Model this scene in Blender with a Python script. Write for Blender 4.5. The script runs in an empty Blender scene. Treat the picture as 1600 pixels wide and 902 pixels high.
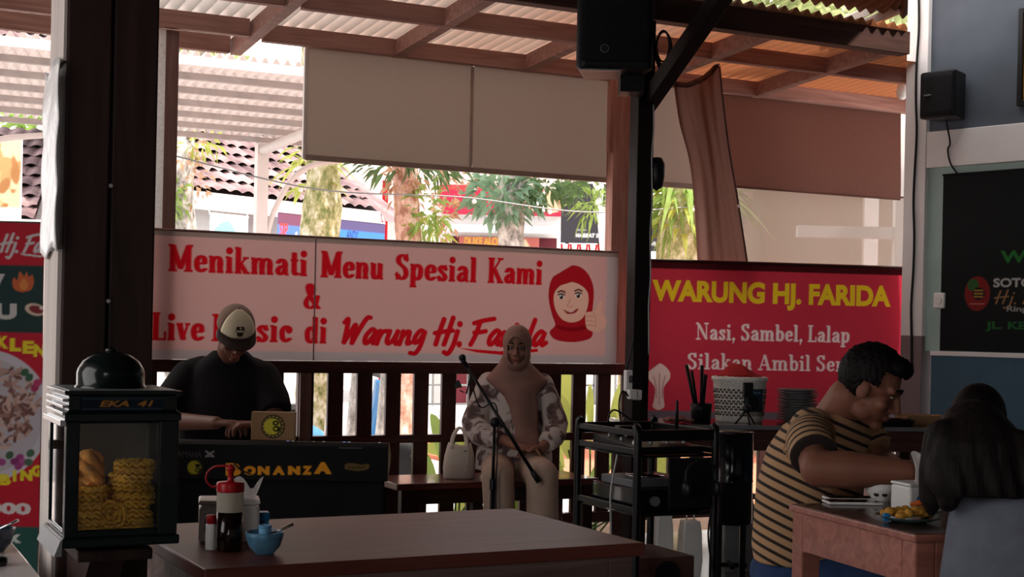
import bpy, math, random
import numpy as np
from math import sin, cos, pi, radians, sqrt
from mathutils import Vector, Matrix

random.seed(7)
C = bpy.context.scene.collection
SC = bpy.context.scene

# ------------------------------------------------------------------ camera, world, sun, exposure
F = 2200.0                      # focal length in pixels of a 1600 px wide frame
EYE = 1.2                       # camera height
CX, CY = 800.0, 517.0           # principal point (lens shifted up)
ROLL = 0.0215
cam_d = bpy.data.cameras.new('camera')
cam = bpy.data.objects.new('camera', cam_d)
C.objects.link(cam)
cam_d.sensor_width = 36.0
cam_d.lens = F / 1600.0 * 36.0
cam_d.shift_y = (CY - 451.0) / 1600.0
cam_d.clip_end = 300
cam.matrix_world = Matrix.Translation((0, 0, EYE)) @ Matrix.Rotation(radians(90), 4, 'X') @ Matrix.Rotation(ROLL, 4, 'Z')
SC.camera = cam
SC.view_settings.view_transform = 'Standard'
SC.view_settings.look = 'None'
SC.view_settings.exposure = 0.0
SC.view_settings.gamma = 1.0
SC.view_settings.use_curve_mapping = False
SC.cycles.use_denoising = True
SC.cycles.max_bounces = 10
SC.cycles.diffuse_bounces = 6
SC.cycles.transmission_bounces = 8
SC.cycles.transparent_max_bounces = 16
SC.cycles.sample_clamp_indirect = 6.0

world = bpy.data.worlds.new('world')
SC.world = world
world.use_nodes = True
bg = world.node_tree.nodes['Background']
bg.inputs[0].default_value = (1.0, 0.965, 0.95, 1)
bg.inputs[1].default_value = 3.0

sun_d = bpy.data.lights.new('sun', 'SUN')
sun_d.energy = 8.0
sun_d.color = (1.0, 0.88, 0.76)
sun_d.angle = radians(2.5)
sun = bpy.data.objects.new('sun', sun_d)
C.objects.link(sun)
sun.rotation_euler = Vector((0.55, -0.15, 0.85)).to_track_quat('Z', 'Y').to_euler()

# ------------------------------------------------------------------ geometry of the place
TH = radians(26)                # the building runs at 26 degrees to the view
UX, UY = cos(TH), sin(TH)       # along the railing
VX, VY = -sin(TH), cos(TH)      # outward across the railing
R0 = (-0.39, 7.75)              # a point of the railing line

def P(px, py, Y):
    """world point seen at pixel (px, py) at depth Y"""
    x, y = px - CX, py - CY
    u = x * cos(ROLL) + y * sin(ROLL)
    w = -x * sin(ROLL) + y * cos(ROLL)
    return Vector((u / F * Y, Y, EYE - w / F * Y))

def PZ(px, py, z):
    """world point seen at pixel (px, py) at height z"""
    p = P(px, py, 1.0)
    k = (z - EYE) / (p.z - EYE)
    return Vector((p.x * k, k, z))

def B(t, d, z=0.0):
    """building frame (along the railing, outward, up) -> world"""
    return Vector((R0[0] + t * UX + d * VX, R0[1] + t * UY + d * VY, z))

def TB(px, py, d=0.0):
    """pixel -> (t, z) on the vertical plane at offset d of the building frame"""
    r = P(px, py, 1.0) - Vector((0, 0, EYE))
    o = B(0, d)
    n = Vector((VX, VY, 0))
    k = o.dot(n) / r.dot(n)
    p = r * k + Vector((0, 0, EYE))
    return ((p.x - o.x) * UX + (p.y - o.y) * UY, p.z)

def face(dx, dy):
    return math.atan2(-dx, dy)

# ------------------------------------------------------------------ materials
def lin(c):
    return c / 12.92 if c <= 0.04045 else ((c + 0.055) / 1.055) ** 2.4

def rgb(r, g, b):
    return (lin(r / 255), lin(g / 255), lin(b / 255), 1.0)

def _new(name):
    m = bpy.data.materials.new(name)
    m.use_nodes = True
    nt = m.node_tree
    return m, nt, nt.nodes['Principled BSDF'], nt.nodes['Material Output']

def mat(name, col, rough=0.6, metal=0.0, var=0.12, scale=8.0, stretch=(1, 1, 1), bump=0.0, spec=0.25, coat=0.0, bscale=None):
    """painted / plain surface with slight procedural variation"""
    m, nt, bs, out = _new(name)
    tc = nt.nodes.new('ShaderNodeTexCoord')
    mp = nt.nodes.new('ShaderNodeMapping')
    mp.inputs['Scale'].default_value = stretch
    nz = nt.nodes.new('ShaderNodeTexNoise')
    nz.inputs['Scale'].default_value = scale
    nz.inputs['Detail'].default_value = 5
    rp = nt.nodes.new('ShaderNodeValToRGB')
    rp.color_ramp.elements[0].position = 0.3
    rp.color_ramp.elements[1].position = 0.7
    rp.color_ramp.elements[0].color = tuple(c * (1 - var) for c in col[:3]) + (1,)
    rp.color_ramp.elements[1].color = tuple(min(1, c * (1 + var)) for c in col[:3]) + (1,)
    L = nt.links.new
    L(tc.outputs['Object'], mp.inputs[0]); L(mp.outputs[0], nz.inputs['Vector'])
    L(nz.outputs['Fac'], rp.inputs[0]); L(rp.outputs[0], bs.inputs['Base Color'])
    bs.inputs['Roughness'].default_value = rough
    bs.inputs['Metallic'].default_value = metal
    bs.inputs['Specular IOR Level'].default_value = spec
    bs.inputs['Coat Weight'].default_value = coat
    if bump:
        bp = nt.nodes.new('ShaderNodeBump')
        bp.inputs['Strength'].default_value = bump
        bp.inputs['Distance'].default_value = 0.01
        if bscale:
            n2 = nt.nodes.new('ShaderNodeTexNoise')
            n2.inputs['Scale'].default_value = bscale
            L(mp.outputs[0], n2.inputs['Vector']); L(n2.outputs['Fac'], bp.inputs['Height'])
        else:
            L(nz.outputs['Fac'], bp.inputs['Height'])
        L(bp.outputs[0], bs.inputs['Normal'])
    return m

def wood(name, c0, c1, rough=0.45, scale=3.0, axis='X', coat=0.0, spec=0.2):
    st = {'X': (0.6, 9, 9), 'Y': (9, 0.6, 9), 'Z': (9, 9, 0.6)}[axis]
    m, nt, bs, out = _new(name)
    L = nt.links.new
    tc = nt.nodes.new('ShaderNodeTexCoord')
    mp = nt.nodes.new('ShaderNodeMapping'); mp.inputs['Scale'].default_value = st
    nz = nt.nodes.new('ShaderNodeTexNoise')
    nz.inputs['Scale'].default_value = scale; nz.inputs['Detail'].default_value = 8; nz.inputs['Distortion'].default_value = 1.2
    rp = nt.nodes.new('ShaderNodeValToRGB')
    rp.color_ramp.elements[0].position = 0.32; rp.color_ramp.elements[1].position = 0.68
    rp.color_ramp.elements[0].color = c0; rp.color_ramp.elements[1].color = c1
    L(tc.outputs['Object'], mp.inputs[0]); L(mp.outputs[0], nz.inputs['Vector'])
    L(nz.outputs['Fac'], rp.inputs[0]); L(rp.outputs[0], bs.inputs['Base Color'])
    bs.inputs['Roughness'].default_value = rough
    bs.inputs['Coat Weight'].default_value = coat
    bs.inputs['Specular IOR Level'].default_value = spec
    bp = nt.nodes.new('ShaderNodeBump'); bp.inputs['Strength'].default_value = 0.15; bp.inputs['Distance'].default_value = 0.004
    L(nz.outputs['Fac'], bp.inputs['Height']); L(bp.outputs[0], bs.inputs['Normal'])
    return m

def cloth(name, col, trans=0.4, tcol=None, clear=0.0, var=0.1, scale=60, attr=None, rough=0.9, weave=0.0):
    """thin sheet: diffuse + translucent (+ see-through weave)"""
    m, nt, bs, out = _new(name)
    nt.nodes.remove(bs)
    L = nt.links.new
    df = nt.nodes.new('ShaderNodeBsdfDiffuse')
    tr = nt.nodes.new('ShaderNodeBsdfTranslucent')
    mx = nt.nodes.new('ShaderNodeMixShader'); mx.inputs[0].default_value = trans
    if attr:
        at = nt.nodes.new('ShaderNodeAttribute'); at.attribute_name = attr
        L(at.outputs['Color'], df.inputs[0]); L(at.outputs['Color'], tr.inputs[0])
    else:
        tc = nt.nodes.new('ShaderNodeTexCoord')
        nz = nt.nodes.new('ShaderNodeTexNoise'); nz.inputs['Scale'].default_value = scale; nz.inputs['Detail'].default_value = 4
        rp = nt.nodes.new('ShaderNodeValToRGB')
        rp.color_ramp.elements[0].position = 0.3; rp.color_ramp.elements[1].position = 0.7
        rp.color_ramp.elements[0].color = tuple(c * (1 - var) for c in col[:3]) + (1,)
        rp.color_ramp.elements[1].color = tuple(min(1, c * (1 + var)) for c in col[:3]) + (1,)
        L(tc.outputs['Object'], nz.inputs['Vector']); L(nz.outputs['Fac'], rp.inputs[0])
        L(rp.outputs[0], df.inputs[0])
        if tcol:
            tr.inputs[0].default_value = tcol
        else:
            L(rp.outputs[0], tr.inputs[0])
    L(df.outputs[0], mx.inputs[1]); L(tr.outputs[0], mx.inputs[2])
    last = mx
    if clear:
        tp = nt.nodes.new('ShaderNodeBsdfTransparent')
        m2 = nt.nodes.new('ShaderNodeMixShader'); m2.inputs[0].default_value = clear
        L(mx.outputs[0], m2.inputs[1]); L(tp.outputs[0], m2.inputs[2])
        last = m2
    L(last.outputs[0], out.inputs['Surface'])
    return m

def printed(name, rough=0.6):
    """opaque surface printed with the mesh's Print colours"""
    m, nt, bs, out = _new(name)
    at = nt.nodes.new('ShaderNodeAttribute'); at.attribute_name = 'Print'
    nt.links.new(at.outputs['Color'], bs.inputs['Base Color'])
    bs.inputs['Roughness'].default_value = rough
    bs.inputs['Specular IOR Level'].default_value = 0.12
    return m

def glass(name, tint=(1, 1, 1, 1), refl=0.12, rough=0.03):
    """thin pane: see-through with a fresnel sheen"""
    m, nt, bs, out = _new(name)
    nt.nodes.remove(bs)
    L = nt.links.new
    tp = nt.nodes.new('ShaderNodeBsdfTransparent'); tp.inputs[0].default_value = tint
    gl = nt.nodes.new('ShaderNodeBsdfGlossy'); gl.inputs['Roughness'].default_value = rough
    fr = nt.nodes.new('ShaderNodeFresnel'); fr.inputs[0].default_value = 1.5
    ma = nt.nodes.new('ShaderNodeMath'); ma.operation = 'ADD'; ma.inputs[1].default_value = refl
    ma.use_clamp = True
    mx = nt.nodes.new('ShaderNodeMixShader')
    L(fr.outputs[0], ma.inputs[0]); L(ma.outputs[0], mx.inputs[0])
    L(tp.outputs[0], mx.inputs[1]); L(gl.outputs[0], mx.inputs[2]); L(mx.outputs[0], out.inputs['Surface'])
    return m

# ------------------------------------------------------------------ mesh builder
def basis(z):
    z = Vector(z).normalized()
    a = Vector((0, 0, 1)) if abs(z.z) < 0.9 else Vector((1, 0, 0))
    x = a.cross(z).normalized()
    return x, z.cross(x), z

class MB:
    def __init__(s):
        s.v, s.f = [], []

    def add(s, vs, fs):
        b = len(s.v)
        s.v.extend(tuple(v) for v in vs)
        s.f.extend(tuple(b + i for i in f) for f in fs)
        return s

    def box(s, c, size, R=None):
        hx, hy, hz = size[0] / 2, size[1] / 2, size[2] / 2
        vs = []
        for x, y, z in ((-1, -1, -1), (1, -1, -1), (1, 1, -1), (-1, 1, -1), (-1, -1, 1), (1, -1, 1), (1, 1, 1), (-1, 1, 1)):
            p = Vector((x * hx, y * hy, z * hz))
            if R is not None:
                p = R @ p
            vs.append(Vector(c) + p)
        return s.add(vs, [(0, 3, 2, 1), (4, 5, 6, 7), (0, 1, 5, 4), (1, 2, 6, 5), (2, 3, 7, 6), (3, 0, 4, 7)])

    def box2(s, lo, hi):
        return s.box([(a + b) / 2 for a, b in zip(lo, hi)], [abs(b - a) for a, b in zip(lo, hi)])

    def bar(s, p0, p1, w, h, up=(0, 0, 1)):
        """rectangular bar from p0 to p1; w across, h along up"""
        p0, p1 = Vector(p0), Vector(p1)
        z = (p1 - p0).normalized()
        x = z.cross(Vector(up)).normalized()
        y = x.cross(z)
        vs = []
        for p in (p0, p1):
            for a, b in ((-1, -1), (1, -1), (1, 1), (-1, 1)):
                vs.append(p + x * (a * w / 2) + y * (b * h / 2))
        return s.add(vs, [(0, 1, 2, 3), (7, 6, 5, 4), (0, 4, 5, 1), (1, 5, 6, 2), (2, 6, 7, 3), (3, 7, 4, 0)])

    def ring(s, c, x, y, rx, ry, n):
        return [Vector(c) + Vector(x) * (rx * cos(2 * pi * i / n)) + Vector(y) * (ry * sin(2 * pi * i / n)) for i in range(n)]

    def loft(s, rings, cap=True, closed=True):
        n = len(rings[0])
        b = len(s.v)
        for r in rings:
            s.v.extend(tuple(p) for p in r)
        for k in range(len(rings) - 1):
            for i in range(n if closed else n - 1):
                j = (i + 1) % n
                s.f.append((b + k * n + i, b + k * n + j, b + (k + 1) * n + j, b + (k + 1) * n + i))
        if cap:
            s.f.append(tuple(b + i for i in reversed(range(n))))
            e = b + (len(rings) - 1) * n
            s.f.append(tuple(e + i for i in range(n)))
        return s

    def cyl(s, p0, p1, r0, r1=None, n=16, cap=True):
        r1 = r0 if r1 is None else r1
        x, y, z = basis(Vector(p1) - Vector(p0))
        return s.loft([s.ring(p0, x, y, r0, r0, n), s.ring(p1, x, y, r1, r1, n)], cap)

    def tube(s, pts, r, n=8, cap=True):
        pts = [Vector(p) for p in pts]
        rs = r if isinstance(r, (list, tuple)) else [r] * len(pts)
        x = None
        rings = []
        for i, p in enumerate(pts):
            d = (pts[min(i + 1, len(pts) - 1)] - pts[max(i - 1, 0)]).normalized()
            if x is None:
                x, y, _ = basis(d)
            else:
                x = (x - d * x.dot(d)).normalized()
                y = d.cross(x)
            rings.append(s.ring(p, x, y, rs[i], rs[i], n))
        return s.loft(rings, cap)

    def lathe(s, prof, n=24, c=(0, 0, 0), cap=True):
        return s.loft([s.ring((c[0], c[1], c[2] + z), (1, 0, 0), (0, 1, 0), r, r, n) for r, z in prof], cap)

    def ball(s, c, r, n=16, m=10, R=None):
        r = (r, r, r) if not isinstance(r, (tuple, list)) else r
        c = Vector(c)
        vs, fs = [], []
        for k in range(1, m):
            a = pi * k / m
            for i in range(n):
                p = Vector((r[0] * sin(a) * cos(2 * pi * i / n), r[1] * sin(a) * sin(2 * pi * i / n), -r[2] * cos(a)))
                vs.append(c + (R @ p if R is not None else p))
        bot, top = Vector((0, 0, -r[2])), Vector((0, 0, r[2]))
        vs += [c + (R @ bot if R is not None else bot), c + (R @ top if R is not None else top)]
        for k in range(m - 2):
            for i in range(n):
                j = (i + 1) % n
                fs.append((k * n + i, k * n + j, (k + 1) * n + j, (k + 1) * n + i))
        nb, ntp = len(vs) - 2, len(vs) - 1
        for i in range(n):
            j = (i + 1) % n
            fs.append((nb, j, i))
            fs.append(((m - 2) * n + i, (m - 2) * n + j, ntp))
        return s.add(vs, fs)

    def chain(s, pts, n=14, flat0=False, flat1=False):
        """tapered limb through (point, radius) joints"""
        for (p, r), (q, t) in zip(pts[:-1], pts[1:]):
            s.cyl(p, q, r, t, n)
        for i, (p, r) in enumerate(pts):
            if (i == 0 and flat0) or (i == len(pts) - 1 and flat1):
                continue
            s.ball(p, r, n, 8)
        return s

    def prism(s, pts, y0, y1):
        """polygon in local x-z extruded along y"""
        n = len(pts)
        vs = [(x, y0, z) for x, z in pts] + [(x, y1, z) for x, z in pts]
        fs = [tuple(range(n)), tuple(reversed(range(n, 2 * n)))]
        for i in range(n):
            j = (i + 1) % n
            fs.append((i, i + n, j + n, j))
        return s.add(vs, fs)

    def slab(s, pts, z0, z1):
        """polygon in x-y extruded along z"""
        n = len(pts)
        vs = [(x, y, z0) for x, y in pts] + [(x, y, z1) for x, y in pts]
        fs = [tuple(reversed(range(n))), tuple(range(n, 2 * n))]
        for i in range(n):
            j = (i + 1) % n
            fs.append((i, j, j + n, i + n))
        return s.add(vs, fs)

    def sheet(s, fn, nu, nv):
        b = len(s.v)
        for j in range(nv + 1):
            for i in range(nu + 1):
                s.v.append(tuple(fn(i / nu, j / nv)))
        for j in range(nv):
            for i in range(nu):
                a = b + j * (nu + 1) + i
                s.f.append((a, a + 1, a + nu + 2, a + nu + 1))
        return s

    def mesh(s, name):
        me = bpy.data.meshes.new(name)
        me.from_pydata(s.v, [], s.f)
        me.update()
        return me

    def build(s, name, m, parent=None, smooth=False, bevel=0.0, solid=0.0, seg=2):
        me = s.mesh(name)
        o = bpy.data.objects.new(name, me)
        C.objects.link(o)
        if m:
            me.materials.append(m)
        if smooth:
            me.polygons.foreach_set('use_smooth', [True] * len(me.polygons))
        if solid:
            md = o.modifiers.new('solid', 'SOLIDIFY'); md.thickness = solid; md.offset = 0
        if bevel:
            md = o.modifiers.new('bevel', 'BEVEL'); md.width = bevel; md.segments = seg; md.limit_method = 'ANGLE'
        if parent is not None:
            o.parent = parent
        return o

def tag(o, label=None, cat=None, group=None, kind=None):
    if label: o['label'] = label
    if cat: o['category'] = cat
    if group: o['group'] = group
    if kind: o['kind'] = kind
    return o

def thing(name, label, cat, loc=(0, 0, 0), rotz=0.0, group=None):
    o = bpy.data.objects.new(name, None)
    C.objects.link(o)
    o.empty_display_size = 0.1
    o.location = loc
    o.rotation_euler = (0, 0, rotz)
    return tag(o, label, cat, group)

def copy_tree(o, parent=None):
    c = o.copy()
    C.objects.link(c)
    if parent is not None:
        c.parent = parent
    for ch in list(o.children):
        copy_tree(ch, c)
    return c

def struct(o):
    o['kind'] = 'structure'
    return o

def smooth_path(pts, k=8):
    """Catmull-Rom through 2-D or 3-D points"""
    pts = [Vector(p) for p in pts]
    if len(pts) < 3:
        return pts
    out = []
    q = [pts[0] * 2 - pts[1]] + pts + [pts[-1] * 2 - pts[-2]]
    for i in range(1, len(q) - 2):
        a, b, c, d = q[i - 1], q[i], q[i + 1], q[i + 2]
        for j in range(k):
            t = j / k
            out.append(0.5 * ((2 * b) + (c - a) * t + (2 * a - 5 * b + 4 * c - d) * t * t + (3 * b - a - 3 * c + d) * t ** 3))
    out.append(pts[-1])
    return out
# ------------------------------------------------------------------ printed sheets: lettering is drawn onto a fine grid
class Canvas:
    """a W x H metre sheet (x right, y up from the lower left corner) with a colour per grid point"""
    def __init__(s, W, H, res, base):
        s.W, s.H = W, H
        s.nx, s.ny = max(2, int(round(W / res)) + 1), max(2, int(round(H / res)) + 1)
        s.X, s.Y = np.meshgrid(np.linspace(0, W, s.nx), np.linspace(0, H, s.ny))
        s.res = W / (s.nx - 1)
        s.c = np.empty((s.ny, s.nx, 3)); s.c[:] = base[:3]

    def _win(s, x0, x1, y0, y1):
        dx, dy = s.W / (s.nx - 1), s.H / (s.ny - 1)
        a, b = max(0, int(x0 / dx) - 2), min(s.nx, int(x1 / dx) + 3)
        c, d = max(0, int(y0 / dy) - 2), min(s.ny, int(y1 / dy) + 3)
        return (slice(c, max(c, d)), slice(a, max(a, b)))

    def _mix(s, w, cov, col):
        k = np.clip(cov, 0, 1)[..., None]
        s.c[w] = s.c[w] * (1 - k) + np.array(col[:3]) * k

    def rect(s, x0, y0, x1, y1, col):
        w = s._win(x0, x1, y0, y1)
        X, Y = s.X[w], s.Y[w]
        r = s.res
        cov = np.clip((X - x0) / r + .5, 0, 1) * np.clip((x1 - X) / r + .5, 0, 1) * np.clip((Y - y0) / r + .5, 0, 1) * np.clip((y1 - Y) / r + .5, 0, 1)
        s._mix(w, cov, col)

    def poly_cov(s, pts, w):
        cov = 0
        pts = np.array([(p[0], p[1]) for p in pts])
        q = np.roll(pts, -1, 0)
        for ox in (-.25, .25):
            for oy in (-.25, .25):
                X, Y = s.X[w] + ox * s.res, s.Y[w] + oy * s.res
                ins = np.zeros(X.shape, bool)
                for (x0, y0), (x1, y1) in zip(pts, q):
                    if y0 == y1:
                        continue
                    hit = ((y0 > Y) != (y1 > Y)) & (X < (x1 - x0) * (Y - y0) / (y1 - y0) + x0)
                    ins ^= hit
                cov = cov + ins * .25
        return cov

    def poly(s, pts, col):
        xs = [p[0] for p in pts]; ys = [p[1] for p in pts]
        w = s._win(min(xs), max(xs), min(ys), max(ys))
        s._mix(w, s.poly_cov(pts, w), col)

    def blob(s, pts, col):
        p = [Vector(q) for q in pts]
        sm = smooth_path(p[-2:] + p + p[:2], 6)
        k = 6
        s.poly(sm[2 * k - k:-(2 * k) + k] if len(sm) > 4 * k else sm, col)

    def ell(s, cx, cy, rx, ry, col, rot=0.0):
        R = max(rx, ry)
        w = s._win(cx - R, cx + R, cy - R, cy + R)
        X, Y = s.X[w] - cx, s.Y[w] - cy
        a = X * cos(rot) + Y * sin(rot); b = -X * sin(rot) + Y * cos(rot)
        d = np.sqrt((a / rx) ** 2 + (b / ry) ** 2)
        s._mix(w, (1 - d) * min(rx, ry) / s.res + .5, col)

    def stroke(s, pts, a, b, col):
        """sweep an a x b elliptical nib along pts"""
        xs = [p[0] for p in pts]; ys = [p[1] for p in pts]
        w = s._win(min(xs) - a, max(xs) + a, min(ys) - b, max(ys) + b)
        X, Y = s.X[w] / a, s.Y[w] / b
        best = np.full(X.shape, 1e9)
        if len(pts) == 1:
            pts = [pts[0], pts[0]]
        for p, q in zip(pts[:-1], pts[1:]):
            x0, y0, x1, y1 = p[0] / a, p[1] / b, q[0] / a, q[1] / b
            dx, dy = x1 - x0, y1 - y0
            L = dx * dx + dy * dy
            t = np.clip(((X - x0) * dx + (Y - y0) * dy) / L, 0, 1) if L > 1e-12 else 0
            best = np.minimum(best, (X - x0 - t * dx) ** 2 + (Y - y0 - t * dy) ** 2)
        s._mix(w, (1 - np.sqrt(best)) * min(a, b) / s.res + .5, col)

    def sans(s, text, x0, x1, y, h, col, bold=0.0, shear=0.0, align_h=True):
        """block lettering fitted between x0 and x1, baseline y, cap height h"""
        cu = bpy.data.curves.new('t', 'FONT'); cu.body = text; cu.size = 1.0; cu.offset = bold; cu.shear = shear
        cu.resolution_u = 4
        ob = bpy.data.objects.new('t', cu); C.objects.link(ob)
        bpy.context.view_layer.update()
        me = bpy.data.meshes.new_from_object(ob.evaluated_get(bpy.context.evaluated_depsgraph_get()))
        bpy.data.objects.remove(ob); bpy.data.curves.remove(cu)
        V = np.array([v.co[:2] for v in me.vertices])
        me.calc_loop_triangles()
        T = [tuple(t.vertices) for t in me.loop_triangles]
        bpy.data.meshes.remove(me)
        if not len(V):
            return
        lo, hi = V.min(0), V.max(0)
        caph = 0.695 + 2 * bold
        V[:, 0] = (V[:, 0] - lo[0]) / (hi[0] - lo[0]) * (x1 - x0) + x0
        V[:, 1] = (V[:, 1] + bold) / caph * h + y
        ymin, ymax = V[:, 1].min(), V[:, 1].max()
        w = s._win(x0, x1, ymin, ymax)
        cov = np.zeros(s.X[w].shape)
        oy, ox = w[0].start, w[1].start
        for t in T:
            p = V[list(t)]
            ww = s._win(p[:, 0].min(), p[:, 0].max(), p[:, 1].min(), p[:, 1].max())
            sub = (slice(ww[0].start - oy, ww[0].stop - oy), slice(ww[1].start - ox, ww[1].stop - ox))
            if ww[0].start < oy or ww[1].start < ox:
                continue
            cc = s.poly_cov(p, ww)
            tgt = cov[sub]
            cov[sub] = tgt + cc[:tgt.shape[0], :tgt.shape[1]]
        s._mix(w, cov, col)

    def pen(s, text, x0, x1, y, h, col, font, a, b, shear=0.0):
        """stroke lettering: fitted between x0 and x1, baseline y, cap height h"""
        wd = sum(font[ch][0] for ch in text)
        kx = (x1 - x0) / wd
        x = x0
        for ch in text:
            adv, items = font[ch]
            for it in items:
                k = it[0]
                if k == 's':
                    s.rect(x + it[1] * kx, y + (it[3] - 0.045) * h, x + it[2] * kx, y + (it[3] + 0.045) * h, col)
                    continue
                pts = [Vector(p) for p in it[1]]
                aa, bb = a * h, b * h
                if k == 'c':
                    pts = smooth_path(pts, 6)
                if k == 'd':
                    r = 1.15
                    aa, bb = max(aa, bb) * r, max(aa, bb) * r
                if k == 't':
                    aa, bb = aa * .4, bb
                s.stroke([(x + p[0] * kx + shear * p[1] * h, y + p[1] * h) for p in pts], aa, bb, col)
            x += adv * kx

    def build(s, name, m, parent=None, bend=None, org=(0, 0, 0)):
        """upright sheet: x along local x, y up, facing local -y"""
        Z = s.Y + org[2]
        X = s.X + org[0]
        D = np.full(X.shape, org[1], float)
        if bend is not None:
            D = D + bend(s.X / s.W, s.Y / s.H)
        nv = s.nx * s.ny
        me = bpy.data.meshes.new(name)
        me.vertices.add(nv)
        me.vertices.foreach_set('co', np.stack([X, D, Z], -1).reshape(-1).astype(np.float32))
        ii = (np.arange(s.ny - 1)[:, None] * s.nx + np.arange(s.nx - 1)[None, :]).reshape(-1)
        q = np.stack([ii, ii + 1, ii + s.nx + 1, ii + s.nx], -1).astype(np.int32)
        nf = len(q)
        me.loops.add(nf * 4); me.polygons.add(nf)
        me.loops.foreach_set('vertex_index', q.reshape(-1))
        me.polygons.foreach_set('loop_start', np.arange(0, nf * 4, 4, dtype=np.int32))
        me.polygons.foreach_set('use_smooth', np.ones(nf, bool))
        me.update(calc_edges=True)
        ca = me.color_attributes.new('Print', 'FLOAT_COLOR', 'POINT')
        col = np.ones((nv, 4), np.float32); col[:, :3] = s.c.reshape(-1, 3)
        ca.data.foreach_set('color', col.reshape(-1))
        me.materials.append(m)
        o = bpy.data.objects.new(name, me); C.objects.link(o)
        if parent is not None:
            o.parent = parent
        return o

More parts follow.
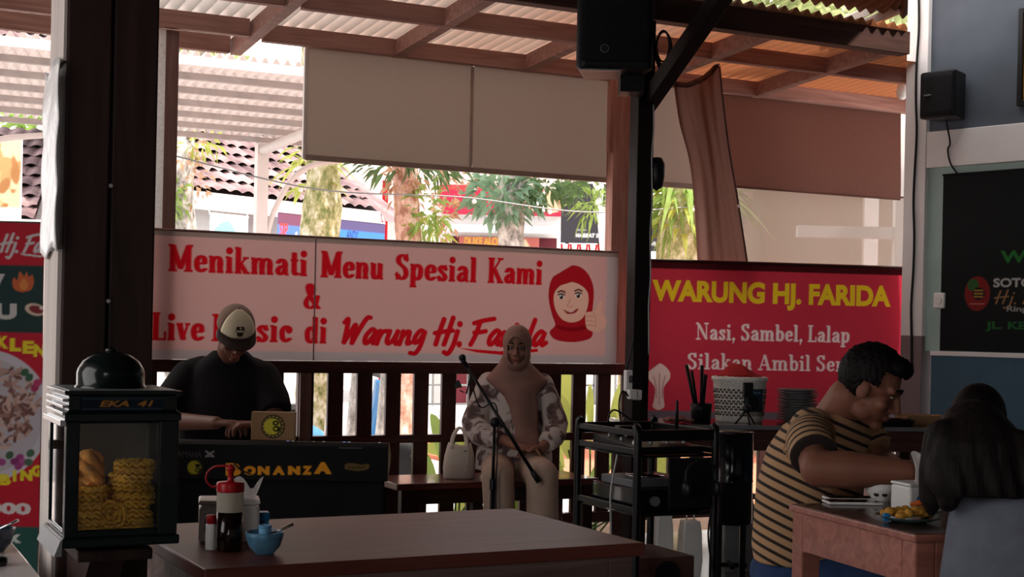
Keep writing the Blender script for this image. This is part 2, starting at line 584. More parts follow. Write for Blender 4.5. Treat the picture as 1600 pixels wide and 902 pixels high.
def _l(*p): return ('l', p)
def _c(*p): return ('c', p)
def _s(a, b, y): return ('s', a, b, y)
def _d(x, y): return ('d', ((x, y),))
def _t(*p): return ('t', p)
_bowl_r = _c((.17, .42), (.26, .57), (.38, .59), (.49, .47), (.5, .3), (.47, .13), (.37, .03), (.26, .05), (.17, .18))
_bowl_l = _c((.47, .42), (.38, .57), (.26, .59), (.15, .47), (.14, .3), (.17, .13), (.27, .03), (.38, .05), (.47, .18))
SERIF = {
    ' ': (.3, []),
    'M': (1.02, [_l((.2, .04), (.2, .96)), _l((.2, .94), (.51, .12), (.82, .94)), _l((.82, .96), (.82, .04)), _s(.02, .38, .03), _s(.64, 1.0, .03), _s(.02, .24, .97), _s(.78, 1.0, .97)]),
    'e': (.58, [_t((.14, .33), (.45, .33)), _c((.45, .35), (.42, .54), (.29, .6), (.16, .48), (.13, .3), (.17, .12), (.3, .03), (.46, .12))]),
    'n': (.67, [_l((.17, .04), (.17, .58)), _c((.17, .42), (.26, .56), (.4, .59), (.48, .48), (.48, .28)), _l((.48, .4), (.48, .04)), _s(.02, .31, .03), _s(.35, .63, .03), _s(.02, .17, .6)]),
    'i': (.37, [_l((.18, .04), (.18, .58)), _s(.02, .34, .03), _s(.02, .18, .6), _d(.18, .85)]),
    'k': (.66, [_l((.17, .04), (.17, .96)), _t((.2, .28), (.46, .58)), _l((.27, .36), (.48, .05)), _s(.02, .31, .03), _s(.36, .65, .03), _s(.02, .17, .97), _s(.35, .6, .6)]),
    'm': (1.0, [_l((.17, .04), (.17, .58)), _c((.17, .42), (.26, .56), (.4, .59), (.48, .48), (.48, .28)), _l((.48, .4), (.48, .04)), _c((.48, .42), (.57, .56), (.71, .59), (.8, .48), (.8, .28)), _l((.8, .4), (.8, .04)), _s(.02, .3, .03), _s(.36, .62, .03), _s(.68, .96, .03), _s(.02, .17, .6)]),
    'a': (.62, [_c((.15, .47), (.25, .59), (.38, .57), (.44, .42)), _l((.44, .46), (.44, .06)), _c((.44, .36), (.26, .33), (.14, .18), (.2, .04), (.33, .06), (.44, .2)), _s(.44, .6, .03)]),
    't': (.42, [_l((.2, .86), (.2, .15)), _c((.2, .15), (.25, .04), (.37, .08)), _s(.04, .38, .59)]),
    'u': (.68, [_l((.17, .58), (.17, .2)), _c((.17, .2), (.23, .04), (.36, .05), (.48, .18)), _l((.48, .58), (.48, .04)), _s(.02, .17, .6), _s(.35, .48, .6), _s(.48, .64, .03)]),
    'S': (.66, [_c((.5, .78), (.43, .93), (.28, .95), (.16, .84), (.18, .66), (.32, .54), (.47, .41), (.51, .2), (.4, .04), (.25, .04), (.12, .2)), _t((.53, .74), (.53, .98)), _t((.1, .02), (.1, .26))]),
    'p': (.66, [_l((.17, .58), (.17, -.24)), _bowl_r, _s(.02, .33, -.25), _s(.02, .17, .6)]),
    's': (.52, [_c((.39, .46), (.31, .58), (.21, .58), (.13, .47), (.21, .36), (.32, .27), (.38, .15), (.3, .03), (.19, .04), (.11, .15)), _t((.41, .44), (.41, .6)), _t((.09, .02), (.09, .18))]),
    'l': (.37, [_l((.18, .04), (.18, .96)), _s(.02, .34, .03), _s(.02, .18, .97)]),
    'K': (.82, [_l((.19, .04), (.19, .96)), _t((.24, .42), (.62, .95)), _l((.34, .54), (.64, .05)), _s(.02, .36, .03), _s(.48, .82, .03), _s(.02, .36, .97), _s(.48, .78, .97)]),
    '&': (.84, [_c((.72, .5), (.62, .2), (.42, .04), (.2, .08), (.14, .26), (.27, .45), (.45, .63), (.47, .86), (.35, .96), (.24, .86), (.29, .64), (.5, .3), (.76, .04)), _s(.6, .84, .5)]),
    'L': (.64, [_l((.19, .04), (.19, .96)), _t((.57, .03), (.57, .28)), _s(.02, .6, .03), _s(.02, .36, .97)]),
    'v': (.6, [_l((.14, .58), (.3, .05)), _t((.3, .05), (.47, .58)), _s(.01, .28, .6), _s(.36, .58, .6)]),
    'c': (.53, [_c((.42, .45), (.36, .58), (.25, .59), (.15, .47), (.13, .3), (.17, .12), (.28, .03), (.43, .13)), _d(.4, .46)]),
    'd': (.68, [_l((.48, .96), (.48, .04)), _bowl_l, _s(.35, .48, .97), _s(.48, .64, .03)]),
    'b': (.64, [_l((.17, .96), (.17, .04)), _bowl_r, _s(.02, .17, .97)]),
    'N': (.9, [_t((.18, .04), (.18, .96)), _l((.2, .92), (.7, .06)), _t((.72, .04), (.72, .96)), _s(.03, .33, .03), _s(.03, .2, .97), _s(.57, .87, .97)]),
    'A': (.84, [_t((.14, .04), (.4, .94)), _l((.42, .92), (.66, .05)), _t((.24, .32), (.56, .32)), _s(.02, .3, .03), _s(.52, .83, .03)]),
    'r': (.5, [_l((.17, .04), (.17, .58)), _c((.17, .4), (.26, .55), (.38, .57)), _d(.4, .52), _s(.02, .34, .03), _s(.02, .17, .6)]),
    ',': (.3, [_d(.14, .06), _t((.18, .04), (.1, -.16))]),
}
BRUSH = {
    ' ': (.16, []),
    'W': (.80, [_c((.0, .78), (.1, .9), (.13, .5), (.14, .06)), _c((.14, .06), (.3, .45), (.42, .7), (.42, .3), (.44, .04)), _c((.44, .04), (.6, .55), (.78, .95), (.9, .98))]),
    'a': (.5, [_c((.42, .48), (.27, .55), (.1, .32), (.1, .08), (.2, .05), (.36, .28), (.42, .48)), _c((.42, .48), (.38, .18), (.42, .04), (.54, .14))]),
    'r': (.36, [_c((.08, .5), (.08, .25), (.06, .02)), _c((.08, .25), (.18, .46), (.34, .5))]),
    'u': (.5, [_c((.08, .5), (.05, .18), (.12, .04), (.28, .18), (.38, .48)), _c((.38, .5), (.35, .15), (.42, .03), (.52, .12))]),
    'n': (.48, [_c((.08, .5), (.07, .25), (.05, .02)), _c((.07, .25), (.2, .46), (.32, .48), (.33, .25), (.34, .05), (.48, .1))]),
    'g': (.5, [_c((.42, .48), (.25, .54), (.1, .3), (.14, .08), (.3, .2), (.42, .48)), _c((.42, .48), (.38, .0), (.26, -.3), (.06, -.3))]),
    'H': (.60, [_c((.2, .92), (.14, .5), (.1, .02)), _c((-.02, .42), (.3, .48), (.62, .52)), _c((.54, .98), (.48, .5), (.42, .02))]),
    'j': (.34, [_c((.22, .5), (.18, .0), (.06, -.3), (-.1, -.26)), _d(.25, .76)]),
    '.': (.2, [_d(.06, .04)]),
    'F': (.62, [_c((.24, .86), (.18, .4), (.08, .02)), _c((.04, .8), (.34, .9), (.72, .98)), _c((.12, .46), (.3, .48), (.5, .52))]),
    'i': (.24, [_c((.1, .5), (.07, .15), (.12, .03), (.22, .1)), _d(.13, .75)]),
    'd': (.54, [_c((.4, .46), (.26, .53), (.1, .3), (.12, .06), (.24, .08), (.38, .3)), _c((.52, .98), (.42, .4), (.42, .05), (.54, .1))]),
}

# ------------------------------------------------------------------ material library
M = {}
M['post_dark'] = wood('dark stained timber', rgb(38, 26, 24), rgb(58, 40, 36), 0.5, 3, 'Z')
M['post_brown'] = wood('brown timber', rgb(112, 82, 76), rgb(140, 106, 98), 0.6, 3, 'Z')
M['beam'] = wood('red brown roof timber', rgb(138, 100, 90), rgb(170, 130, 118), 0.6, 3, 'X')
M['beam_dark'] = wood('dark roof timber', rgb(66, 44, 40), rgb(88, 60, 54), 0.6, 3, 'X')
M['rail'] = wood('dark red railing timber', rgb(46, 24, 21), rgb(70, 36, 30), 0.35, 3, 'X', 0.2)
M['rail_v'] = wood('dark red baluster timber', rgb(46, 24, 21), rgb(70, 36, 30), 0.4, 3, 'Z', 0.1)
M['bench'] = wood('red lacquered bench timber', rgb(92, 40, 34), rgb(124, 58, 48), 0.28, 3, 'X', 0.3, 0.5)
M['table_brown'] = wood('brown lacquered table top', rgb(98, 50, 42), rgb(116, 62, 52), 0.42, 1.6, 'X', 0.0, 0.28)
M['table_side'] = wood('worn brown table side', rgb(84, 66, 62), rgb(128, 106, 98), 0.5, 3, 'X')
M['table_red'] = wood('red brown table frame', rgb(150, 92, 80), rgb(182, 118, 102), 0.4, 3, 'X', 0.1)
M['table_dark'] = wood('dark table top', rgb(64, 42, 38), rgb(88, 60, 54), 0.22, 2, 'X', 0.3)
M['plastic_wrap'] = mat('grey translucent plastic wrap', rgb(206, 206, 206), 0.25, 0, 0.1, 14, bump=0.5)
M['strip_pale'] = wood('daylit pillar side strip', rgb(176, 166, 160), rgb(206, 196, 190), 0.7, 3, 'Z')
M['black'] = mat('black plastic', rgb(22, 22, 24), 0.4, 0, 0.1, 20)
M['black_matte'] = mat('black matte', rgb(16, 16, 17), 0.85, 0, 0.1, 20)
M['black_gloss'] = mat('glossy black enamel', rgb(14, 15, 18), 0.15, 0, 0.1, 10, coat=0.4)
M['black_metal'] = mat('black powder coated metal', rgb(12, 12, 13), 0.35, 0.0, 0.1, 30)
M['grille'] = mat('black speaker grille', rgb(24, 24, 26), 0.7, 0.2, 0.3, 260, bump=0.6)
M['green_dark'] = mat('dark green enamel', rgb(10, 21, 20), 0.22, 0, 0.15, 6, coat=0.3)
M['chrome'] = mat('polished steel', rgb(205, 205, 208), 0.18, 1.0, 0.03, 10)
M['grey_metal'] = mat('grey painted metal', rgb(130, 132, 134), 0.4, 0.4, 0.08, 10)
M['white'] = mat('white paint', rgb(226, 222, 218), 0.55, 0, 0.04, 6)
M['white_wall'] = mat('white wall paint', rgb(232, 226, 224), 0.75, 0, 0.06, 4, bump=0.08)
M['white_plastic'] = mat('white plastic', rgb(232, 230, 226), 0.3, 0, 0.03, 6)
M['slate_wall'] = mat('slate blue grey wall paint', rgb(84, 90, 99), 0.8, 0, 0.08, 5, bump=0.1)
M['teal_wall'] = mat('blue teal wall paint', rgb(70, 98, 116), 0.75, 0, 0.08, 5, bump=0.08)
M['mint_wall'] = mat('pale mint wall paint', rgb(168, 190, 184), 0.75, 0, 0.06, 5, bump=0.08)
M['blind'] = cloth('cream roller blind fabric', rgb(172, 155, 143), 0.10, rgb(186, 164, 150), 0.0, 0.05, 220)
M['blind_edge'] = mat('pale blind edge', rgb(214, 206, 200), 0.6, 0, 0.04, 6)
M['net_brown'] = cloth('brown shade net', rgb(88, 62, 56), 0.12, rgb(140, 86, 70), 0.0, 0.12, 150)
M['net_white'] = cloth('white insect net', rgb(140, 130, 124), 0.4, rgb(160, 146, 136), 0.24, 0.06, 160)
M['drape'] = cloth('brown draped net', rgb(140, 112, 104), 0.18, rgb(160, 118, 106), 0.0, 0.12, 120)
M['print_cloth'] = cloth('printed banner cloth', None, 0.2, attr='Print')
M['print'] = printed('printed board', 0.55)
M['print_gloss'] = printed('glossy printed board', 0.25)
M['red_plastic'] = mat('red plastic', rgb(168, 22, 30), 0.3, 0, 0.06, 8)
M['blue_plastic'] = mat('blue plastic', rgb(38, 128, 190), 0.3, 0, 0.06, 8)
M['blue_pale'] = mat('pale blue plastic', rgb(112, 170, 212), 0.35, 0, 0.06, 8)
M['blue_bowl'] = mat('speckled blue enamel', rgb(92, 140, 170), 0.3, 0, 0.35, 40)
M['tissue'] = cloth('tissue paper', rgb(240, 238, 236), 0.4)
M['soy'] = mat('dark soy sauce', rgb(24, 12, 10), 0.15, 0, 0.05, 8, coat=0.5)
M['clear_plastic'] = glass('clear plastic', (0.9, 0.88, 0.84, 1), 0.05, 0.12)
M['frost'] = cloth('frosted plastic', rgb(214, 210, 196), 0.5, rgb(214, 208, 184), 0.15, 0.03, 20)
M['glass'] = glass('tin window glass', (0.95, 0.97, 0.95, 1), 0.0, 0.02)
M['glass_side'] = glass('tin side glass', (0.86, 0.9, 0.88, 1), 0.16, 0.02)
M['cracker'] = mat('golden noodle cracker', rgb(246, 178, 66), 0.7, 0, 0.22, 60, bump=0.4)
M['cracker_pale'] = mat('pale orange cracker', rgb(228, 150, 74), 0.75, 0, 0.3, 50, bump=0.8)
M['fried'] = mat('fried golden snack', rgb(206, 148, 58), 0.5, 0, 0.3, 50, bump=0.6)
M['skin_man'] = mat('tan skin', rgb(138, 90, 72), 0.5, 0, 0.06, 12)
M['skin_dim'] = mat('brown skin', rgb(112, 72, 58), 0.5, 0, 0.06, 12)
M['skin_woman'] = mat('light brown skin', rgb(142, 98, 82), 0.5, 0, 0.05, 12)
M['eye_white'] = mat('eye white', rgb(150, 138, 130), 0.3, 0, 0.02, 8)
M['eye_dark'] = mat('dark iris', rgb(26, 16, 12), 0.15, 0, 0.05, 8)
M['lips'] = mat('lips', rgb(150, 74, 68), 0.45, 0, 0.05, 20)
M['hair'] = mat('black hair', rgb(18, 14, 13), 0.6, 0, 0.35, 30, (1, 1, 0.15), bump=0.5, spec=.15)
M['hair_brown'] = mat('dark brown hair', rgb(26, 20, 20), 0.6, 0, 0.4, 60, (1, 1, 0.06), bump=0.6, spec=.12)
M['shirt_black'] = mat('black cotton', rgb(20, 20, 22), 0.9, 0, 0.1, 30, bump=0.1)
M['trousers'] = mat('dark trousers', rgb(36, 38, 46), 0.9, 0, 0.1, 30)
M['jeans'] = mat('blue denim', rgb(44, 66, 106), 0.9, 0, 0.25, 18, bump=0.2)
M['hoodie'] = mat('grey cotton knit', rgb(106, 110, 122), 0.95, 0, 0.1, 24, bump=0.3)
M['hijab'] = mat('dusty rose scarf cloth', rgb(142, 106, 96), 0.9, 0, 0.08, 14, bump=0.15)
M['beige_cloth'] = mat('beige trousers cloth', rgb(176, 152, 136), 0.9, 0, 0.06, 12, bump=0.15)
M['cream_bag'] = mat('cream leather', rgb(214, 204, 190), 0.5, 0, 0.06, 10)
M['cap_cream'] = mat('cream cap panel', rgb(222, 210, 180), 0.9, 0, 0.05, 20)
M['cap_mesh'] = mat('brown cap mesh', rgb(128, 104, 90), 0.9, 0, 0.15, 200, bump=0.4)
M['card'] = mat('brown cardboard', rgb(150, 118, 86), 0.8, 0, 0.06, 12)
M['cable'] = mat('black cable', rgb(14, 14, 15), 0.5, 0, 0.05, 8)
M['silver_cable'] = mat('pale cable', rgb(170, 170, 172), 0.4, 0.2, 0.05, 8)
M['shoe'] = mat('dark shoe leather', rgb(30, 26, 25), 0.4, 0, 0.1, 10)

def floor_mat():
    m, nt, bs, out = _new('grey ceramic floor tile')
    L = nt.links.new
    tc = nt.nodes.new('ShaderNodeTexCoord')
    br = nt.nodes.new('ShaderNodeTexBrick')
    br.offset = 0.0
    br.inputs['Scale'].default_value = 1.0
    br.inputs['Brick Width'].default_value = 0.4; br.inputs['Row Height'].default_value = 0.4
    br.inputs['Mortar Size'].default_value = 0.004
    br.inputs['Color1'].default_value = rgb(110, 106, 106); br.inputs['Color2'].default_value = rgb(102, 98, 100); br.inputs['Mortar'].default_value = rgb(70, 66, 66)
    L(tc.outputs['Object'], br.inputs['Vector']); L(br.outputs['Color'], bs.inputs['Base Color'])
    bs.inputs['Roughness'].default_value = 0.25
    return m
M['floor'] = floor_mat()
M['road'] = mat('sun bleached asphalt', rgb(176, 172, 172), 0.9, 0, 0.1, 3, bump=0.1)
M['paving'] = mat('terracotta paving', rgb(196, 120, 92), 0.85, 0, 0.12, 5, bump=0.1)
M['earth'] = mat('bare garden soil', rgb(120, 96, 80), 0.95, 0, 0.25, 6, bump=0.4)

# ------------------------------------------------------------------ the setting: floor, roof, walls
def bthing(name, label, cat, t=0.0, d=0.0, z=0.0, group=None):
    """a thing standing in the building frame (local x along the railing, local y outward)"""
    return thing(name, label, cat, B(t, d, z), TH, group)

def bobj(o, t=0.0, d=0.0, z=0.0):
    o.location = B(t, d, z); o.rotation_euler = (0, 0, TH)
    return o

mb = MB(); mb.slab([(-4.5, -13), (4.2, -13), (4.2, 0.12), (-4.5, 0.12)], -0.12, 0.0)
struct(bobj(mb.build('floor', M['floor'])))
mb = MB(); mb.slab([(-40, 0.12), (40, 0.12), (40, 60), (-40, 60)], -0.3, -0.14)
struct(bobj(mb.build('ground', M['road'])))
mb = MB(); mb.slab([(-40, -30), (-4.5, -30), (-4.5, 0.12), (-40, 0.12)], -0.3, -0.14)
struct(bobj(mb.build('ground_side', M['road'])))
mb = MB(); mb.slab([(-4.4, 0.14), (9, 0.14), (9, 1.5), (-4.4, 1.5)], -0.16, -0.06)
struct(bobj(mb.build('ground_planting_bed', M['earth'])))
mb = MB(); mb.slab([(2.6, 1.5), (9, 1.5), (9, 9), (2.6, 9)], -0.15, -0.1)
struct(bobj(mb.build('ground_terrace', M['paving'])))

def corrugated(t0, t1, d0, d1, zf, wave=0.07, amp=0.016, nd=6, nw=8, lim=None):
    mb = MB()
    nu = int((t1 - t0) / wave * nw)
    def fn(a, b):
        d = d0 + (d1 - d0) * b
        t = t0 + (t1 - t0) * a
        if lim is not None:
            t = min(t, lim(d))
        return (t, d, zf(d) + amp * cos(2 * pi * t / wave))
    mb.sheet(fn, nu, nd)
    return mb
def wall_lim(d):
    """the roof stops short of the right wall"""
    return TB(1417, 90, d)[0] if d < -.80 else 9

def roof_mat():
    """white plastic roofing with grime in the grooves, warm bounced light painted in as tan towards the right end"""
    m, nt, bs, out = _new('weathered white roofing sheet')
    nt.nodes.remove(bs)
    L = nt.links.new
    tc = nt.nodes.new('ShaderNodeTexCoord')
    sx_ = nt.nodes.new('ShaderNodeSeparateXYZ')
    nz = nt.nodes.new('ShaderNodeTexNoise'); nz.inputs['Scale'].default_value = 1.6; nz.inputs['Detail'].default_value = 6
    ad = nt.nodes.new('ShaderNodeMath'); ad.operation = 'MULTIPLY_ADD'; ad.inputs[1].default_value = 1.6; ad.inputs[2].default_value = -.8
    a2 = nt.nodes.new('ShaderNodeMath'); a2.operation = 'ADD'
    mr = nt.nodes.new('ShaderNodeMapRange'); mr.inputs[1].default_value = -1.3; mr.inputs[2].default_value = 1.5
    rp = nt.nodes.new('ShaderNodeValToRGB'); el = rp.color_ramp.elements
    el[0].color = rgb(232, 224, 220); el[1].color = rgb(214, 144, 102)  # tan end carries the warm light bounced up under the roof
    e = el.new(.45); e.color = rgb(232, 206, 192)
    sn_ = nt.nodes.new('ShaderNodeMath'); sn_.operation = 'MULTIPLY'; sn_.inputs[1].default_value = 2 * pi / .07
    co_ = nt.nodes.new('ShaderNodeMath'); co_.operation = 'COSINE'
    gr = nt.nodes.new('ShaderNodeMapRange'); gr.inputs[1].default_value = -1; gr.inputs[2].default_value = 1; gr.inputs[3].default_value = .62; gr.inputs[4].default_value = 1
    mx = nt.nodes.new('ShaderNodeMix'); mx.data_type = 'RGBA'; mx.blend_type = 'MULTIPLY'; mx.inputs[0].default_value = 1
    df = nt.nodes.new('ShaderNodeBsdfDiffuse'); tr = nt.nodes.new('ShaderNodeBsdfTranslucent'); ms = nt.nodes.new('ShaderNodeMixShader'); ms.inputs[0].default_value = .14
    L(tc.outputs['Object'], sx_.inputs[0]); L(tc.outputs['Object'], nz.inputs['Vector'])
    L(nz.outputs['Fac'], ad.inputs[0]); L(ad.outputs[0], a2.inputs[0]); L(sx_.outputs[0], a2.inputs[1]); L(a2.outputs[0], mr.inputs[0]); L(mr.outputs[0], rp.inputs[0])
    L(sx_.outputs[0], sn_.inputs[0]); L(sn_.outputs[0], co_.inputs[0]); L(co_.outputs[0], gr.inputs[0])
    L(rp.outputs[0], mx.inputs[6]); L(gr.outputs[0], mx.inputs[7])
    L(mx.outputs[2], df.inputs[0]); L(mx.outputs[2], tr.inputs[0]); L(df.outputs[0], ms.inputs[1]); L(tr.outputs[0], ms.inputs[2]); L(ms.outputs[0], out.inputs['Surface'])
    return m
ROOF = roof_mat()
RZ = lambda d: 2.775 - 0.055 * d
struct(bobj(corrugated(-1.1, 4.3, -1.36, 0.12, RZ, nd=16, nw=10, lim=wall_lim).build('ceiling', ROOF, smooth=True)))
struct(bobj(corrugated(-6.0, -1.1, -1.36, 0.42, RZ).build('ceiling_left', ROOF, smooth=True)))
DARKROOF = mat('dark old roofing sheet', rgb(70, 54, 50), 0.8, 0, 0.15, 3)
IZ = lambda d: min(3.0 + 0.28 * (-1.02 - d), 3.9)
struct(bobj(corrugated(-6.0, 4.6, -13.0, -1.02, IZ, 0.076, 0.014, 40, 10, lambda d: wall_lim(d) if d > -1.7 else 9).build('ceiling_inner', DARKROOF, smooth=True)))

# purlins run along the railing; rafters run outward
def purlin(t0, t1, d, z, label, m='beam', w=0.05, h=0.09):
    mb = MB(); mb.box2((0, -w / 2, -h), (t1 - t0, w / 2, 0))
    o = mb.build('roof_purlin', M[m], bevel=0.003)
    bobj(o, t0, d, z)
    return tag(o, label, 'beam', 'purlins under the corrugated roof')
purlin(-1.04, 4.25, 0.0, RZ(0) - .015, 'eave purlin of red brown timber directly above the cream blinds')
purlin(-1.04, 4.25, -0.67, RZ(-.67) - .015, 'red brown purlin in the middle of the corrugated roof, behind the black speaker')
purlin(-6.0, TB(1414, 70, -1.3)[0], -1.30, RZ(-1.3) - .015, 'dark inner beam carried by the black post', 'beam_dark', 0.08, 0.12)
purlin(-6.0, -1.13, 0.32, RZ(.32) - .015, 'outermost purlin over the open left end, above the white car canopy')
purlin(-6.0, -1.13, -0.06, RZ(-.06) - .015, 'second purlin in from the roof edge over the open left end')
purlin(-6.0, -1.13, -0.67, RZ(-.67) - .015, 'left inner purlin hidden mostly above the picture')
RAFT = [(-1.09, 0.345, 'rafter closing the left end of the corrugated roof'),
        (-0.287, 0.03, 'rafter meeting the eave above the left cream blind panel'),
        (0.494, 0.03, 'rafter meeting the eave just left of the black speaker'),
        (1.30, 0.03, 'rafter above the twisted brown drape'),
        (2.08, 0.03, 'rafter above the middle of the brown shade net'),
        (3.35, 0.03, 'rafter nearest the white column')]
for t, d1, lb in RAFT:
    mb = MB()
    ds = -1.27 if t < 3 else -.6
    z0, z1 = RZ(ds) - .02, RZ(d1) - .02
    mb.loft([[(-.03, ds, z0 - .085), (.03, ds, z0 - .085), (.03, ds, z0), (-.03, ds, z0)],
             [(-.03, d1, z1 - .085), (.03, d1, z1 - .085), (.03, d1, z1), (-.03, d1, z1)]])
    o = mb.build('roof_rafter', M['beam'], bevel=0.003)
    bobj(o, t, 0, 0)
    tag(o, lb, 'beam', 'rafters under the corrugated roof')
# battens of the dark inner roof, seen at the top right
for i, (d, lb) in enumerate([(-1.75, 'dark batten of the inner roof just above the inner beam'), (-2.35, 'dark batten of the inner roof farther in over the hall')]):
    mb = MB(); mb.box2((0, -.025, -.05), (7.9 - .25 * i, .025, 0))
    o = mb.build('roof_batten', M['beam_dark'])
    bobj(o, -5.8, d, IZ(d) - .02)
    tag(o, lb, 'beam')
PIPE = mat('grey conduit', rgb(150, 140, 134), 0.5, 0, 0.1, 8)
for p0, p1, lb in [(PZ(1308, 40, 2.93), PZ(1398, -4, 3.12), 'upper of two pale poles sloping under the dark inner roof'),
                   (PZ(1342, 42, 2.93), PZ(1404, 14, 3.02), 'lower of two pale poles sloping under the dark inner roof')]:
    o = MB().bar(p0, p1, .05, .05).build('roof_pole', PIPE, bevel=.004)
    tag(o, lb, 'pole')

# ---- right wall: its own frame
W0 = P(1446, 500, 8.15); W0.z = 0
WA = math.atan2(-0.73, 0.68)
wx = Vector((cos(WA), sin(WA), 0)); wy = Vector((-sin(WA), cos(WA), 0))
def TW(px, py, d=0.0):
    r = P(px, py, 1.0) - Vector((0, 0, EYE))
    o = W0 + wy * d
    k = (o.x * wy.x + o.y * wy.y) / (r.x * wy.x + r.y * wy.y)
    p = r * k
    return ((p.x - o.x) * wx.x + (p.y - o.y) * wx.y, p.z + EYE)
def wobj(o):
    o.location = W0; o.rotation_euler = (0, 0, WA)
    return o
WL = 6.0
z_beam0, z_beam1 = TW(1446, 264)[1], TW(1446, 208)[1]
z_led0, z_led1 = TW(1470, 556)[1], TW(1470, 549)[1]
mb = MB(); mb.box2((0, 0.0, z_led1), (WL, .14, z_beam0)); struct(wobj(mb.build('wall_right', M['mint_wall'])))
mb = MB(); mb.box2((0, 0.0, z_beam1), (WL, .14, 4.6)); struct(wobj(mb.build('wall_right_upper', M['slate_wall'])))
mb = MB(); mb.box2((0.05, -0.012, 0), (WL, .14, z_led0)); struct(wobj(mb.build('wall_right_lower', M['teal_wall'])))
mb = MB(); mb.box2((0, -0.03, z_beam0), (WL, .14, z_beam1)); struct(wobj(mb.build('trim_1', M['white_wall'], bevel=.004)))
mb = MB(); mb.box2((0.05, -0.03, z_led0), (WL, .14, z_led1)); struct(wobj(mb.build('trim_2', M['white_wall'], bevel=.003)))
# white column at the corner; its foot is stained darker red brown paint
mb = MB(); mb.box2((-.14, -.035, 1.22), (.0, .12, 4.2)); struct(wobj(mb.build('trim_3', M['white_wall'], bevel=.004)))
COLFOOT = mat('dull mauve column paint', rgb(128, 112, 112), 0.8, 0, 0.12, 6)
mb = MB(); mb.box2((-.14, -.035, 0), (.0, .12, 1.22)); struct(wobj(mb.build('trim_4', COLFOOT, bevel=.004)))
# back wall of the hall, far behind the camera
mb = MB(); mb.box2((-4.5, -13.1, 0), (4.6, -13, 4.6)); struct(bobj(mb.build('wall_back', M['white_wall'])))

# out-of-view side walls; the left one added, its openings placed to steer daylight
mb = MB()
for d0, d1, z0, z1 in ((-13, -10.6, -.1, 4.4), (-7.6, -5.5, -.1, 4.4), (-3.5, .1, -.1, 3.2), (-10.6, -7.6, -.1, .9), (-10.6, -7.6, 2.5, 4.4), (-5.5, -3.5, 3.3, 3.9)):
    mb.box2((-4.6, d0, z0), (-4.5, d1, z1))
struct(bobj(mb.build('wall_left_baffle', M['white_wall'])))
mb = MB(); mb.box2((4.2, -13, -.1), (4.3, -5.2, 4.4)); struct(bobj(mb.build('wall_right_rear', M['slate_wall'])))

# ---- things on the right wall
def wthing(name, label, cat, s, z, d=0.0, group=None):
    p = W0 + wx * s + wy * d
    return thing(name, label, cat, (p.x, p.y, z), WA, group)

def loudspeaker(root, w, h, d, badge=None):
    """tapered cabinet with a curved grille, local front at -y"""
    fr = [(-w / 2, -d), (-w * .38, -d * 1.06), (w * .38, -d * 1.06), (w / 2, -d), (w * .36, 0), (-w * .36, 0)]
    mb = MB(); mb.slab(fr, 0, h); cab = mb.build('cabinet', M['black'], root, bevel=.01)
    mb = MB()
    mb.sheet(lambda a, b: (-w * .45 + w * .9 * a, -d * 1.07 - .006 * sin(pi * a), h * .05 + h * .9 * b), 12, 8)
    mb.build('grille', M['grille'], root, smooth=True, solid=.004)
    return cab

s0, zz0 = TW(1446, 190, -.12); s1, zz1 = TW(1509, 110, -.12)
sp = wthing('wall_loudspeaker', 'small black loudspeaker mounted on the slate grey wall beside the white column', 'speaker', (s0 + s1) / 2, zz0, -.035)
w, h = (s1 - s0) * .9, zz1 - zz0
loudspeaker(sp, w, h, .17)
MB().box2((-w * .3, -.20, h * .47), (-w * .12, -.188, h * .5)).build('badge', M['grey_metal'], sp)
MB().box2((-.03, -.01, h * .3), (.03, .035, h * .7)).build('bracket', M['black_metal'], sp)
a = TW(1492, 196, -.02); b = TW(1490, 272, -.02)
pts = smooth_path([(a[0], -.12, a[1] + .02), (a[0] - .005, -.06, a[1] - .1), (a[0] - .03, -.04, (a[1] + b[1]) / 2), (b[0] - .01, -.04, b[1] + .06), (b[0] + .035, -.03, b[1] - .01)], 6)
o = MB().tube(pts, .005).build('speaker_cable', M['cable'], smooth=True); wobj(o)
tag(o, 'thin black cable dropping from the small wall speaker over the white beam', 'cable')
# cable bundle down the white column
pts = smooth_path([(-.062 + .006 * sin(i * 1.9), -.045, 3.2 - i * .2) for i in range(12)], 5)
o = MB().tube(pts, .007).build('column_cable', M['cable'], smooth=True); wobj(o)
tag(o, 'bundle of dark cables running down the white column', 'cable')
# framed picture
s0, zb = TW(1588, 166, -.03); _, zt = TW(1588, 14, -.03)
pf = wthing('framed_picture', 'gold toned picture in a dark frame high on the slate grey wall', 'picture', s0, zb, -.002)
hh = zt - zb
for nm, lo, hi in [('frame_bar', (0, -.03, 0), (.03, 0, hh)), ('frame_bar', (.57, -.03, 0), (.6, 0, hh)), ('frame_bar', (.03, -.03, 0), (.57, 0, .03)), ('frame_bar', (.03, -.03, hh - .03), (.57, 0, hh))]:
    MB().box2(lo, hi).build(nm, M['black'], pf, bevel=.003)
cv = Canvas(.54, hh - .06, .012, rgb(196, 152, 74))
for i in range(26):
    cv.ell(random.uniform(0, .54), random.uniform(0, hh), random.uniform(.02, .09), random.uniform(.02, .06), random.choice([rgb(168, 118, 44), rgb(222, 190, 110), rgb(140, 96, 40), rgb(206, 166, 96)]), random.uniform(0, 3))
cv.build('picture_print', M['print_gloss'], pf, org=(.03, -.012, .03))
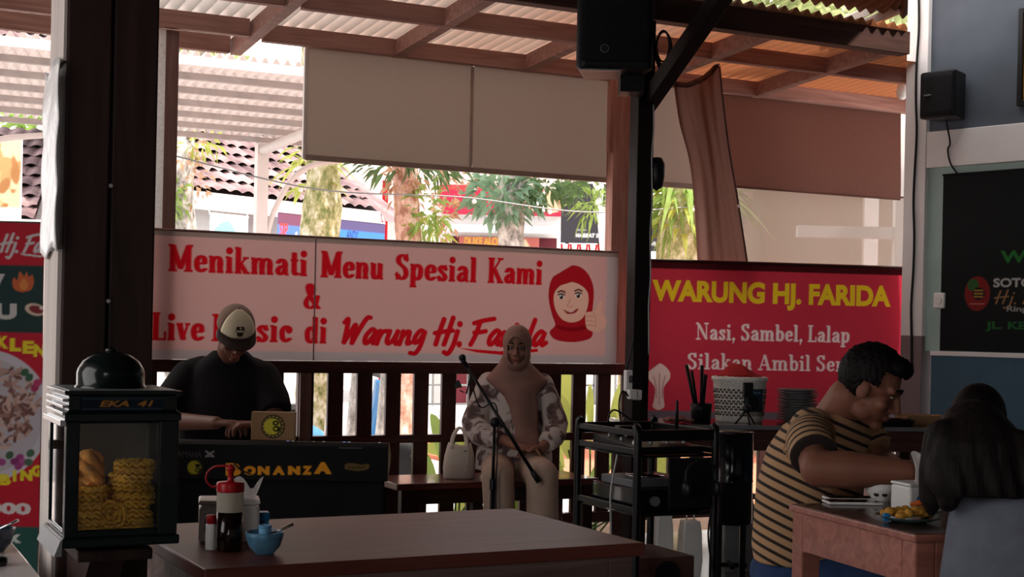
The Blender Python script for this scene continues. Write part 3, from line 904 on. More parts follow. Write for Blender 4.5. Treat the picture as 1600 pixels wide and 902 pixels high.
# dark shop banner on the wall
s0, zt = TW(1473, 272, -.02); s0b, zb = TW(1470, 548, -.02)
Hb = zt - zb; Wb = 1.25
wbn = wthing('wall_banner', 'black wall banner with green and white lettering and a round red emblem', 'banner', s0, zb, -.012)
cv = Canvas(Wb, Hb, .0035, rgb(14, 18, 19))
def wp(px, py):
    s, z = TW(px, py, -.012)
    return s - s0, z - zb
GRN, WHT = rgb(34, 112, 44), rgb(176, 178, 174)
x, y = wp(1563, 411); x2, y2 = wp(1563, 392)
cv.sans('WARUNG', x, x + .62, y, y2 - y, GRN, .03)
x, y = wp(1552, 449); _, y2 = wp(1552, 435)
cv.sans('SOTO S', x, x + .295, y, y2 - y, WHT, .03)
x, y = wp(1553, 475); _, y2 = wp(1553, 453)
cv.pen('Hj. Farida', x, x + .5, y, (y2 - y), rgb(150, 112, 74), BRUSH, .06, .05, .2)
x, y = wp(1573, 487); _, y2 = wp(1573, 478)
cv.sans('Ringin', x, x + .165, y, y2 - y, rgb(150, 150, 146), .02)
x, y = wp(1540, 514); _, y2 = wp(1540, 502)
cv.sans('JL. KEBO', x, x + .37, y, y2 - y, rgb(34, 96, 46), .03)
x, y = wp(1527, 459); x2, _ = wp(1547, 459); _, y2 = wp(1527, 432)
rx, ry = abs(x2 - x), abs(y2 - y)
cv.ell(x, y, rx, ry, rgb(122, 26, 26))
cv.ell(x - rx * .35, y + ry * .5, rx * .45, ry * .35, rgb(46, 90, 40), .6)
cv.ell(x + rx * .1, y, rx * .5, ry * .36, rgb(22, 18, 16))
for k in (-.18, 0, .18):
    cv.rect(x - rx * .28, y + ry * k - .004, x + rx * .46, y + ry * k + .004, rgb(170, 130, 60))
cv.rect(x - rx * .6, y - ry * .62, x + rx * .6, y - ry * .57, rgb(190, 120, 110))
cv.build('banner_sheet', M['print'], wbn)
MB().box2((-.004, -.004, Hb - .012), (Wb, .006, Hb)).build('top_hem', M['black_matte'], wbn)
# socket on the mint wall
s, z = TW(1473, 470, 0)
so = wthing('wall_socket', 'cream wall socket beside the black wall banner', 'socket', s - .01, z - .045, 0)
MB().box2((-.035, -.03, 0), (.035, 0, .09)).build('body', M['white_plastic'], so, bevel=.008)
MB().cyl((0, -.028, .045), (0, -.036, .045), .022, n=20).build('outlet', M['white'], so)
# bulb under the eave
p = P(1410, 140, 8.5)
bl = thing('hanging_bulb', 'unlit white bulb hanging by the white column under the eave', 'lamp', p)
MB().lathe([(.012, .10), (.02, .08), (.03, .03), (.038, -.01), (.03, -.045), (.012, -.06)], 20).build('bulb_glass', M['white_plastic'], bl, smooth=True)
MB().cyl((0, 0, .09), (0, 0, .15), .018).build('bulb_holder', M['black'], bl)
MB().tube([(0, 0, .14), (0, 0, .30)], .004).build('cord', M['cable'], bl)

# ------------------------------------------------------------------ posts
# foreground pillar carrying the cracker tin
pp = P(100, 300, 2.65)
pil = thing('timber_pillar', 'thick dark timber pillar in the foreground behind the cracker tin', 'pillar', (pp.x, pp.y, 0), TH)
MB().box2((0.0, 0, 0), (.083, .18, 3.2)).build('plank', M['post_dark'], pil, bevel=.004)
MB().box2((.087, .004, 0), (.172, .18, 3.2)).build('plank', M['post_dark'], pil, bevel=.004)
mb = MB(); mb.box2((-.008, .004, 0), (-.0005, .176, 1.335))
mb.build('lit_side_strip', M['strip_pale'], pil)['label'] = 'pale strip painted for the daylit pillar side'  # pillar side whitened, daylight from the left put into its colour
mb = MB()
mb.sheet(lambda a, b: (-.012 - .004 * abs(sin(b * 9 + a * 4)) - .004 * b * (1 - b), -.012 + .2 * a, 1.33 + .36 * b + .01 * sin(a * 7)), 14, 22)
mb.build('plastic_wrap', M['plastic_wrap'], pil, smooth=True, solid=.002)['label'] = 'wrinkled clear plastic wrapped on the pillar side'
mb = MB(); mb.box2((-.006, .002, 1.69), (-.0005, .178, 3.2))
GREYSIDE = wood('daylit grey pillar side', rgb(186, 174, 168), rgb(206, 196, 190), 0.8, 3, 'Z')
mb.build('lit_side_board', GREYSIDE, pil)  # lighter than the front planks: daylight on this side painted in
for z in (1.24, 1.46, 2.2):
    MB().cyl((.085, -.004, z), (.085, .002, z), .004, n=10).build('nail', M['chrome'], pil)
# shelf bracket for the tin
sh = thing('wall_shelf', 'small dark shelf fixed to the foreground pillar under the cracker tin', 'shelf', (pp.x, pp.y, 0), TH)

# post left of the white banner, seen just right of the pillar
t = TB(262, 200, -.02)[0]
lp = bthing('timber_post', 'brown timber post with a pale side strip, just right of the foreground pillar', 'post', t, 0)
MB().box2((-.02, -.04, 1.0215), (.045, .04, RZ(0) - .107)).build('shaft', M['post_brown'], lp, bevel=.003)
MB().box2((-.075, -.035, 1.0215), (-.0205, .03, RZ(0) - .107)).build('pale_strip', M['tissue'], lp)
t = TB(967, 250, -.02)[0]
rp = bthing('timber_post', 'red brown timber post between the white and red banners, behind the black post', 'post', t, 0)
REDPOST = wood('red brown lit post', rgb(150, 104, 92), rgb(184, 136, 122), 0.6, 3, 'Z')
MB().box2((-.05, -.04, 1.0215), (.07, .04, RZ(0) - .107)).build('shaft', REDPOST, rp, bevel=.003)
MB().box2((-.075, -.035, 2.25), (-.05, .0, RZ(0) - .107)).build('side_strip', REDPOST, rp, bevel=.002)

# black post with the PA speaker and brace
PT, PD = 0.474, -1.30
post = bthing('black_post', 'black stained post carrying the large speaker in the middle of the hall', 'post', PT, PD)
BLK = wood('near black timber', rgb(24, 17, 16), rgb(36, 26, 24), 0.5, 3, 'Z')
MB().box2((-.046, -.04, 0), (.044, .04, RZ(-1.3) - .14)).build('shaft', BLK, post, bevel=.004)
p0, p1 = Vector((.09, 0.0, 2.30)), Vector((.44, -.22, 2.86))
p0 = Vector((.035, -.01, 2.33))
w1 = P(1128, -6, 6.3); rel = w1 - B(PT, PD)
p1 = Vector((rel.x * UX + rel.y * UY, rel.x * VX + rel.y * VY, w1.z))
p1 = p0 + (p1 - p0) * 2.25
MB().bar(p0 - (p1 - p0) * .08, p1, .075, .075).build('brace', BLK, post, bevel=.004)
pts = smooth_path([(.034 + .004 * sin(i * 2.1), -.046, 2.3 - i * .12) for i in range(11)], 4)
MB().tube(pts, .004).build('conduit', M['silver_cable'], post, smooth=True)
MB().lathe([(.0, -.09), (.03, -.07), (.04, -.02), (.04, .04), (.025, .07), (0, .075)], 16, (.075, -.02, 1.98)).build('horn', M['black'], post, smooth=True)

spx = P(957, 52, 6.45)
pa = thing('loudspeaker', 'large black loudspeaker hung high on the black post', 'speaker', (spx.x, spx.y, 0), radians(1))
z0, z1 = P(965, 112, 6.35).z, 2.84
prof = [(-.175, -.15), (-.15, -.175), (.15, -.175), (.175, -.15), (.12, .13), (-.12, .13)]
MB().slab(prof, z0, z1).build('cabinet', M['black'], pa, bevel=.015)
MB().sheet(lambda a, b: (-.155 + .31 * a, -.179 - .012 * sin(pi * a), z0 + .03 + (z1 - z0 - .06) * b), 14, 10).build('grille', M['grille'], pa, smooth=True, solid=.004)
mb = MB(); mb.cyl((-.05, -.189, z0 + .085), (-.05, -.194, z0 + .085), .019, n=24); mb.build('badge', M['grey_metal'], pa)
mb = MB()
for k in range(3):
    a = k * pi / 3 + pi / 2
    mb.bar((-.05 - .015 * cos(a), -.196, z0 + .085 - .015 * sin(a)), (-.05 + .015 * cos(a), -.196, z0 + .085 + .015 * sin(a)), .003, .003, (0, 1, 0))
mb.cyl((-.05, -.1945, z0 + .085), (-.05, -.1955, z0 + .085), .0165, n=24)
mb.build('emblem', M['black'], pa)
MB().box2((-.16, -.172, z0 - .009), (.02, -.150, z0 - .001)).build('base_trim', M['grey_metal'], pa, bevel=.002)
MB().box2((.04, -.02, z0 - .075), (.15, .12, z0 + .02)).build('bracket', M['black_metal'], pa)
# coil of cable on the post
cpos = P(1036, 72, 6.80)
co = thing('cable_coil', 'coil of black cable hanging on the black post beside the large speaker', 'cable', cpos)
mb = MB()
for k in range(4):
    pts = [(.03 * cos(a) * (1 + .1 * k), -.01 * k, .075 * sin(a) * (1 + .08 * k) - .01 * k) for a in [2 * pi * i / 20 for i in range(21)]]
    mb.tube(pts, .005)
mb.tube(smooth_path([(-.04, .0, .06), (-.06, .0, .1), (-.08, .02, .1)], 4), .005)
mb.build('loops', M['cable'], co, smooth=True)
# extension sockets low on the post
pz = P(986, 605, 6.62)
ps = thing('power_strip', 'white power sockets with plugs hanging on the black post', 'socket', (pz.x, pz.y, pz.z), TH)
MB().box2((-.035, -.015, -.02), (.0, .015, .08)).build('socket_block', M['white_plastic'], ps, bevel=.006)
MB().box2((-.03, -.04, -.055), (.012, -.01, -.01)).build('plug', M['white_plastic'], ps, bevel=.006)
MB().box2((.004, -.03, -.06), (.045, .0, -.012)).build('plug', M['white_plastic'], ps, bevel=.006)
MB().box2((-.022, -.046, .02), (.0, -.014, .055)).build('plug', M['black'], ps, bevel=.004)
MB().tube(smooth_path([(-.03, 0, .07), (-.01, -.01, .16), (.0, -.012, .22)], 5), .004).build('cord', M['cable'], ps, smooth=True)
MB().tube(smooth_path([(-.02, -.03, -.05), (-.06, -.02, -.02), (-.075, -.02, -.1), (-.03, 0, -.22), (.02, .0, -.3)], 6), .004).build('cord', M['cable'], ps, smooth=True)

# ------------------------------------------------------------------ railing
t_end = 4.2
ra = bthing('railing', 'dark red timber railing with broad balusters behind the musicians and banners', 'railing', 0, 0.0)
RAIL0, RAIL1 = 0.955, 1.02
MB().box2((-4.4, -.045, RAIL0), (t_end, .045, RAIL1)).build('top_rail', M['rail'], ra, bevel=.006)
MB().box2((-4.4, -.025, .578), (t_end, .025, .622)).build('middle_rail', M['rail'], ra, bevel=.004)
MB().box2((-4.4, -.03, .10), (t_end, .03, .16)).build('bottom_rail', M['rail'], ra, bevel=.004)
ta, tb_ = TB(523, 630)[0], TB(700, 630)[0]
dt = (tb_ - ta) / 4
k0 = int(math.floor((-4.3 - ta) / dt)); k1 = int((t_end - ta) / dt)
for k in range(k0, k1 + 1):
    MB().box2((ta + k * dt - .043, -.014, .12), (ta + k * dt + .043, .014, RAIL0 + .01)).build('baluster', M['rail_v'], ra, bevel=.003)
tq = TB(474, 630)[0]
MB().box2((tq - .03, -.04, 0), (tq + .03, .04, RAIL0 + .005)).build('post', M['post_brown'], ra, bevel=.003)['label'] = 'brown railing post coloured paler for its lit face'  # paler than the rails, its lit face put into the colour

# ------------------------------------------------------------------ blinds and nets
def hang(name, label, cat, t0, t1, z0, z1, d, m, group=None, nu=16, nv=12, wav=.004):
    o = bthing(name, label, cat, t0, d, z0, group)
    W, H = t1 - t0, z1 - z0
    mb = MB(); mb.sheet(lambda a, b: (W * a, wav * sin(a * 11 + b * 3), H * b), nu, nv)
    mb.build('fabric', m, o, smooth=True)
    return o, W, H
tA = TB(478, 160, .09)[0]; tM = TB(739, 200, .09)[0]; tR = TB(1088, 220, .09)[0]
zt = RZ(0) - .065; zb = TB(480, 243, .09)[1]
for (a, b, lb) in [(tA, tM - .004, 'cream roller blind half drawn down, the left one above the white banner'),
                   (tM + .0, tR, 'cream roller blind half drawn down, the right one behind the black post')]:
    o, W, H = hang('roller_blind', lb, 'blind', a, b, zb, zt, .09, M['blind'], 'cream roller blinds')
    MB().box2((0, -.012, -.025), (W, .012, .004)).build('bottom_bar', mat('blind bottom bar', rgb(150, 132, 120), .6), o, bevel=.003)
    MB().cyl((0, 0, H - .005), (W, 0, H - .005), .022).build('roller', M['blind_edge'], o, smooth=True)
    if a == tA:
        MB().box2((-.014, -.012, -.02), (.0, .012, H)).build('side_edge', M['blind_edge'], o)
        MB().box2((W - .016, -.008, 0), (W, .002, H - .03)).build('seam', mat('blind seam', rgb(168, 150, 138), .8), o)
# brown net at the right
t0, t1 = TB(1128, 220, .05)[0], TB(1408, 220, .05)[0]
zb = TB(1135, 291, .05)[1]
o, W, H = hang('shade_net', 'brown shade net blind hanging under the eave beside the white column', 'blind', t0, t1, zb, zt, .05, M['net_brown'], wav=.008)
MB().cyl((0, 0, H - .01), (W, 0, H - .01), .025).build('roller', M['beam_dark'], o, smooth=True)
MB().cyl((0, 0, 0), (W, 0, 0), .006, n=8).build('bottom_cord', M['net_brown'], o)
# pale net stretched below it
t0, t1 = TB(1148, 350, .16)[0], TB(1420, 350, .16)[0]
o, W, H = hang('insect_net', 'pale see-through net stretched between the brown shade net and the red banner', 'net', t0, t1, 1.0, zb + .03, .16, M['net_white'], wav=.01)
MB().cyl((0, 0, H), (W, 0, H), .006, n=8).build('top_cord', M['net_brown'], o)
# twisted brown drape tied up at one corner
dr = thing('net_drape', 'brown net drape tied up by one corner and hanging in front of the cream blind', 'drape')
Yd = 8.32
L_ = [P(1052, 128, Yd), P(1062, 190, Yd), P(1078, 250, Yd), (P(1086, 320, Yd)), P(1092, 440, Yd)]
R_ = [P(1124, 98, Yd - .06), P(1128, 150, Yd - .03), P(1137, 230, Yd), P(1150, 310, Yd), P(1170, 440, Yd)]
Ls, Rs = smooth_path(L_, 8), smooth_path(R_, 8)
def dfn(a, b):
    i = min(int(b * (len(Ls) - 1)), len(Ls) - 2); f = b * (len(Ls) - 1) - i
    l = Ls[i].lerp(Ls[i + 1], f); r = Rs[i].lerp(Rs[i + 1], f)
    p = l.lerp(r, a)
    sag = .06 * sin(pi * a) * max(0, 1 - b * 5)
    return (p.x, p.y + .035 * sin(a * 9 + b * 2.5) + .015 * sin(a * 23), p.z - sag)
MB().sheet(dfn, 30, 36).build('cloth', M['drape'], dr, smooth=True)
MB().tube([dfn(i / 14, 0) for i in range(15)], .016).build('rolled_edge', M['beam_dark'], dr, smooth=True)
MB().tube([dfn(1, i / 14) for i in range(15)], .006).build('side_hem', M['beam_dark'], dr, smooth=True)
q = Vector(dfn(.98, 0)); MB().ball(q + Vector((0, -.02, 0)), .012).build('pin', M['chrome'], dr, smooth=True)
q = Vector(dfn(1, .78)); MB().ball(q + Vector((0, -.012, 0)), .011).build('button', M['white_plastic'], dr, smooth=True)
MB().tube([Vector(dfn(1, 0)), Vector(dfn(1, 0)) + Vector((-.02, -.01, .16))], .004).build('tie_string', M['white'], dr)
# ------------------------------------------------------------------ white banner
BD = -.062
tL = TB(205, 460, BD)[0]; tRr = TB(964, 480, BD)[0]
zB, zT = TB(600, 566, BD)[1], TB(600, 377, BD)[1]
zB, zT = 1.022, 1.668
Wb, Hb = tRr - tL, zT - zB
wb = bthing('white_banner', 'long white banner with red lettering and a hijab portrait, tied along the railing', 'banner', tL, BD, zB)
BASE = rgb(214, 168, 163)
cv = Canvas(Wb, Hb, .0033, BASE)
def bp(px, py):
    t, z = TB(px, py, BD)
    return t - tL, z - zB
EDGE = rgb(186, 172, 172)
cv.rect(0, 0, Wb, .045, EDGE)
cv.rect(Wb - .075, 0, Wb, Hb, EDGE)
cv.rect(0, Hb - .03, Wb, Hb, rgb(150, 132, 124))
RED = rgb(196, 22, 34)
def serif_line(text, pxl, pyl, pxr, pyr, captop_l, a=.12, b=.045):
    x0, y0 = bp(pxl, pyl); x1, y1 = bp(pxr, pyr); _, yt = bp(pxl, captop_l)
    cv.pen(text, x0, x1, (y0 + y1) / 2, yt - y0, RED, SERIF, a, b)
serif_line('Menikmati', 262, 423, 481, 432, 381)
serif_line('Menu', 500, 433, 601, 437, 392)
serif_line('Spesial', 617, 437, 745, 441, 397)
serif_line('Kami', 761, 441, 848, 446, 402)
serif_line('&', 473, 483, 499, 483, 443)
serif_line('Live', 236, 531, 320, 533, 488)
serif_line('Music', 330, 533, 456, 535, 491)
serif_line('di', 475, 536, 511, 537, 495)
def brush_line(text, pxl, pxr, py, cap, a=.1, b=.085):
    x0, y0 = bp(pxl, py); x1, y1 = bp(pxr, py + 3); _, yt = bp(pxl, cap)
    cv.pen(text, x0, x1, (y0 + y1) / 2, yt - y0, RED, BRUSH, a, b, .22)
brush_line('Warung', 531, 662, 537, 494)
brush_line('Hj.', 676, 722, 538, 494)
brush_line('Farida', 731, 850, 539, 496)
pts = [bp(713, 543), bp(740, 546), bp(780, 549), bp(840, 545), bp(840, 550), bp(785, 555), bp(745, 551)]
cv.poly(pts, RED)
# hijab portrait with a raised thumb
HR, HR2, SK, SK2 = rgb(168, 28, 38), rgb(136, 18, 28), rgb(226, 178, 160), rgb(206, 150, 132)
cv.blob([bp(*q) for q in [(893, 415), (915, 424), (927, 450), (926, 485), (921, 508), (926, 520), (920, 530), (895, 535), (868, 531), (859, 519), (868, 508), (863, 490), (858, 460), (865, 432)]], HR)
cv.blob([bp(*q) for q in [(868, 508), (893, 512), (921, 508), (915, 515), (893, 518), (872, 514)]], HR2)
cv.blob([bp(*q) for q in [(893, 441), (909, 447), (919, 460), (918, 482), (909, 499), (893, 504), (878, 498), (868, 480), (867, 459), (877, 446)]], SK)
for ex in (878, 904):
    cx, cy = bp(ex, 464 if ex < 890 else 462); u = .0037
    cv.ell(cx, cy, u * 5, u * 3.6, rgb(240, 236, 232)); cv.ell(cx, cy - .001, u * 3.4, u * 3.4, rgb(40, 26, 22)); cv.ell(cx - .004, cy + .005, u, u, rgb(240, 236, 232))
    cv.stroke(smooth_path([(cx - .022, cy + .026), (cx, cy + .034), (cx + .022, cy + .026)], 5), .005, .005, rgb(96, 56, 46))
    cv.stroke(smooth_path([(cx - .02, cy + .01), (cx, cy + .017), (cx + .02, cy + .01)], 5), .004, .004, rgb(40, 24, 20))
cv.stroke(smooth_path([bp(891, 468), bp(890, 474), bp(887, 478), bp(892, 480), bp(896, 478)], 5), .004, .003, SK2)
cv.blob([bp(*q) for q in [(881, 484), (892, 487), (904, 482), (901, 488), (893, 491), (886, 490)]], rgb(150, 50, 46))
cv.poly([bp(883, 485), bp(892, 487.5), bp(902, 483.5), bp(893, 488.5)], rgb(240, 232, 228))
cv.blob([bp(*q) for q in [(936, 471), (942, 474), (940, 488), (946, 496), (947, 508), (938, 517), (926, 518), (917, 513), (915, 500), (916, 489), (925, 487), (932, 484)]], SK)
for yy in (494, 501, 508):
    cv.stroke([bp(917, yy), bp(928, yy + 1)], .003, .003, SK2)
cv.stroke(smooth_path([bp(928, 488), bp(931, 500), bp(930, 512)], 5), .003, .003, SK2)
cv.build('banner_sheet', M['print_cloth'], wb, bend=lambda u, v: .006 * np.sin(u * 17) * np.sin(v * 3) + .004 * np.sin(v * 9 + u * 4))
xs = bp(491, 470)[0]
MB().box2((xs - .003, -.009, 0), (xs + .003, -.003, Hb)).build('seam', mat('banner seam', rgb(150, 128, 124), .8), wb)
MB().tube([(0, 0, Hb), (Wb, 0, Hb)], .006).build('hem_cord', M['post_brown'], wb)

# ------------------------------------------------------------------ red banner
A = P(1001, 404, 8.10); Bq = P(1411, 416, 8.36)
ang = math.atan2(Bq.y - A.y, Bq.x - A.x)
Wr = sqrt((Bq.x - A.x) ** 2 + (Bq.y - A.y) ** 2)
zT = (A.z + Bq.z) / 2; zB = P(1001, 668, 8.10).z; Hr = zT - zB
rb = thing('red_banner', 'red cloth banner with yellow heading and white serif lettering right of the black post', 'banner', (A.x, A.y, zB), ang)
def rp_(px, py):
    r = P(px, py, 1.0) - Vector((0, 0, EYE))
    n = Vector((-sin(ang), cos(ang), 0))
    k = (A.x * n.x + A.y * n.y) / (r.x * n.x + r.y * n.y)
    p = r * k
    return (p.x - A.x) * cos(ang) + (p.y - A.y) * sin(ang), p.z + EYE - zB
RB = rgb(198, 56, 76)
cv = Canvas(Wr, Hr, .0036, RB)
cv.rect(0, 0, Wr, rp_(1100, 643)[1], rgb(112, 100, 112))
cv.rect(0, Hr - .055, Wr, Hr, rgb(70, 24, 28))
YEL, WHT = rgb(238, 208, 44), rgb(244, 226, 226)
x0, y0 = rp_(1019, 471); x1, y1 = rp_(1391, 479); yt = rp_(1019, 437)[1]
xa = rp_(1188, 474)[0]
xw, xh = rp_(1200, 475)[0], rp_(1258, 476)[0]
xf = rp_(1267, 476)[0]
hcap = (yt - y0)
cv.sans('WARUNG HJ. FARIDA', x0, x1, (y0 + y1) / 2, hcap, YEL, .045)
x0, y0 = rp_(1086, 530); x1, y1 = rp_(1329, 536); yt = rp_(1086, 504)[1]
cv.pen('Nasi, Sambel, Lalap', x0, x1, (y0 + y1) / 2, yt - y0, WHT, SERIF, .084, .04)
x0, y0 = rp_(1072, 576); x1, y1 = rp_(1372, 582); yt = rp_(1072, 551)[1]
cv.pen('Silakan Ambil Sendiri', x0, x1, (y0 + y1) / 2, yt - y0, WHT, SERIF, .084, .04)
# praying hands drawing at the lower left
HC, HC2 = rgb(238, 206, 200), rgb(190, 134, 130)
cv.blob([rp_(*q) for q in [(1031, 568), (1046, 580), (1047, 592), (1038, 606), (1038, 625), (1039, 636), (1030, 641), (1021, 636), (1023, 625), (1024, 606), (1014, 592), (1015, 580)]], HC)
cv.stroke([rp_(1031, 584), rp_(1031, 632)], .003, .003, HC2)
for dx in (-9, 9):
    cv.stroke(smooth_path([rp_(1031 + dx, 588), rp_(1031 + dx * .6, 604), rp_(1031 + dx * .5, 622)], 5), .003, .003, HC2)
cv.build('banner_sheet', M['print_cloth'], rb, bend=lambda u, v: .012 * np.sin(u * 19) * (1 - v) + .004 * np.sin(v * 8 + u * 6))
MB().tube([(-.06, 0, Hr - .01), (Wr + .05, 0, Hr - .01)], .008).build('hem_cord', M['rail'], rb)

# ------------------------------------------------------------------ menu banner at the far left
Y0 = 5.0
Wm = .6; xR = P(67, 600, Y0).x
zt = P(40, 349, Y0).z; zb = .06; Hm = zt - zb
mbn = thing('menu_banner', 'tall red and green standing menu banner left of the foreground pillar', 'banner', (xR - Wm, Y0, zb))
def mp_(px, py):
    p = P(px, py, Y0)
    return p.x - (xR - Wm), p.z - zb
R1, G1 = rgb(186, 28, 48), rgb(34, 58, 56)
cv = Canvas(Wm, Hm, .0036, R1)
cv.rect(0, mp_(30, 520)[1], Wm, mp_(30, 415)[1], G1)
WH, YL = rgb(206, 200, 200), rgb(226, 206, 40)
x1, y0 = mp_(86, 396); _, yt = mp_(60, 366); x0 = mp_(-150, 0)[0]
cv.pen('Warung', mp_(-118, 0)[0], mp_(4, 0)[0], y0, yt - y0, WH, BRUSH, .075, .06, .25)
cv.pen('Hj.', mp_(9, 0)[0], mp_(40, 0)[0], y0, yt - y0, WH, BRUSH, .075, .06, .25)
cv.pen('Fa', mp_(46, 0)[0], mp_(66, 0)[0] + .02, y0, yt - y0, WH, BRUSH, .075, .06, .25)
cv.poly([mp_(33, 396), mp_(68, 400), mp_(68, 403), mp_(36, 399)], WH)
x, y = mp_(-90, 452); _, yt = mp_(0, 428)
cv.sans('NEW', mp_(-72, 0)[0], mp_(18, 0)[0], y, yt - y, rgb(196, 192, 190), .06)
x, y = mp_(0, 499); _, yt = mp_(0, 474)
cv.sans('MENU', mp_(-98, 0)[0], mp_(38, 0)[0], y, yt - y, rgb(196, 192, 190), .06)
cv.blob([mp_(*q) for q in [(38, 457), (24, 452), (21, 440), (24, 434), (29, 438), (33, 425), (40, 432), (44, 425), (47, 433), (53, 430), (55, 443), (50, 454)]], rgb(196, 96, 56))
cv.blob([mp_(*q) for q in [(38, 454), (32, 448), (35, 440), (40, 436), (46, 444), (44, 452)]], rgb(214, 132, 72))
cx, cy = mp_(57, 484); cv.ell(cx, cy, .037, .021, rgb(214, 190, 170), -.2); cv.ell(cx + .004, cy, .027, .014, rgb(128, 44, 50), -.2); cv.ell(cx + .022, cy + .006, .007, .006, rgb(230, 214, 200))
for ch, px, py in zip('TONGKLEN', (-100, -76, -52, -28, -4, 16, 36, 54), (530, 531, 533, 536, 545, 549, 553, 558)):
    x, y = mp_(px, py); cv.sans(ch, x, x + .042, y, .047, YL, .06)
# dish of meat with a garnish
cx, cy = mp_(-22, 650); cv.ell(cx, cy, .235, .235, rgb(196, 190, 196)); cv.ell(cx, cy, .205, .205, rgb(180, 172, 178))
for i in range(420):
    a, r = random.uniform(0, 2 * pi), .19 * sqrt(random.random())
    x, y = cx + r * cos(a), cy + .03 + r * sin(a) * .8
    c = random.choice([rgb(150, 112, 104), rgb(178, 142, 130), rgb(122, 84, 76), rgb(196, 164, 152), rgb(108, 72, 66)])
    t = random.uniform(0, pi); l = random.uniform(.008, .03)
    cv.stroke([(x, y), (x + l * cos(t), y + l * sin(t))], .006, .006, c)
for px, py, c in [(33, 715, rgb(150, 60, 120)), (25, 721, rgb(126, 44, 100)), (38, 722, rgb(172, 86, 140)), (31, 728, rgb(150, 60, 120)), (50, 708, rgb(70, 98, 76)), (17, 711, rgb(64, 94, 70)), (47, 722, rgb(72, 100, 80)), (4, 722, rgb(160, 70, 128)), (56, 606, rgb(160, 50, 90)), (40, 582, rgb(58, 92, 66)), (47, 590, rgb(58, 92, 66)), (60, 598, rgb(180, 60, 100))]:
    x, y = mp_(px, py); cv.ell(x, y, .016, .013, c, random.random())
for ch, px, py in zip('KAMBING', (-62, -44, -22, 0, 22, 34, 51), (764, 764, 761, 758, 752, 751, 744)):
    x, y = mp_(px, py); cv.sans(ch, x, x + (.012 if ch == 'I' else .042), y, .04, YL, .06)
x, y = mp_(0, 803); _, yt = mp_(0, 785)
cv.sans('15.000', mp_(-52, 0)[0], mp_(67, 0)[0], y, yt - y, rgb(218, 208, 206), .05)
cv.rect(0, 0, Wm, mp_(0, 822)[1], rgb(40, 84, 78))
x, y = mp_(0, 848); _, yt = mp_(0, 828)
cv.sans('Empuk', mp_(-38, 0)[0], mp_(53, 0)[0], y, yt - y, rgb(210, 214, 210), .05)
cv.build('banner_sheet', M['print'], mbn, bend=lambda u, v: .012 * np.sin(u * 5) + .004 * np.sin(v * 14 + u * 5))
MB().box2((0, -.008, Hm - .01), (Wm, .008, Hm + .006)).build('top_bar', M['black'], mbn)
mb = MB()
for a, b in [((.02, .03, .02), (.58, .03, Hm - .02)), ((.58, .03, .02), (.02, .03, Hm - .02))]:
    mb.tube([a, b], .006)
mb.build('cross_frame', M['black_metal'], mbn)
for x in (.05, .55):
    MB().tube([(x, .03, .1), (x, .3, -zb)], .007).build('foot', M['black_metal'], mbn)
    MB().tube([(x, .03, .1), (x, -.05, -zb)], .007).build('foot', M['black_metal'], mbn)
# ------------------------------------------------------------------ tables
def table(root, L, W, H, top_m, side_m, apron=.10, leg=.06, th=.028, over=.02, edge_m=None):
    """rectangular table, root at the centre of its footprint"""
    if edge_m is None:
        MB().box2((-L / 2, -W / 2, H - th), (L / 2, W / 2, H)).build('table_top', top_m, root, bevel=.004)
    else:
        MB().box2((-L / 2, -W / 2, H - th), (L / 2, W / 2, H - .0015)).build('table_top', edge_m, root, bevel=.004)
        MB().box2((-L / 2 + .006, -W / 2 + .006, H - .0018), (L / 2 - .006, W / 2 - .006, H)).build('top_sheet', top_m, root)
    x, y = L / 2 - over, W / 2 - over
    for nm, lo, hi in (('apron', (-x + leg, -y, H - th - apron), (x - leg, -y + .022, H - th)), ('apron', (-x + leg, y - .022, H - th - apron), (x - leg, y, H - th)),
                       ('apron', (-x, -y + leg, H - th - apron), (-x + .022, y - leg, H - th)), ('apron', (x - .022, -y + leg, H - th - apron), (x, y - leg, H - th))):
        MB().box2(lo, hi).build(nm, side_m, root, bevel=.002)
    for sx in (-1, 1):
        for sy in (-1, 1):
            MB().box2((sx * x, sy * y, 0), (sx * (x - leg), sy * (y - leg), H - th)).build('leg', side_m, root, bevel=.004)
TH2 = math.atan2(.46, .874)
ct = thing('dining_table', 'long brown lacquered table in front of the musicians, holding the sauce bottle', 'table', (-.271, 3.075, 0), TH2)
table(ct, .963, .612, .75, M['table_brown'], M['table_side'], .085)
lt = thing('dining_table', 'glossy pale topped table at the lower left corner beside the pillar', 'table', (-1.04 - .5 * UX + .31 * sin(TH), 2.93 - .5 * UY - .31 * cos(TH), 0), TH)
PALE = mat('pale glossy table top', rgb(196, 188, 186), 0.2, 0, 0.05, 5, coat=.3)
table(lt, 1.0, .62, .75, PALE, M['table_side'])
A3 = math.atan2(.316, .949)
rtc = Vector((.7556 + .5 * .949 + .29 * .316, 3.797 + .5 * .316 - .29 * .949, 0))
rt = thing('dining_table', 'red brown wooden table at the right where the striped shirt man eats', 'table', rtc, A3)
table(rt, 1.0, .58, .75, M['table_dark'], M['table_red'], .10, .055, .02, .008, M['table_red'])

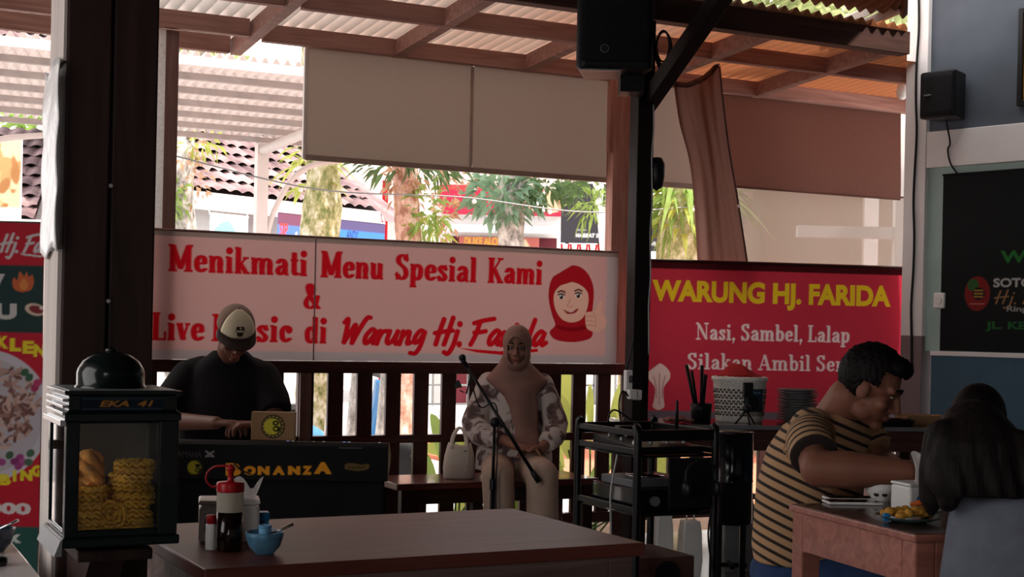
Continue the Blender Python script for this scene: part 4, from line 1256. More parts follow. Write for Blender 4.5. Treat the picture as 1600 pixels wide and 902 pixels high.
# ------------------------------------------------------------------ cracker tin
tin = thing('cracker_tin', 'dark green metal cracker tin with glass sides on the pillar shelf', 'tin', (-.7245, 2.30, .828), TH)
w, d, h = .184, .20, .258
G = M['green_dark']
MB().box2((-.004, -.004, 0), (w + .004, d + .004, .016)).build('base', G, tin, bevel=.003)
mb = MB()
zt = h - .05
for x0, x1, y0, y1 in ((0, .022, 0, .012), (w - .032, w, 0, .012), (0, .012, d - .02, d), (w - .012, w, d - .02, d), (0, .012, .012, .022), (w - .012, w, .012, .022)):
    mb.box2((x0, y0, .016), (x1, y1, zt))
mb.box2((.022, 0, .016), (w - .032, .012, .028)); mb.box2((.022, 0, zt - .004), (w - .032, .012, zt))
mb.box2((0, .02, .016), (.012, d - .02, .026)); mb.box2((w - .012, .02, .016), (w, d - .02, .026))
mb.build('frame', G, tin, bevel=.002)
MB().box2((.012, d - .006, .016), (w - .012, d, zt)).build('back_panel', mat('tin inside back', rgb(120, 112, 104), .35, .6, .1, 6), tin)
MB().box2((.012, .02, .0165), (w - .012, d - .008, .018)).build('inside_floor', mat('tin floor', rgb(110, 104, 96), .4, .5, .1, 6), tin)
MB().box2((.022, .003, .028), (w - .032, .006, zt - .004)).build('front_glass', M['glass'], tin)
MB().box2((.003, .022, .026), (.006, d - .02, zt)).build('side_glass', M['glass_side'], tin)
MB().box2((w - .006, .022, .026), (w - .003, d - .02, zt)).build('side_glass', M['glass'], tin)
MB().loft([[(-.003, -.003, zt), (w + .003, -.003, zt), (w + .003, d + .003, zt), (-.003, d + .003, zt)],
           [(-.003, -.003, zt + .012), (w + .003, -.003, zt + .012), (w + .003, d + .003, zt + .012), (-.003, d + .003, zt + .012)],
           [(.004, .004, zt + .018), (w - .004, .004, zt + .018), (w - .004, d - .004, zt + .018), (.004, d - .004, zt + .018)],
           [(.004, .004, h - .008), (w - .004, .004, h - .008), (w - .004, d - .004, h - .008), (.004, d - .004, h - .008)],
           [(-.004, -.004, h - .006), (w + .004, -.004, h - .006), (w + .004, d + .004, h - .006), (-.004, d + .004, h - .006)],
           [(-.004, -.004, h), (w + .004, -.004, h), (w + .004, d + .004, h), (-.004, d + .004, h)]]).build('header', G, tin, bevel=.001)
mb = MB()
for k in range(3):
    mb.box2((-.006, .004, h - .040 + k * .011), (.003, d - .004, h - .035 + k * .011))
mb.build('side_ridges', M['chrome'], tin, bevel=.001)
MB().box2((-.010, -.002, zt - .008), (.0, d + .002, zt + .002)).build('side_lip', M['chrome'], tin, bevel=.001)
MB().loft([[(-.016, -.006, -.012), (-.004, -.006, -.012), (-.004, d, -.012), (-.016, d, -.012)], [(-.006, -.004, .014), (-.003, -.004, .014), (-.003, d, .014), (-.006, d, .014)]]).build('foot_lip', M['grey_metal'], tin)
MB().box2((.004, .004, h + .0002), (w - .004, d - .004, h + .0015)).build('top_plate', M['grey_metal'], tin)
cv = Canvas(.135, .022, .0009, rgb(20, 30, 40))
cv.rect(.002, .002, .133, .0035, rgb(60, 70, 76)); cv.rect(.002, .019, .133, .0205, rgb(60, 70, 76))
for tx, x0, x1 in (('EKA', .03, .078), ('41', .092, .118)):
    cv.sans(tx, x0, x1, .0062, .0105, rgb(168, 112, 48), .03, .25)
cv.build('name_plate', M['print_gloss'], tin, org=(.022, -.0005, zt + .0175))
lid_c = (w * .47, d * .48, h)
MB().lathe([(.0, .064), (.014, .063), (.032, .058), (.047, .047), (.055, .034), (.057, .027), (.057, .006), (.060, .004), (.060, 0)], 36, lid_c, cap=False).build('lid', G, tin, smooth=True)
MB().lathe([(.0, .070), (.007, .069), (.010, .066), (.008, .063), (.0, .062)], 12, lid_c, cap=False).build('lid_knob', G, tin, smooth=True)
# the shelf on the pillar
sh.location = (-.7245, 2.30, 0)
MB().box2((.03, .05, .795), (.155, .364, .815)).build('board', M['post_dark'], sh, bevel=.003)
MB().loft([[(.06, .10, .794), (.12, .10, .794), (.12, .362, .794), (.06, .362, .794)], [(.06, .33, .60), (.12, .33, .60), (.12, .362, .60), (.06, .362, .60)]]).build('bracket', M['post_dark'], sh)

# crackers in the tin
TR = Matrix.Rotation(TH, 3, 'Z')
def cracker_mb(r=.0285, hh=.013, seed=1):
    rnd = random.Random(seed)
    mb = MB()
    for lay in (-.3, .35):
        for k, rr in enumerate((.34, .68, 1.0)):
            pts = []
            n = 44
            for i in range(n + 1):
                a = 2 * pi * i / n
                q = r * rr * (1 + .05 * sin(a * 5 + k + lay)) + .0022 * sin(a * (9 + 3 * k) + seed)
                pts.append((q * cos(a) * 1.08, q * sin(a) * .95, lay * hh + .0028 * sin(a * (11 + 2 * k) + seed * 2 + k)))
            mb.tube(pts, .0033, 6)
    return mb
cr0 = None
def cracker(x, y, z, label, rx=0, rz=0, sc=1.0, seed=1):
    global cr0
    if cr0 is None:
        cr0 = cracker_mb().build('noodle_cracker', M['cracker'], smooth=True); o = cr0
    else:
        o = cr0.copy(); C.objects.link(o)
    p = Vector((-.7245, 2.30, .828)) + TR @ Vector((x, y, z))
    o.location = p; o.rotation_euler = (rx, 0, TH + rz); o.scale = (sc, sc, sc)
    return tag(o, label, 'cracker', 'noodle crackers in the tin')
ORD = ['lowest', 'second from the bottom', 'third from the bottom', 'fourth from the bottom', 'fifth from the bottom', 'sixth from the bottom', 'topmost']
nn = 8
ordr = ['lowest', 'second from the bottom', 'third from the bottom', 'fourth from the bottom', 'fifth from the bottom', 'sixth from the bottom', 'second from the top', 'topmost']
for k in range(8):
    cracker(.1185 + .002 * sin(k * 2.2), .046 + .002 * cos(k * 3), .0305 + k * .0142, 'noodle cracker %s of the right front stack in the tin' % ordr[k], .06 * sin(k), k * .9)
o5 = ['lowest', 'second from the bottom', 'middle one', 'second from the top', 'topmost']
for k in range(5):
    cracker(.0445 + .002 * sin(k * 1.7), .048, .0305 + k * .0142, 'noodle cracker %s of the left front stack in the tin' % o5[k], .05 * sin(k * 2), k * 1.3)
for k in range(6):
    cracker(.125, .125, .0305 + k * .0142, 'noodle cracker %s of the right rear stack in the tin' % ['lowest', 'second from the bottom', 'third from the bottom', 'third from the top', 'second from the top', 'topmost'][k], .04, k * .7)
for k in range(6):
    cracker(.05, .128, .0305 + k * .0142, 'noodle cracker %s of the left rear stack in the tin' % ['lowest', 'second from the bottom', 'third from the bottom', 'third from the top', 'second from the top', 'topmost'][k], .04, k * .7)
c = cracker(.0815, .024, .0500, 'noodle cracker standing upright between the two front stacks in the tin', pi / 2, pi / 2 + .9, .78)
# puffed cracker leaning on top of the left stack
mb = MB()
mb.sheet(lambda a, b: ((.027 - .006 * b) * (a - .5) * 2 * sqrt(max(.02, 1 - (2 * b - 1) ** 4)), .010 * sin(a * 6 + b * 3) + .006 * sin(b * 17 + a * 9) + .012 * b, .058 * b), 18, 18)
pf_ = mb.build('puffed_cracker', M['cracker_pale'], smooth=True, solid=.007)
pf_.location = Vector((-.7245, 2.30, .828)) + TR @ Vector((.043, .050, .098)); pf_.rotation_euler = (-.12, .2, TH)
tag(pf_, 'pale orange puffed cracker leaning on the left stack in the tin', 'cracker')

# ------------------------------------------------------------------ things on the centre table
H = .75
def on(px, py, z=H): return PZ(px, py, z)
p = on(358, 861)
sb = thing('sauce_bottle', 'squeeze bottle half full of dark sauce with a red nozzle cap on the brown table', 'bottle', p)
MB().lathe([(.0, .0005), (.024, .0005), (.0265, .004), (.0268, .03), (.0265, .078), (0, .078)], 28, cap=False).build('sauce', M['soy'], sb, smooth=True)
MB().lathe([(.0265, .0785), (.0265, .112), (.0255, .122), (.024, .126)], 28, cap=False).build('clear_neck', M['frost'], sb, smooth=True)
MB().lathe([(0, .118), (.0272, .118), (.0275, .120), (.0275, .134), (.026, .137), (.008, .138), (.006, .142), (.0055, .158), (.009, .160), (.009, .166), (.0035, .172), (0, .173)], 28, cap=False).build('cap', M['red_plastic'], sb, smooth=True)
pts = smooth_path([(-.026, 0, .128), (-.037, 0, .127), (-.048, 0, .138), (-.046, 0, .155), (-.030, 0, .167), (-.006, 0, .169)], 6)
MB().tube(pts, .0022).build('strap', M['red_plastic'], sb, smooth=True)
p = on(330, 859)
s2 = thing('white_bottle', 'small white bottle with a red cap beside the sauce bottle', 'bottle', p)
MB().lathe([(0, 0), (.0118, 0), (.012, .003), (.0118, .05), (.01, .053), (0, .053)], 20, cap=False).build('body', M['white_plastic'], s2, smooth=True)
MB().lathe([(0, .052), (.0108, .052), (.0108, .067), (.0098, .069), (0, .069)], 20, cap=False).build('cap', M['red_plastic'], s2, smooth=True)
p = on(357, 843)
tb = thing('tissue_dispenser', 'white plastic tissue container behind the sauce bottle on the brown table', 'tissue box', p, radians(12))
MB().box2((-.062, -.045, 0), (.062, .05, .076)).build('box', M['white_plastic'], tb, bevel=.009, seg=3)
MB().box2((-.063, -.046, .077), (.063, .051, .086)).build('lid', M['white_plastic'], tb, bevel=.004)
MB().box2((-.05, -.0458, .02), (-.02, -.0451, .05)).build('printed_label', M['grey_metal'], tb)
mb = MB(); mb.sheet(lambda a, b: (-.02 + .07 * a + .02 * b, .005 + .02 * sin(a * 4 + b * 2), .082 + .05 * b * (.4 + .6 * abs(sin(a * 4.4 + .3)))), 10, 6)
mb.build('tissue', M['tissue'], tb, smooth=True)
p = on(402, 838)
bb = thing('blue_box', 'small bright blue plastic box behind the blue bowl', 'box', p, radians(15))
MB().box2((-.023, -.017, 0), (.023, .017, .032)).build('body', M['blue_plastic'], bb, bevel=.003)
MB().box2((-.024, -.018, .033), (.024, .018, .052)).build('lid', M['blue_plastic'], bb, bevel=.003)
p = on(413, 866)
bw = thing('sambal_bowl', 'small speckled blue bowl with a spoon on the brown table', 'bowl', p)
MB().lathe([(0, 0), (.018, 0), (.020, .004), (.031, .016), (.0365, .034), (.038, .044), (.0355, .044), (.033, .034), (.028, .018), (.016, .008), (0, .007)], 28, cap=False).build('bowl', M['blue_bowl'], bw, smooth=True)
MB().lathe([(0, .03), (.03, .03), (.031, .031), (0, .0315)], 24, cap=False).build('sambal', mat('red chilli relish', rgb(120, 40, 24), .5, 0, .3, 90), bw)
p = on(413, 866)
cp = thing('blue_cup', 'small pale blue cup standing in the speckled blue bowl', 'cup', (p.x + .001, p.y - .004, p.z + .032))
MB().lathe([(0, 0), (.0105, 0), (.0122, .003), (.0125, .026), (.0105, .026), (.010, .006), (0, .005)], 20, cap=False).build('cup_body', M['blue_pale'], cp, smooth=True)
MB().lathe([(.0126, .020), (.0134, .022), (.0134, .025), (.0126, .026)], 20, cap=False).build('rim', M['blue_pale'], cp, smooth=True)
sn = MB().tube([(-.012, 0, .036), (.02, .0, .043), (.052, .0, .058)], [.003, .0025, .003], 8)
sn.ball((-.016, 0, .034), (.010, .007, .002), 12, 6)
o = sn.build('spoon', M['chrome'], smooth=True); o.location = p + Vector((.004, .0, .002)); tag(o, 'metal spoon resting in the speckled blue bowl', 'spoon')

# things on the left table
p = on(-12, 862)
b2 = thing('dark_bowl', 'dark blue bowl cut by the left picture edge on the pale table', 'bowl', p)
MB().lathe([(0, 0), (.022, 0), (.034, .016), (.043, .045), (.041, .045), (.031, .018), (0, .006)], 28, cap=False).build('bowl', mat('navy enamel', rgb(30, 40, 56), .25, 0, .1, 9, coat=.3), b2, smooth=True)
MB().tube([(-.012, 0, .03), (.026, 0, .050), (.050, 0, .062)], [.003, .0025, .003], 8).build('spoon_handle', M['chrome'], b2, smooth=True)
p = on(-4, 884)
o = MB().lathe([(0, 0), (.016, 0), (.018, .004), (.018, .014), (.014, .018), (0, .019)], 20, cap=False).build('jar_cover', M['black_gloss'], smooth=True)
o.location = p; tag(o, 'small round black jar cover at the left edge of the pale table', 'cover')

# ------------------------------------------------------------------ things on the right table
p = on(1377, 783)
b3 = thing('soup_bowl', 'white bowl with dark leaf marks in front of the striped shirt man', 'bowl', p)
cv = None
MB().lathe([(0, 0), (.024, 0), (.026, .006), (.042, .026), (.050, .05), (.048, .05), (.040, .028), (.02, .009), (0, .008)], 30, cap=False).build('bowl', M['white_plastic'], b3, smooth=True)
MB().lathe([(0, .038), (.043, .038), (.044, .039), (0, .0395)], 24, cap=False).build('soup', mat('brown soup', rgb(92, 58, 36), .2, 0, .3, 60), b3)
for a in (-2.2, -1.6, -.9):
    x, y = .0375 * cos(a), .0375 * sin(a)
    MB().ball((x * 1.02, y * 1.02, .021), (.008, .003, .006), 8, 6, Matrix.Rotation(a + pi / 2, 3, 'Z')).build('leaf_mark', M['black'], b3)
p = on(1427, 798)
t2 = thing('tissue_dispenser', 'translucent white tissue box with blue print on the right table', 'tissue box', p, A3)
MB().box2((-.038, -.04, 0), (.062, .05, .066)).build('box', M['white_plastic'], t2, bevel=.006)
MB().box2((-.039, -.041, .0665), (.063, .051, .075)).build('lid', M['white_plastic'], t2, bevel=.004)
mb = MB()
mb.prism([(-.02, .02), (-.008, .018), (-.006, .034), (-.012, .046), (-.018, .036)], -.0412, -.0402)
mb.prism([(.012, .016), (.03, .016), (.032, .024), (.024, .03), (.012, .024)], -.0412, -.0402)
mb.build('printed_mark', M['blue_plastic'], t2)
mb = MB(); mb.sheet(lambda a, b: (.006 + .06 * a + .008 * sin(b * 3), .002 + .03 * sin(a * 3.6 + b), .07 + .078 * b + .006 * sin(a * 8)), 10, 8)
mb.build('tissue', M['tissue'], t2, smooth=True)
p = on(1420, 816)
pl = thing('snack_plate', 'dark glazed plate of fried snacks near the girl on the right table', 'plate', p)
MB().lathe([(0, 0), (.04, 0), (.045, .003), (.082, .014), (.082, .017), (.044, .008), (0, .006)], 36, cap=False).build('plate', mat('dark green glaze', rgb(60, 76, 74), .15, 0, .15, 6, coat=.4), pl, smooth=True)
SPOTS = [(-.045, .0, 'leftmost on the plate'), (-.02, -.03, 'at the front of the plate'), (-.012, .02, 'at the back of the plate'), (.018, -.012, 'in the middle of the plate'), (.045, .012, 'on the right of the plate')]
f0 = None
for i, (x, y, lb) in enumerate(SPOTS):
    if f0 is None:
        rnd = random.Random(3)
        mb = MB()
        for k in range(5):
            mb.ball((rnd.uniform(-.014, .014), rnd.uniform(-.012, .012), .012 + rnd.uniform(-.003, .008)), (rnd.uniform(.010, .016), rnd.uniform(.009, .014), rnd.uniform(.008, .012)), 12, 8)
        f0 = mb.build('fried_snack', M['fried'], smooth=True); o = f0
    else:
        o = f0.copy(); C.objects.link(o)
    o.location = p + Vector((x, y, .008 + .003 * (i == 3))); o.rotation_euler = (0, 0, i * 1.3)
    tag(o, 'golden fried snack %s by the tissue box' % lb, 'snack', 'fried snacks on the plate')
p = on(1440, 806)
o = MB().tube([(-.03, 0, .026), (0, 0, .032), (.035, .005, .028)], [.004, .009, .005], 8).build('chilli_piece', mat('orange chilli', rgb(206, 98, 36), .4, 0, .2, 30), smooth=True)
o.location = p + Vector((.0, .0, .002)); tag(o, 'orange red chilli on top of the fried snacks', 'chilli')
p = on(1383, 814)
o = MB().box((0, 0, .012), (.016, .02, .02)).build('blue_wrapper', M['blue_plastic'], bevel=.004); o.location = p + Vector((-.006, -.03, .001)); tag(o, 'small blue wrapper in front of the snack plate', 'wrapper')
p = on(1352, 784)
for k, lb in enumerate(('white edged phone lying on the right table', 'second white edged phone lying nearer the table edge')):
    o = thing('phone', lb, 'phone', p + Vector((-.03 - .02 * k, .03 - .09 * k, 0)), A3 - .25)
    MB().box2((-.075, -.036, .0005), (.075, .036, .008)).build('body', M['white_plastic'], o, bevel=.003)
    MB().box2((-.07, -.032, .0082), (.07, .032, .0088)).build('screen', M['black_gloss'], o)

# ------------------------------------------------------------------ keyboard and its board
KY = 6.2
kx0, kx1 = P(272, 720, KY).x, P(606, 720, KY).x
kz1 = P(440, 690, KY).z
kb = thing('music_keyboard', 'black electronic keyboard with a black skirt and an orange name board', 'keyboard', ((kx0 + kx1) / 2, KY, 0), radians(3))
Wk = kx1 - kx0
prof = [(.0, kz1 - .17), (.0, kz1 - .02), (.02, kz1), (.14, kz1 - .01), (.33, kz1 - .075), (.33, kz1 - .12)]
mb = MB(); mb.loft([[(x, y, z) for y, z in prof] for x in (-Wk / 2, Wk / 2)]); mb.build('case', M['black'], kb, bevel=.004)
mb = MB()
for i in range(36):
    x = -Wk / 2 + .05 + i * (Wk - .1) / 36
    mb.box2((x + .001, .19, kz1 - .045), (x + (Wk - .1) / 36 - .001, .335, kz1 - .03))
mb.build('white_keys', M['white_plastic'], kb)
mb = MB()
for i in range(36):
    if i % 7 in (2, 6):
        continue
    x = -Wk / 2 + .05 + (i + 1) * (Wk - .1) / 36
    mb.box2((x - .006, .19, kz1 - .032), (x + .006, .285, kz1 - .02))
mb.build('black_keys', M['black_gloss'], kb)
mb = MB(); mb.sheet(lambda a, b: (-Wk / 2 + .015 + (Wk - .03) * a, .02 + .012 * sin(a * 26) * (1 - b) + .01 * sin(a * 9), .06 + (kz1 - .17 - .06) * b), 60, 8)
mb.build('skirt', M['black_matte'], kb, smooth=True, solid=.003)
for s in (-1, 1):
    MB().bar((s * .36, .05, 0), (-s * .3, .1 if s > 0 else .06, kz1 - .17), .03, .03).build('stand_leg', M['black_metal'], kb)
KP = Matrix.Rotation(-radians(3), 3, 'Z')
kc = (kx0 + kx1) / 2
Hk = .15
cv = Canvas(Wk - .01, Hk, .0028, rgb(13, 13, 14))
def kp(px, py):
    q = P(px, py, KY)
    return q.x - kx0 - .005, q.z - (kz1 - .17)
ORG = rgb(236, 158, 34)
def ktext(t, px0, px1, py, cap, col, bold, dy=0):
    x0, y = kp(px0, py); x1, _ = kp(px1, py); _, yt = kp(px0, cap)
    cv.sans(t, x0, x1, y, yt - y, col, bold)
ktext('YAMAHA', 272, 316, 713, 704, rgb(74, 74, 76), .0)
x, y = kp(329, 709)
for sx in (-1, 1):
    cv.stroke([(x - .016 * sx, y + .011), (x + .016 * sx, y - .011)], .004, .004, rgb(150, 150, 150))
cv.rect(x - .018, y - .013, x + .018, y - .009, rgb(150, 150, 150))
x, y = kp(306, 730); cv.ell(x, y, .036, .036, rgb(44, 44, 16)); cv.ell(x - .003, y, .029, .029, rgb(164, 160, 40)); cv.ell(x + .012, y + .008, .011, .009, rgb(20, 20, 14)); cv.ell(x + .014, y - .012, .014, .010, rgb(20, 20, 14)); cv.ell(x + .012, y - .012, .006, .004, rgb(164, 160, 40))
ktext('B', 353, 377, 743, 723, ORG, .075)
for ch, a, b in (('O', 381, 400), ('N', 403, 421), ('A', 426, 445), ('N', 450, 469), ('Z', 472, 487)):
    ktext(ch, a, b, 742, 728, ORG, .085)
ktext('A', 490, 518, 741, 722, ORG, .085)
x, y = kp(374, 733); cv.stroke([(x - .02, y + .022), (x + .012, y - .006), (x + .05, y - .02)], .005, .004, rgb(20, 16, 14))
x0, y0 = kp(529, 701); x1, y1 = kp(566, 693); cv.rect(x0, y0, x1, y1, rgb(90, 90, 88)); cv.rect(x0 + .004, y0 + .004, x1 - .004, y1 - .004, rgb(18, 18, 18)); cv.rect(x0 + .012, (y0 + y1) / 2 - .003, x1 - .012, (y0 + y1) / 2 + .003, rgb(110, 110, 108))
x, y = kp(557, 731); cv.blob([(x - .05, y - .01), (x - .05, y + .013), (x - .02, y + .018), (x + .02, y + .012), (x + .052, y + .015), (x + .05, y - .006), (x + .01, y - .016), (x - .02, y - .014)], rgb(104, 84, 46)); cv.pen('Gar', x - .04, x + .04, y - .006, .018, rgb(40, 32, 20), {**BRUSH, 'G': BRUSH['a']}, .08, .08)
cv.build('name_board', M['print'], kb, org=(-Wk / 2 + .005, -.002, kz1 - .17))
# card box with a round emblem on the keyboard
q0, q1 = P(394, 692, KY + .10), P(463, 643, KY + .10)
cb = thing('card_box', 'brown card box with a round yellow emblem standing on the keyboard', 'box', ((q0.x + q1.x) / 2, KY + .07, kz1 - .004), radians(3))
Wc, Hc = q1.x - q0.x, q1.z - kz1
MB().box2((-Wc / 2, 0, .002), (Wc / 2, .05, Hc)).build('box', M['card'], cb, bevel=.003)
cv = Canvas(.11, .11, .002, rgb(150, 118, 86))
cv.ell(.055, .055, .053, .053, rgb(70, 58, 34)); cv.ell(.055, .055, .047, .047, rgb(96, 80, 50)); cv.ell(.05, .055, .036, .036, rgb(206, 200, 62)); cv.ell(.066, .07, .014, .011, rgb(34, 30, 20)); cv.ell(.07, .045, .017, .013, rgb(34, 30, 20)); cv.ell(.067, .045, .008, .005, rgb(206, 200, 62)); cv.ell(.066, .07, .006, .004, rgb(206, 200, 62))
for k in range(16):
    a = 2 * pi * k / 16
    cv.ell(.055 + .044 * cos(a), .055 + .044 * sin(a), .003, .003, rgb(190, 180, 90))
cv.build('emblem', M['print'], cb, org=(-.055, -.0015, Hc / 2 - .055))

# ------------------------------------------------------------------ bench, bag, microphone stand
t0, t1 = TB(596, 750, -.3)[0], TB(905, 760, -.3)[0]
bn = bthing('bench', 'red lacquered timber bench along the railing where the singer sits', 'bench', t0, -.1)
BH = .415; Lb = t1 - t0
MB().box2((0, -.42, BH - .035), (Lb, -.0, BH)).build('seat', M['bench'], bn, bevel=.006)
MB().box2((.04, -.40, BH - .11), (Lb - .04, -.38, BH - .036)).build('apron', M['rail'], bn, bevel=.003)
MB().box2((.04, -.40, .10), (Lb - .04, -.36, .15)).build('stretcher', M['rail'], bn, bevel=.003)
for x in (.03, Lb / 2, Lb - .09):
    for y in (-.41, -.07):
        MB().box2((x, y, 0), (x + .06, y + .05, BH - .036)).build('leg', M['rail_v'], bn, bevel=.003)
p = P(717, 748, 7.38)
k = (BH - EYE) / (p.z - EYE)
bg_ = thing('handbag', 'cream handbag with two handles standing on the bench beside the singer', 'bag', (p.x * k, 7.38 * k, BH), radians(10))
rings = []
for z, hx, hy in ((0.0, .085, .05), (.01, .092, .056), (.06, .096, .058), (.12, .088, .05), (.165, .072, .036), (.18, .066, .028)):
    rings.append([(hx * cos(a) * (abs(cos(a)) ** -.3 if abs(cos(a)) > .1 else 1) * .9, hy * sin(a), z + .012 * cos(2 * a) * (z > .15)) for a in [2 * pi * i / 28 for i in range(28)]])
MB().loft(rings).build('body', M['cream_bag'], bg_, smooth=True)
for y in (-.03, .03):
    MB().tube(smooth_path([(-.045, y, .16), (-.035, y, .22), (-.012, y * .6, .262), (.012, y * .6, .262), (.032, y, .22), (.042, y, .16)], 6), .007).build('handle', M['cream_bag'], bg_, smooth=True)
mb = MB(); mb.sheet(lambda a, b: (.03 + .014 * (a - .5) + .006 * b, -.062 - .004 * sin(b * 3), .04 + .13 * b), 3, 8); mb.build('strap', M['cream_bag'], bg_, smooth=True, solid=.004)
MB().lathe([(0, -.004), (.010, -.004), (.010, .004), (0, .004)], 16).build('clasp', M['grey_metal'], bg_).location = (.025, -.058, .15)
p = P(769, 790, 6.9)
ms = thing('microphone_stand', 'black boom microphone stand in front of the singer', 'microphone stand', (p.x, 6.9, 0))
zc = P(771, 660, 6.9).z
MB().tube([(0, 0, .05), (0, 0, .42)], .012, 12).build('lower_tube', M['black_metal'], ms, smooth=True)
MB().tube([(0, 0, .40), (.003, 0, zc)], .008, 12).build('upper_tube', M['black_metal'], ms, smooth=True)
MB().cyl((0, 0, .42), (0, 0, .47), .016).build('height_collar', M['black'], ms)
for a in (-.6, 1.49, 3.58):
    MB().tube([(0, 0, .10), (.28 * cos(a), .28 * sin(a), .012)], .009).build('leg', M['black_metal'], ms, smooth=True)
mb = MB(); mb.ball((.004, -.008, zc), (.026, .022, .026)); mb.cyl((.03, -.01, zc - .008), (.052, -.01, zc - .012), .014)
mb.build('clutch', M['black'], ms, smooth=True)
b0, b1 = P(728, 570, 6.86) - Vector((p.x, 6.9, 0)), P(842, 753, 6.86) - Vector((p.x, 6.9, 0))
MB().tube([b0, b0.lerp(b1, .55), b1], [.0075, .0085, .010], 10).build('boom', M['black_metal'], ms, smooth=True)
d_ = (b0 - b1).normalized()
MB().tube([b1 + d_ * .06, b1 - d_ * .002], .014, 12).build('counterweight', M['black'], ms, smooth=True)
mb = MB(); mb.tube([b0 + Vector((.012, 0, -.012)), b0 + Vector((-.01, -.02, .012)), b0 + Vector((-.016, -.03, .03))], [.012, .013, .016], 14)
mb.ball(b0 + Vector((-.017, -.03, .034)), .018)
mb.build('microphone', M['black'], ms, smooth=True)
q = P(716, 604, 6.86) - Vector((p.x, 6.9, 0))
mb = MB(); mb.tube([b0 + d_ * -.05, q + Vector((.04, 0, -.035)), q + Vector((.01, 0, -.02))], .004); mb.prism([(q.x - .02, q.z - .012), (q.x + .02, q.z - .004), (q.x + .004, q.z + .03), (q.x - .012, q.z + .028)], q.y - .012, q.y + .012)
mb.build('phone_clip', M['black'], ms)
MB().tube(smooth_path([b0 + Vector((.01, -.02, .0)), b0 + Vector((.07, -.02, -.2)), Vector((.015, -.02, zc + .06)), Vector((.02, -.02, .3)), Vector((.08, -.05, .02))], 8), .0035).build('microphone_cable', M['cable'], ms, smooth=True)

# ------------------------------------------------------------------ equipment rack beside the black post
rk = thing('equipment_rack', 'black metal rack of audio gear at the foot of the black post', 'rack', (.51, 5.60, 0), TH)
RW, RD, RH = .37, .49, .82
for x, y in ((0, 0), (RW, 0), (0, RD), (RW, RD)):
    MB().tube(smooth_path([(x, y, 0), (x, y, .4), (x, y, RH - .03), (x, y + (.02 if y < .1 else -.02), RH)], 4), .016, 12).build('post', M['black_metal'], rk, smooth=True)
for z, nm in ((RH - .012, 'top_rail'), (.735, 'upper_rail'), (.50, 'lower_rail'), (.16, 'bottom_rail')):
    for x in (0, RW):
        MB().box2((x - .008, 0, z - .02), (x + .008, RD, z + .005)).build(nm, M['black_metal'], rk, bevel=.003)
MB().box2((0, -.008, RH - .05), (RW, .008, RH - .005)).build('front_rail', M['black_metal'], rk, bevel=.003)
MB().box2((0, RD - .008, RH - .05), (RW, RD + .008, RH - .005)).build('back_rail', M['black_metal'], rk, bevel=.003)
for z in (.715, .48, .14):
    MB().box2((.008, .0, z - .012), (RW - .008, RD, z)).build('shelf', M['black_gloss'], rk, bevel=.003)
MB().box2((.15, -.006, .50), (RW - .02, .004, .70)).build('front_panel', M['black_matte'], rk)
RKM = Matrix.Translation((.51, 5.60, 0)) @ Matrix.Rotation(TH, 4, 'Z')
def rthing(name, label, cat, x, y, z, rz=0):
    return thing(name, label, cat, RKM @ Vector((x, y, z)), TH + rz)
mx = rthing('audio_mixer', 'black audio mixer with knobs whitened as glints on the top shelf of the rack', 'mixer', .03, .06, .716)
MB().loft([[(0, 0, 0), (.31, 0, 0), (.31, .36, 0), (0, .36, 0)], [(0, 0, .025), (.31, 0, .025), (.31, .36, .055), (0, .36, .055)]]).build('chassis', M['black'], mx, bevel=.004)
for i in range(4):
    for j in range(3):
        z = .025 + (.08 + j * .1) / .36 * .03
        MB().cyl((.03 + i * .08, .07 + j * .1, z), (.03 + i * .08, .07 + j * .1, z + .014), .008, .006, 12).build('knob', M['white_plastic'] if (i + j) % 3 == 0 else M['grey_metal'], mx)  # white caps paint in the pale reflections on the mixer
am = rthing('power_amplifier', 'black power amplifier on the middle shelf of the rack', 'amplifier', .03, .04, .4805)
MB().box2((0, 0, 0), (.31, .38, .09)).build('chassis', M['black_gloss'], am, bevel=.004)
MB().box2((.02, -.006, .01), (.29, .0, .08)).build('face_plate', M['black_metal'], am)
for x in (.07, .24):
    MB().cyl((x, -.006, .045), (x, -.024, .045), .02, n=20).build('dial', M['grey_metal'], am)
dp = rthing('disc_player', 'flat silver disc player lying on top of the amplifier in the rack', 'player', .04, .10, .5715)
MB().box2((0, 0, 0), (.28, .26, .035)).build('body', mat('dull silver plastic', rgb(92, 94, 98), .35, .2, .06, 8), dp, bevel=.006)
MB().lathe([(0, .036), (.085, .036), (.085, .040), (.03, .043), (0, .043)], 28, (.14, .13, 0), cap=False).build('disc_lid', M['chrome'], dp, smooth=True)
hp = rthing('headphones', 'pair of headphones hanging at the front right of the rack', 'headphones', .27, -.05, .60)
MB().tube(smooth_path([(-.07, 0, 0), (-.065, 0, .06), (0, 0, .095), (.065, 0, .06), (.07, 0, 0)], 6), .008).build('headband', M['black'], hp, smooth=True)
for s in (-1, 1):
    MB().ball((s * .07, 0, -.02), (.018, .032, .036)).build('ear_cup', M['black'], hp, smooth=True)
bx = rthing('speaker_box', 'dark wooden box on the bottom shelf of the rack', 'box', .05, .06, .1405)
MB().box2((0, 0, 0), (.27, .34, .15)).build('box', M['beam_dark'], bx, bevel=.005)
MB().cyl((.14, -.004, .075), (.14, .002, .075), .06, n=28).build('cone', M['black_matte'], bx)
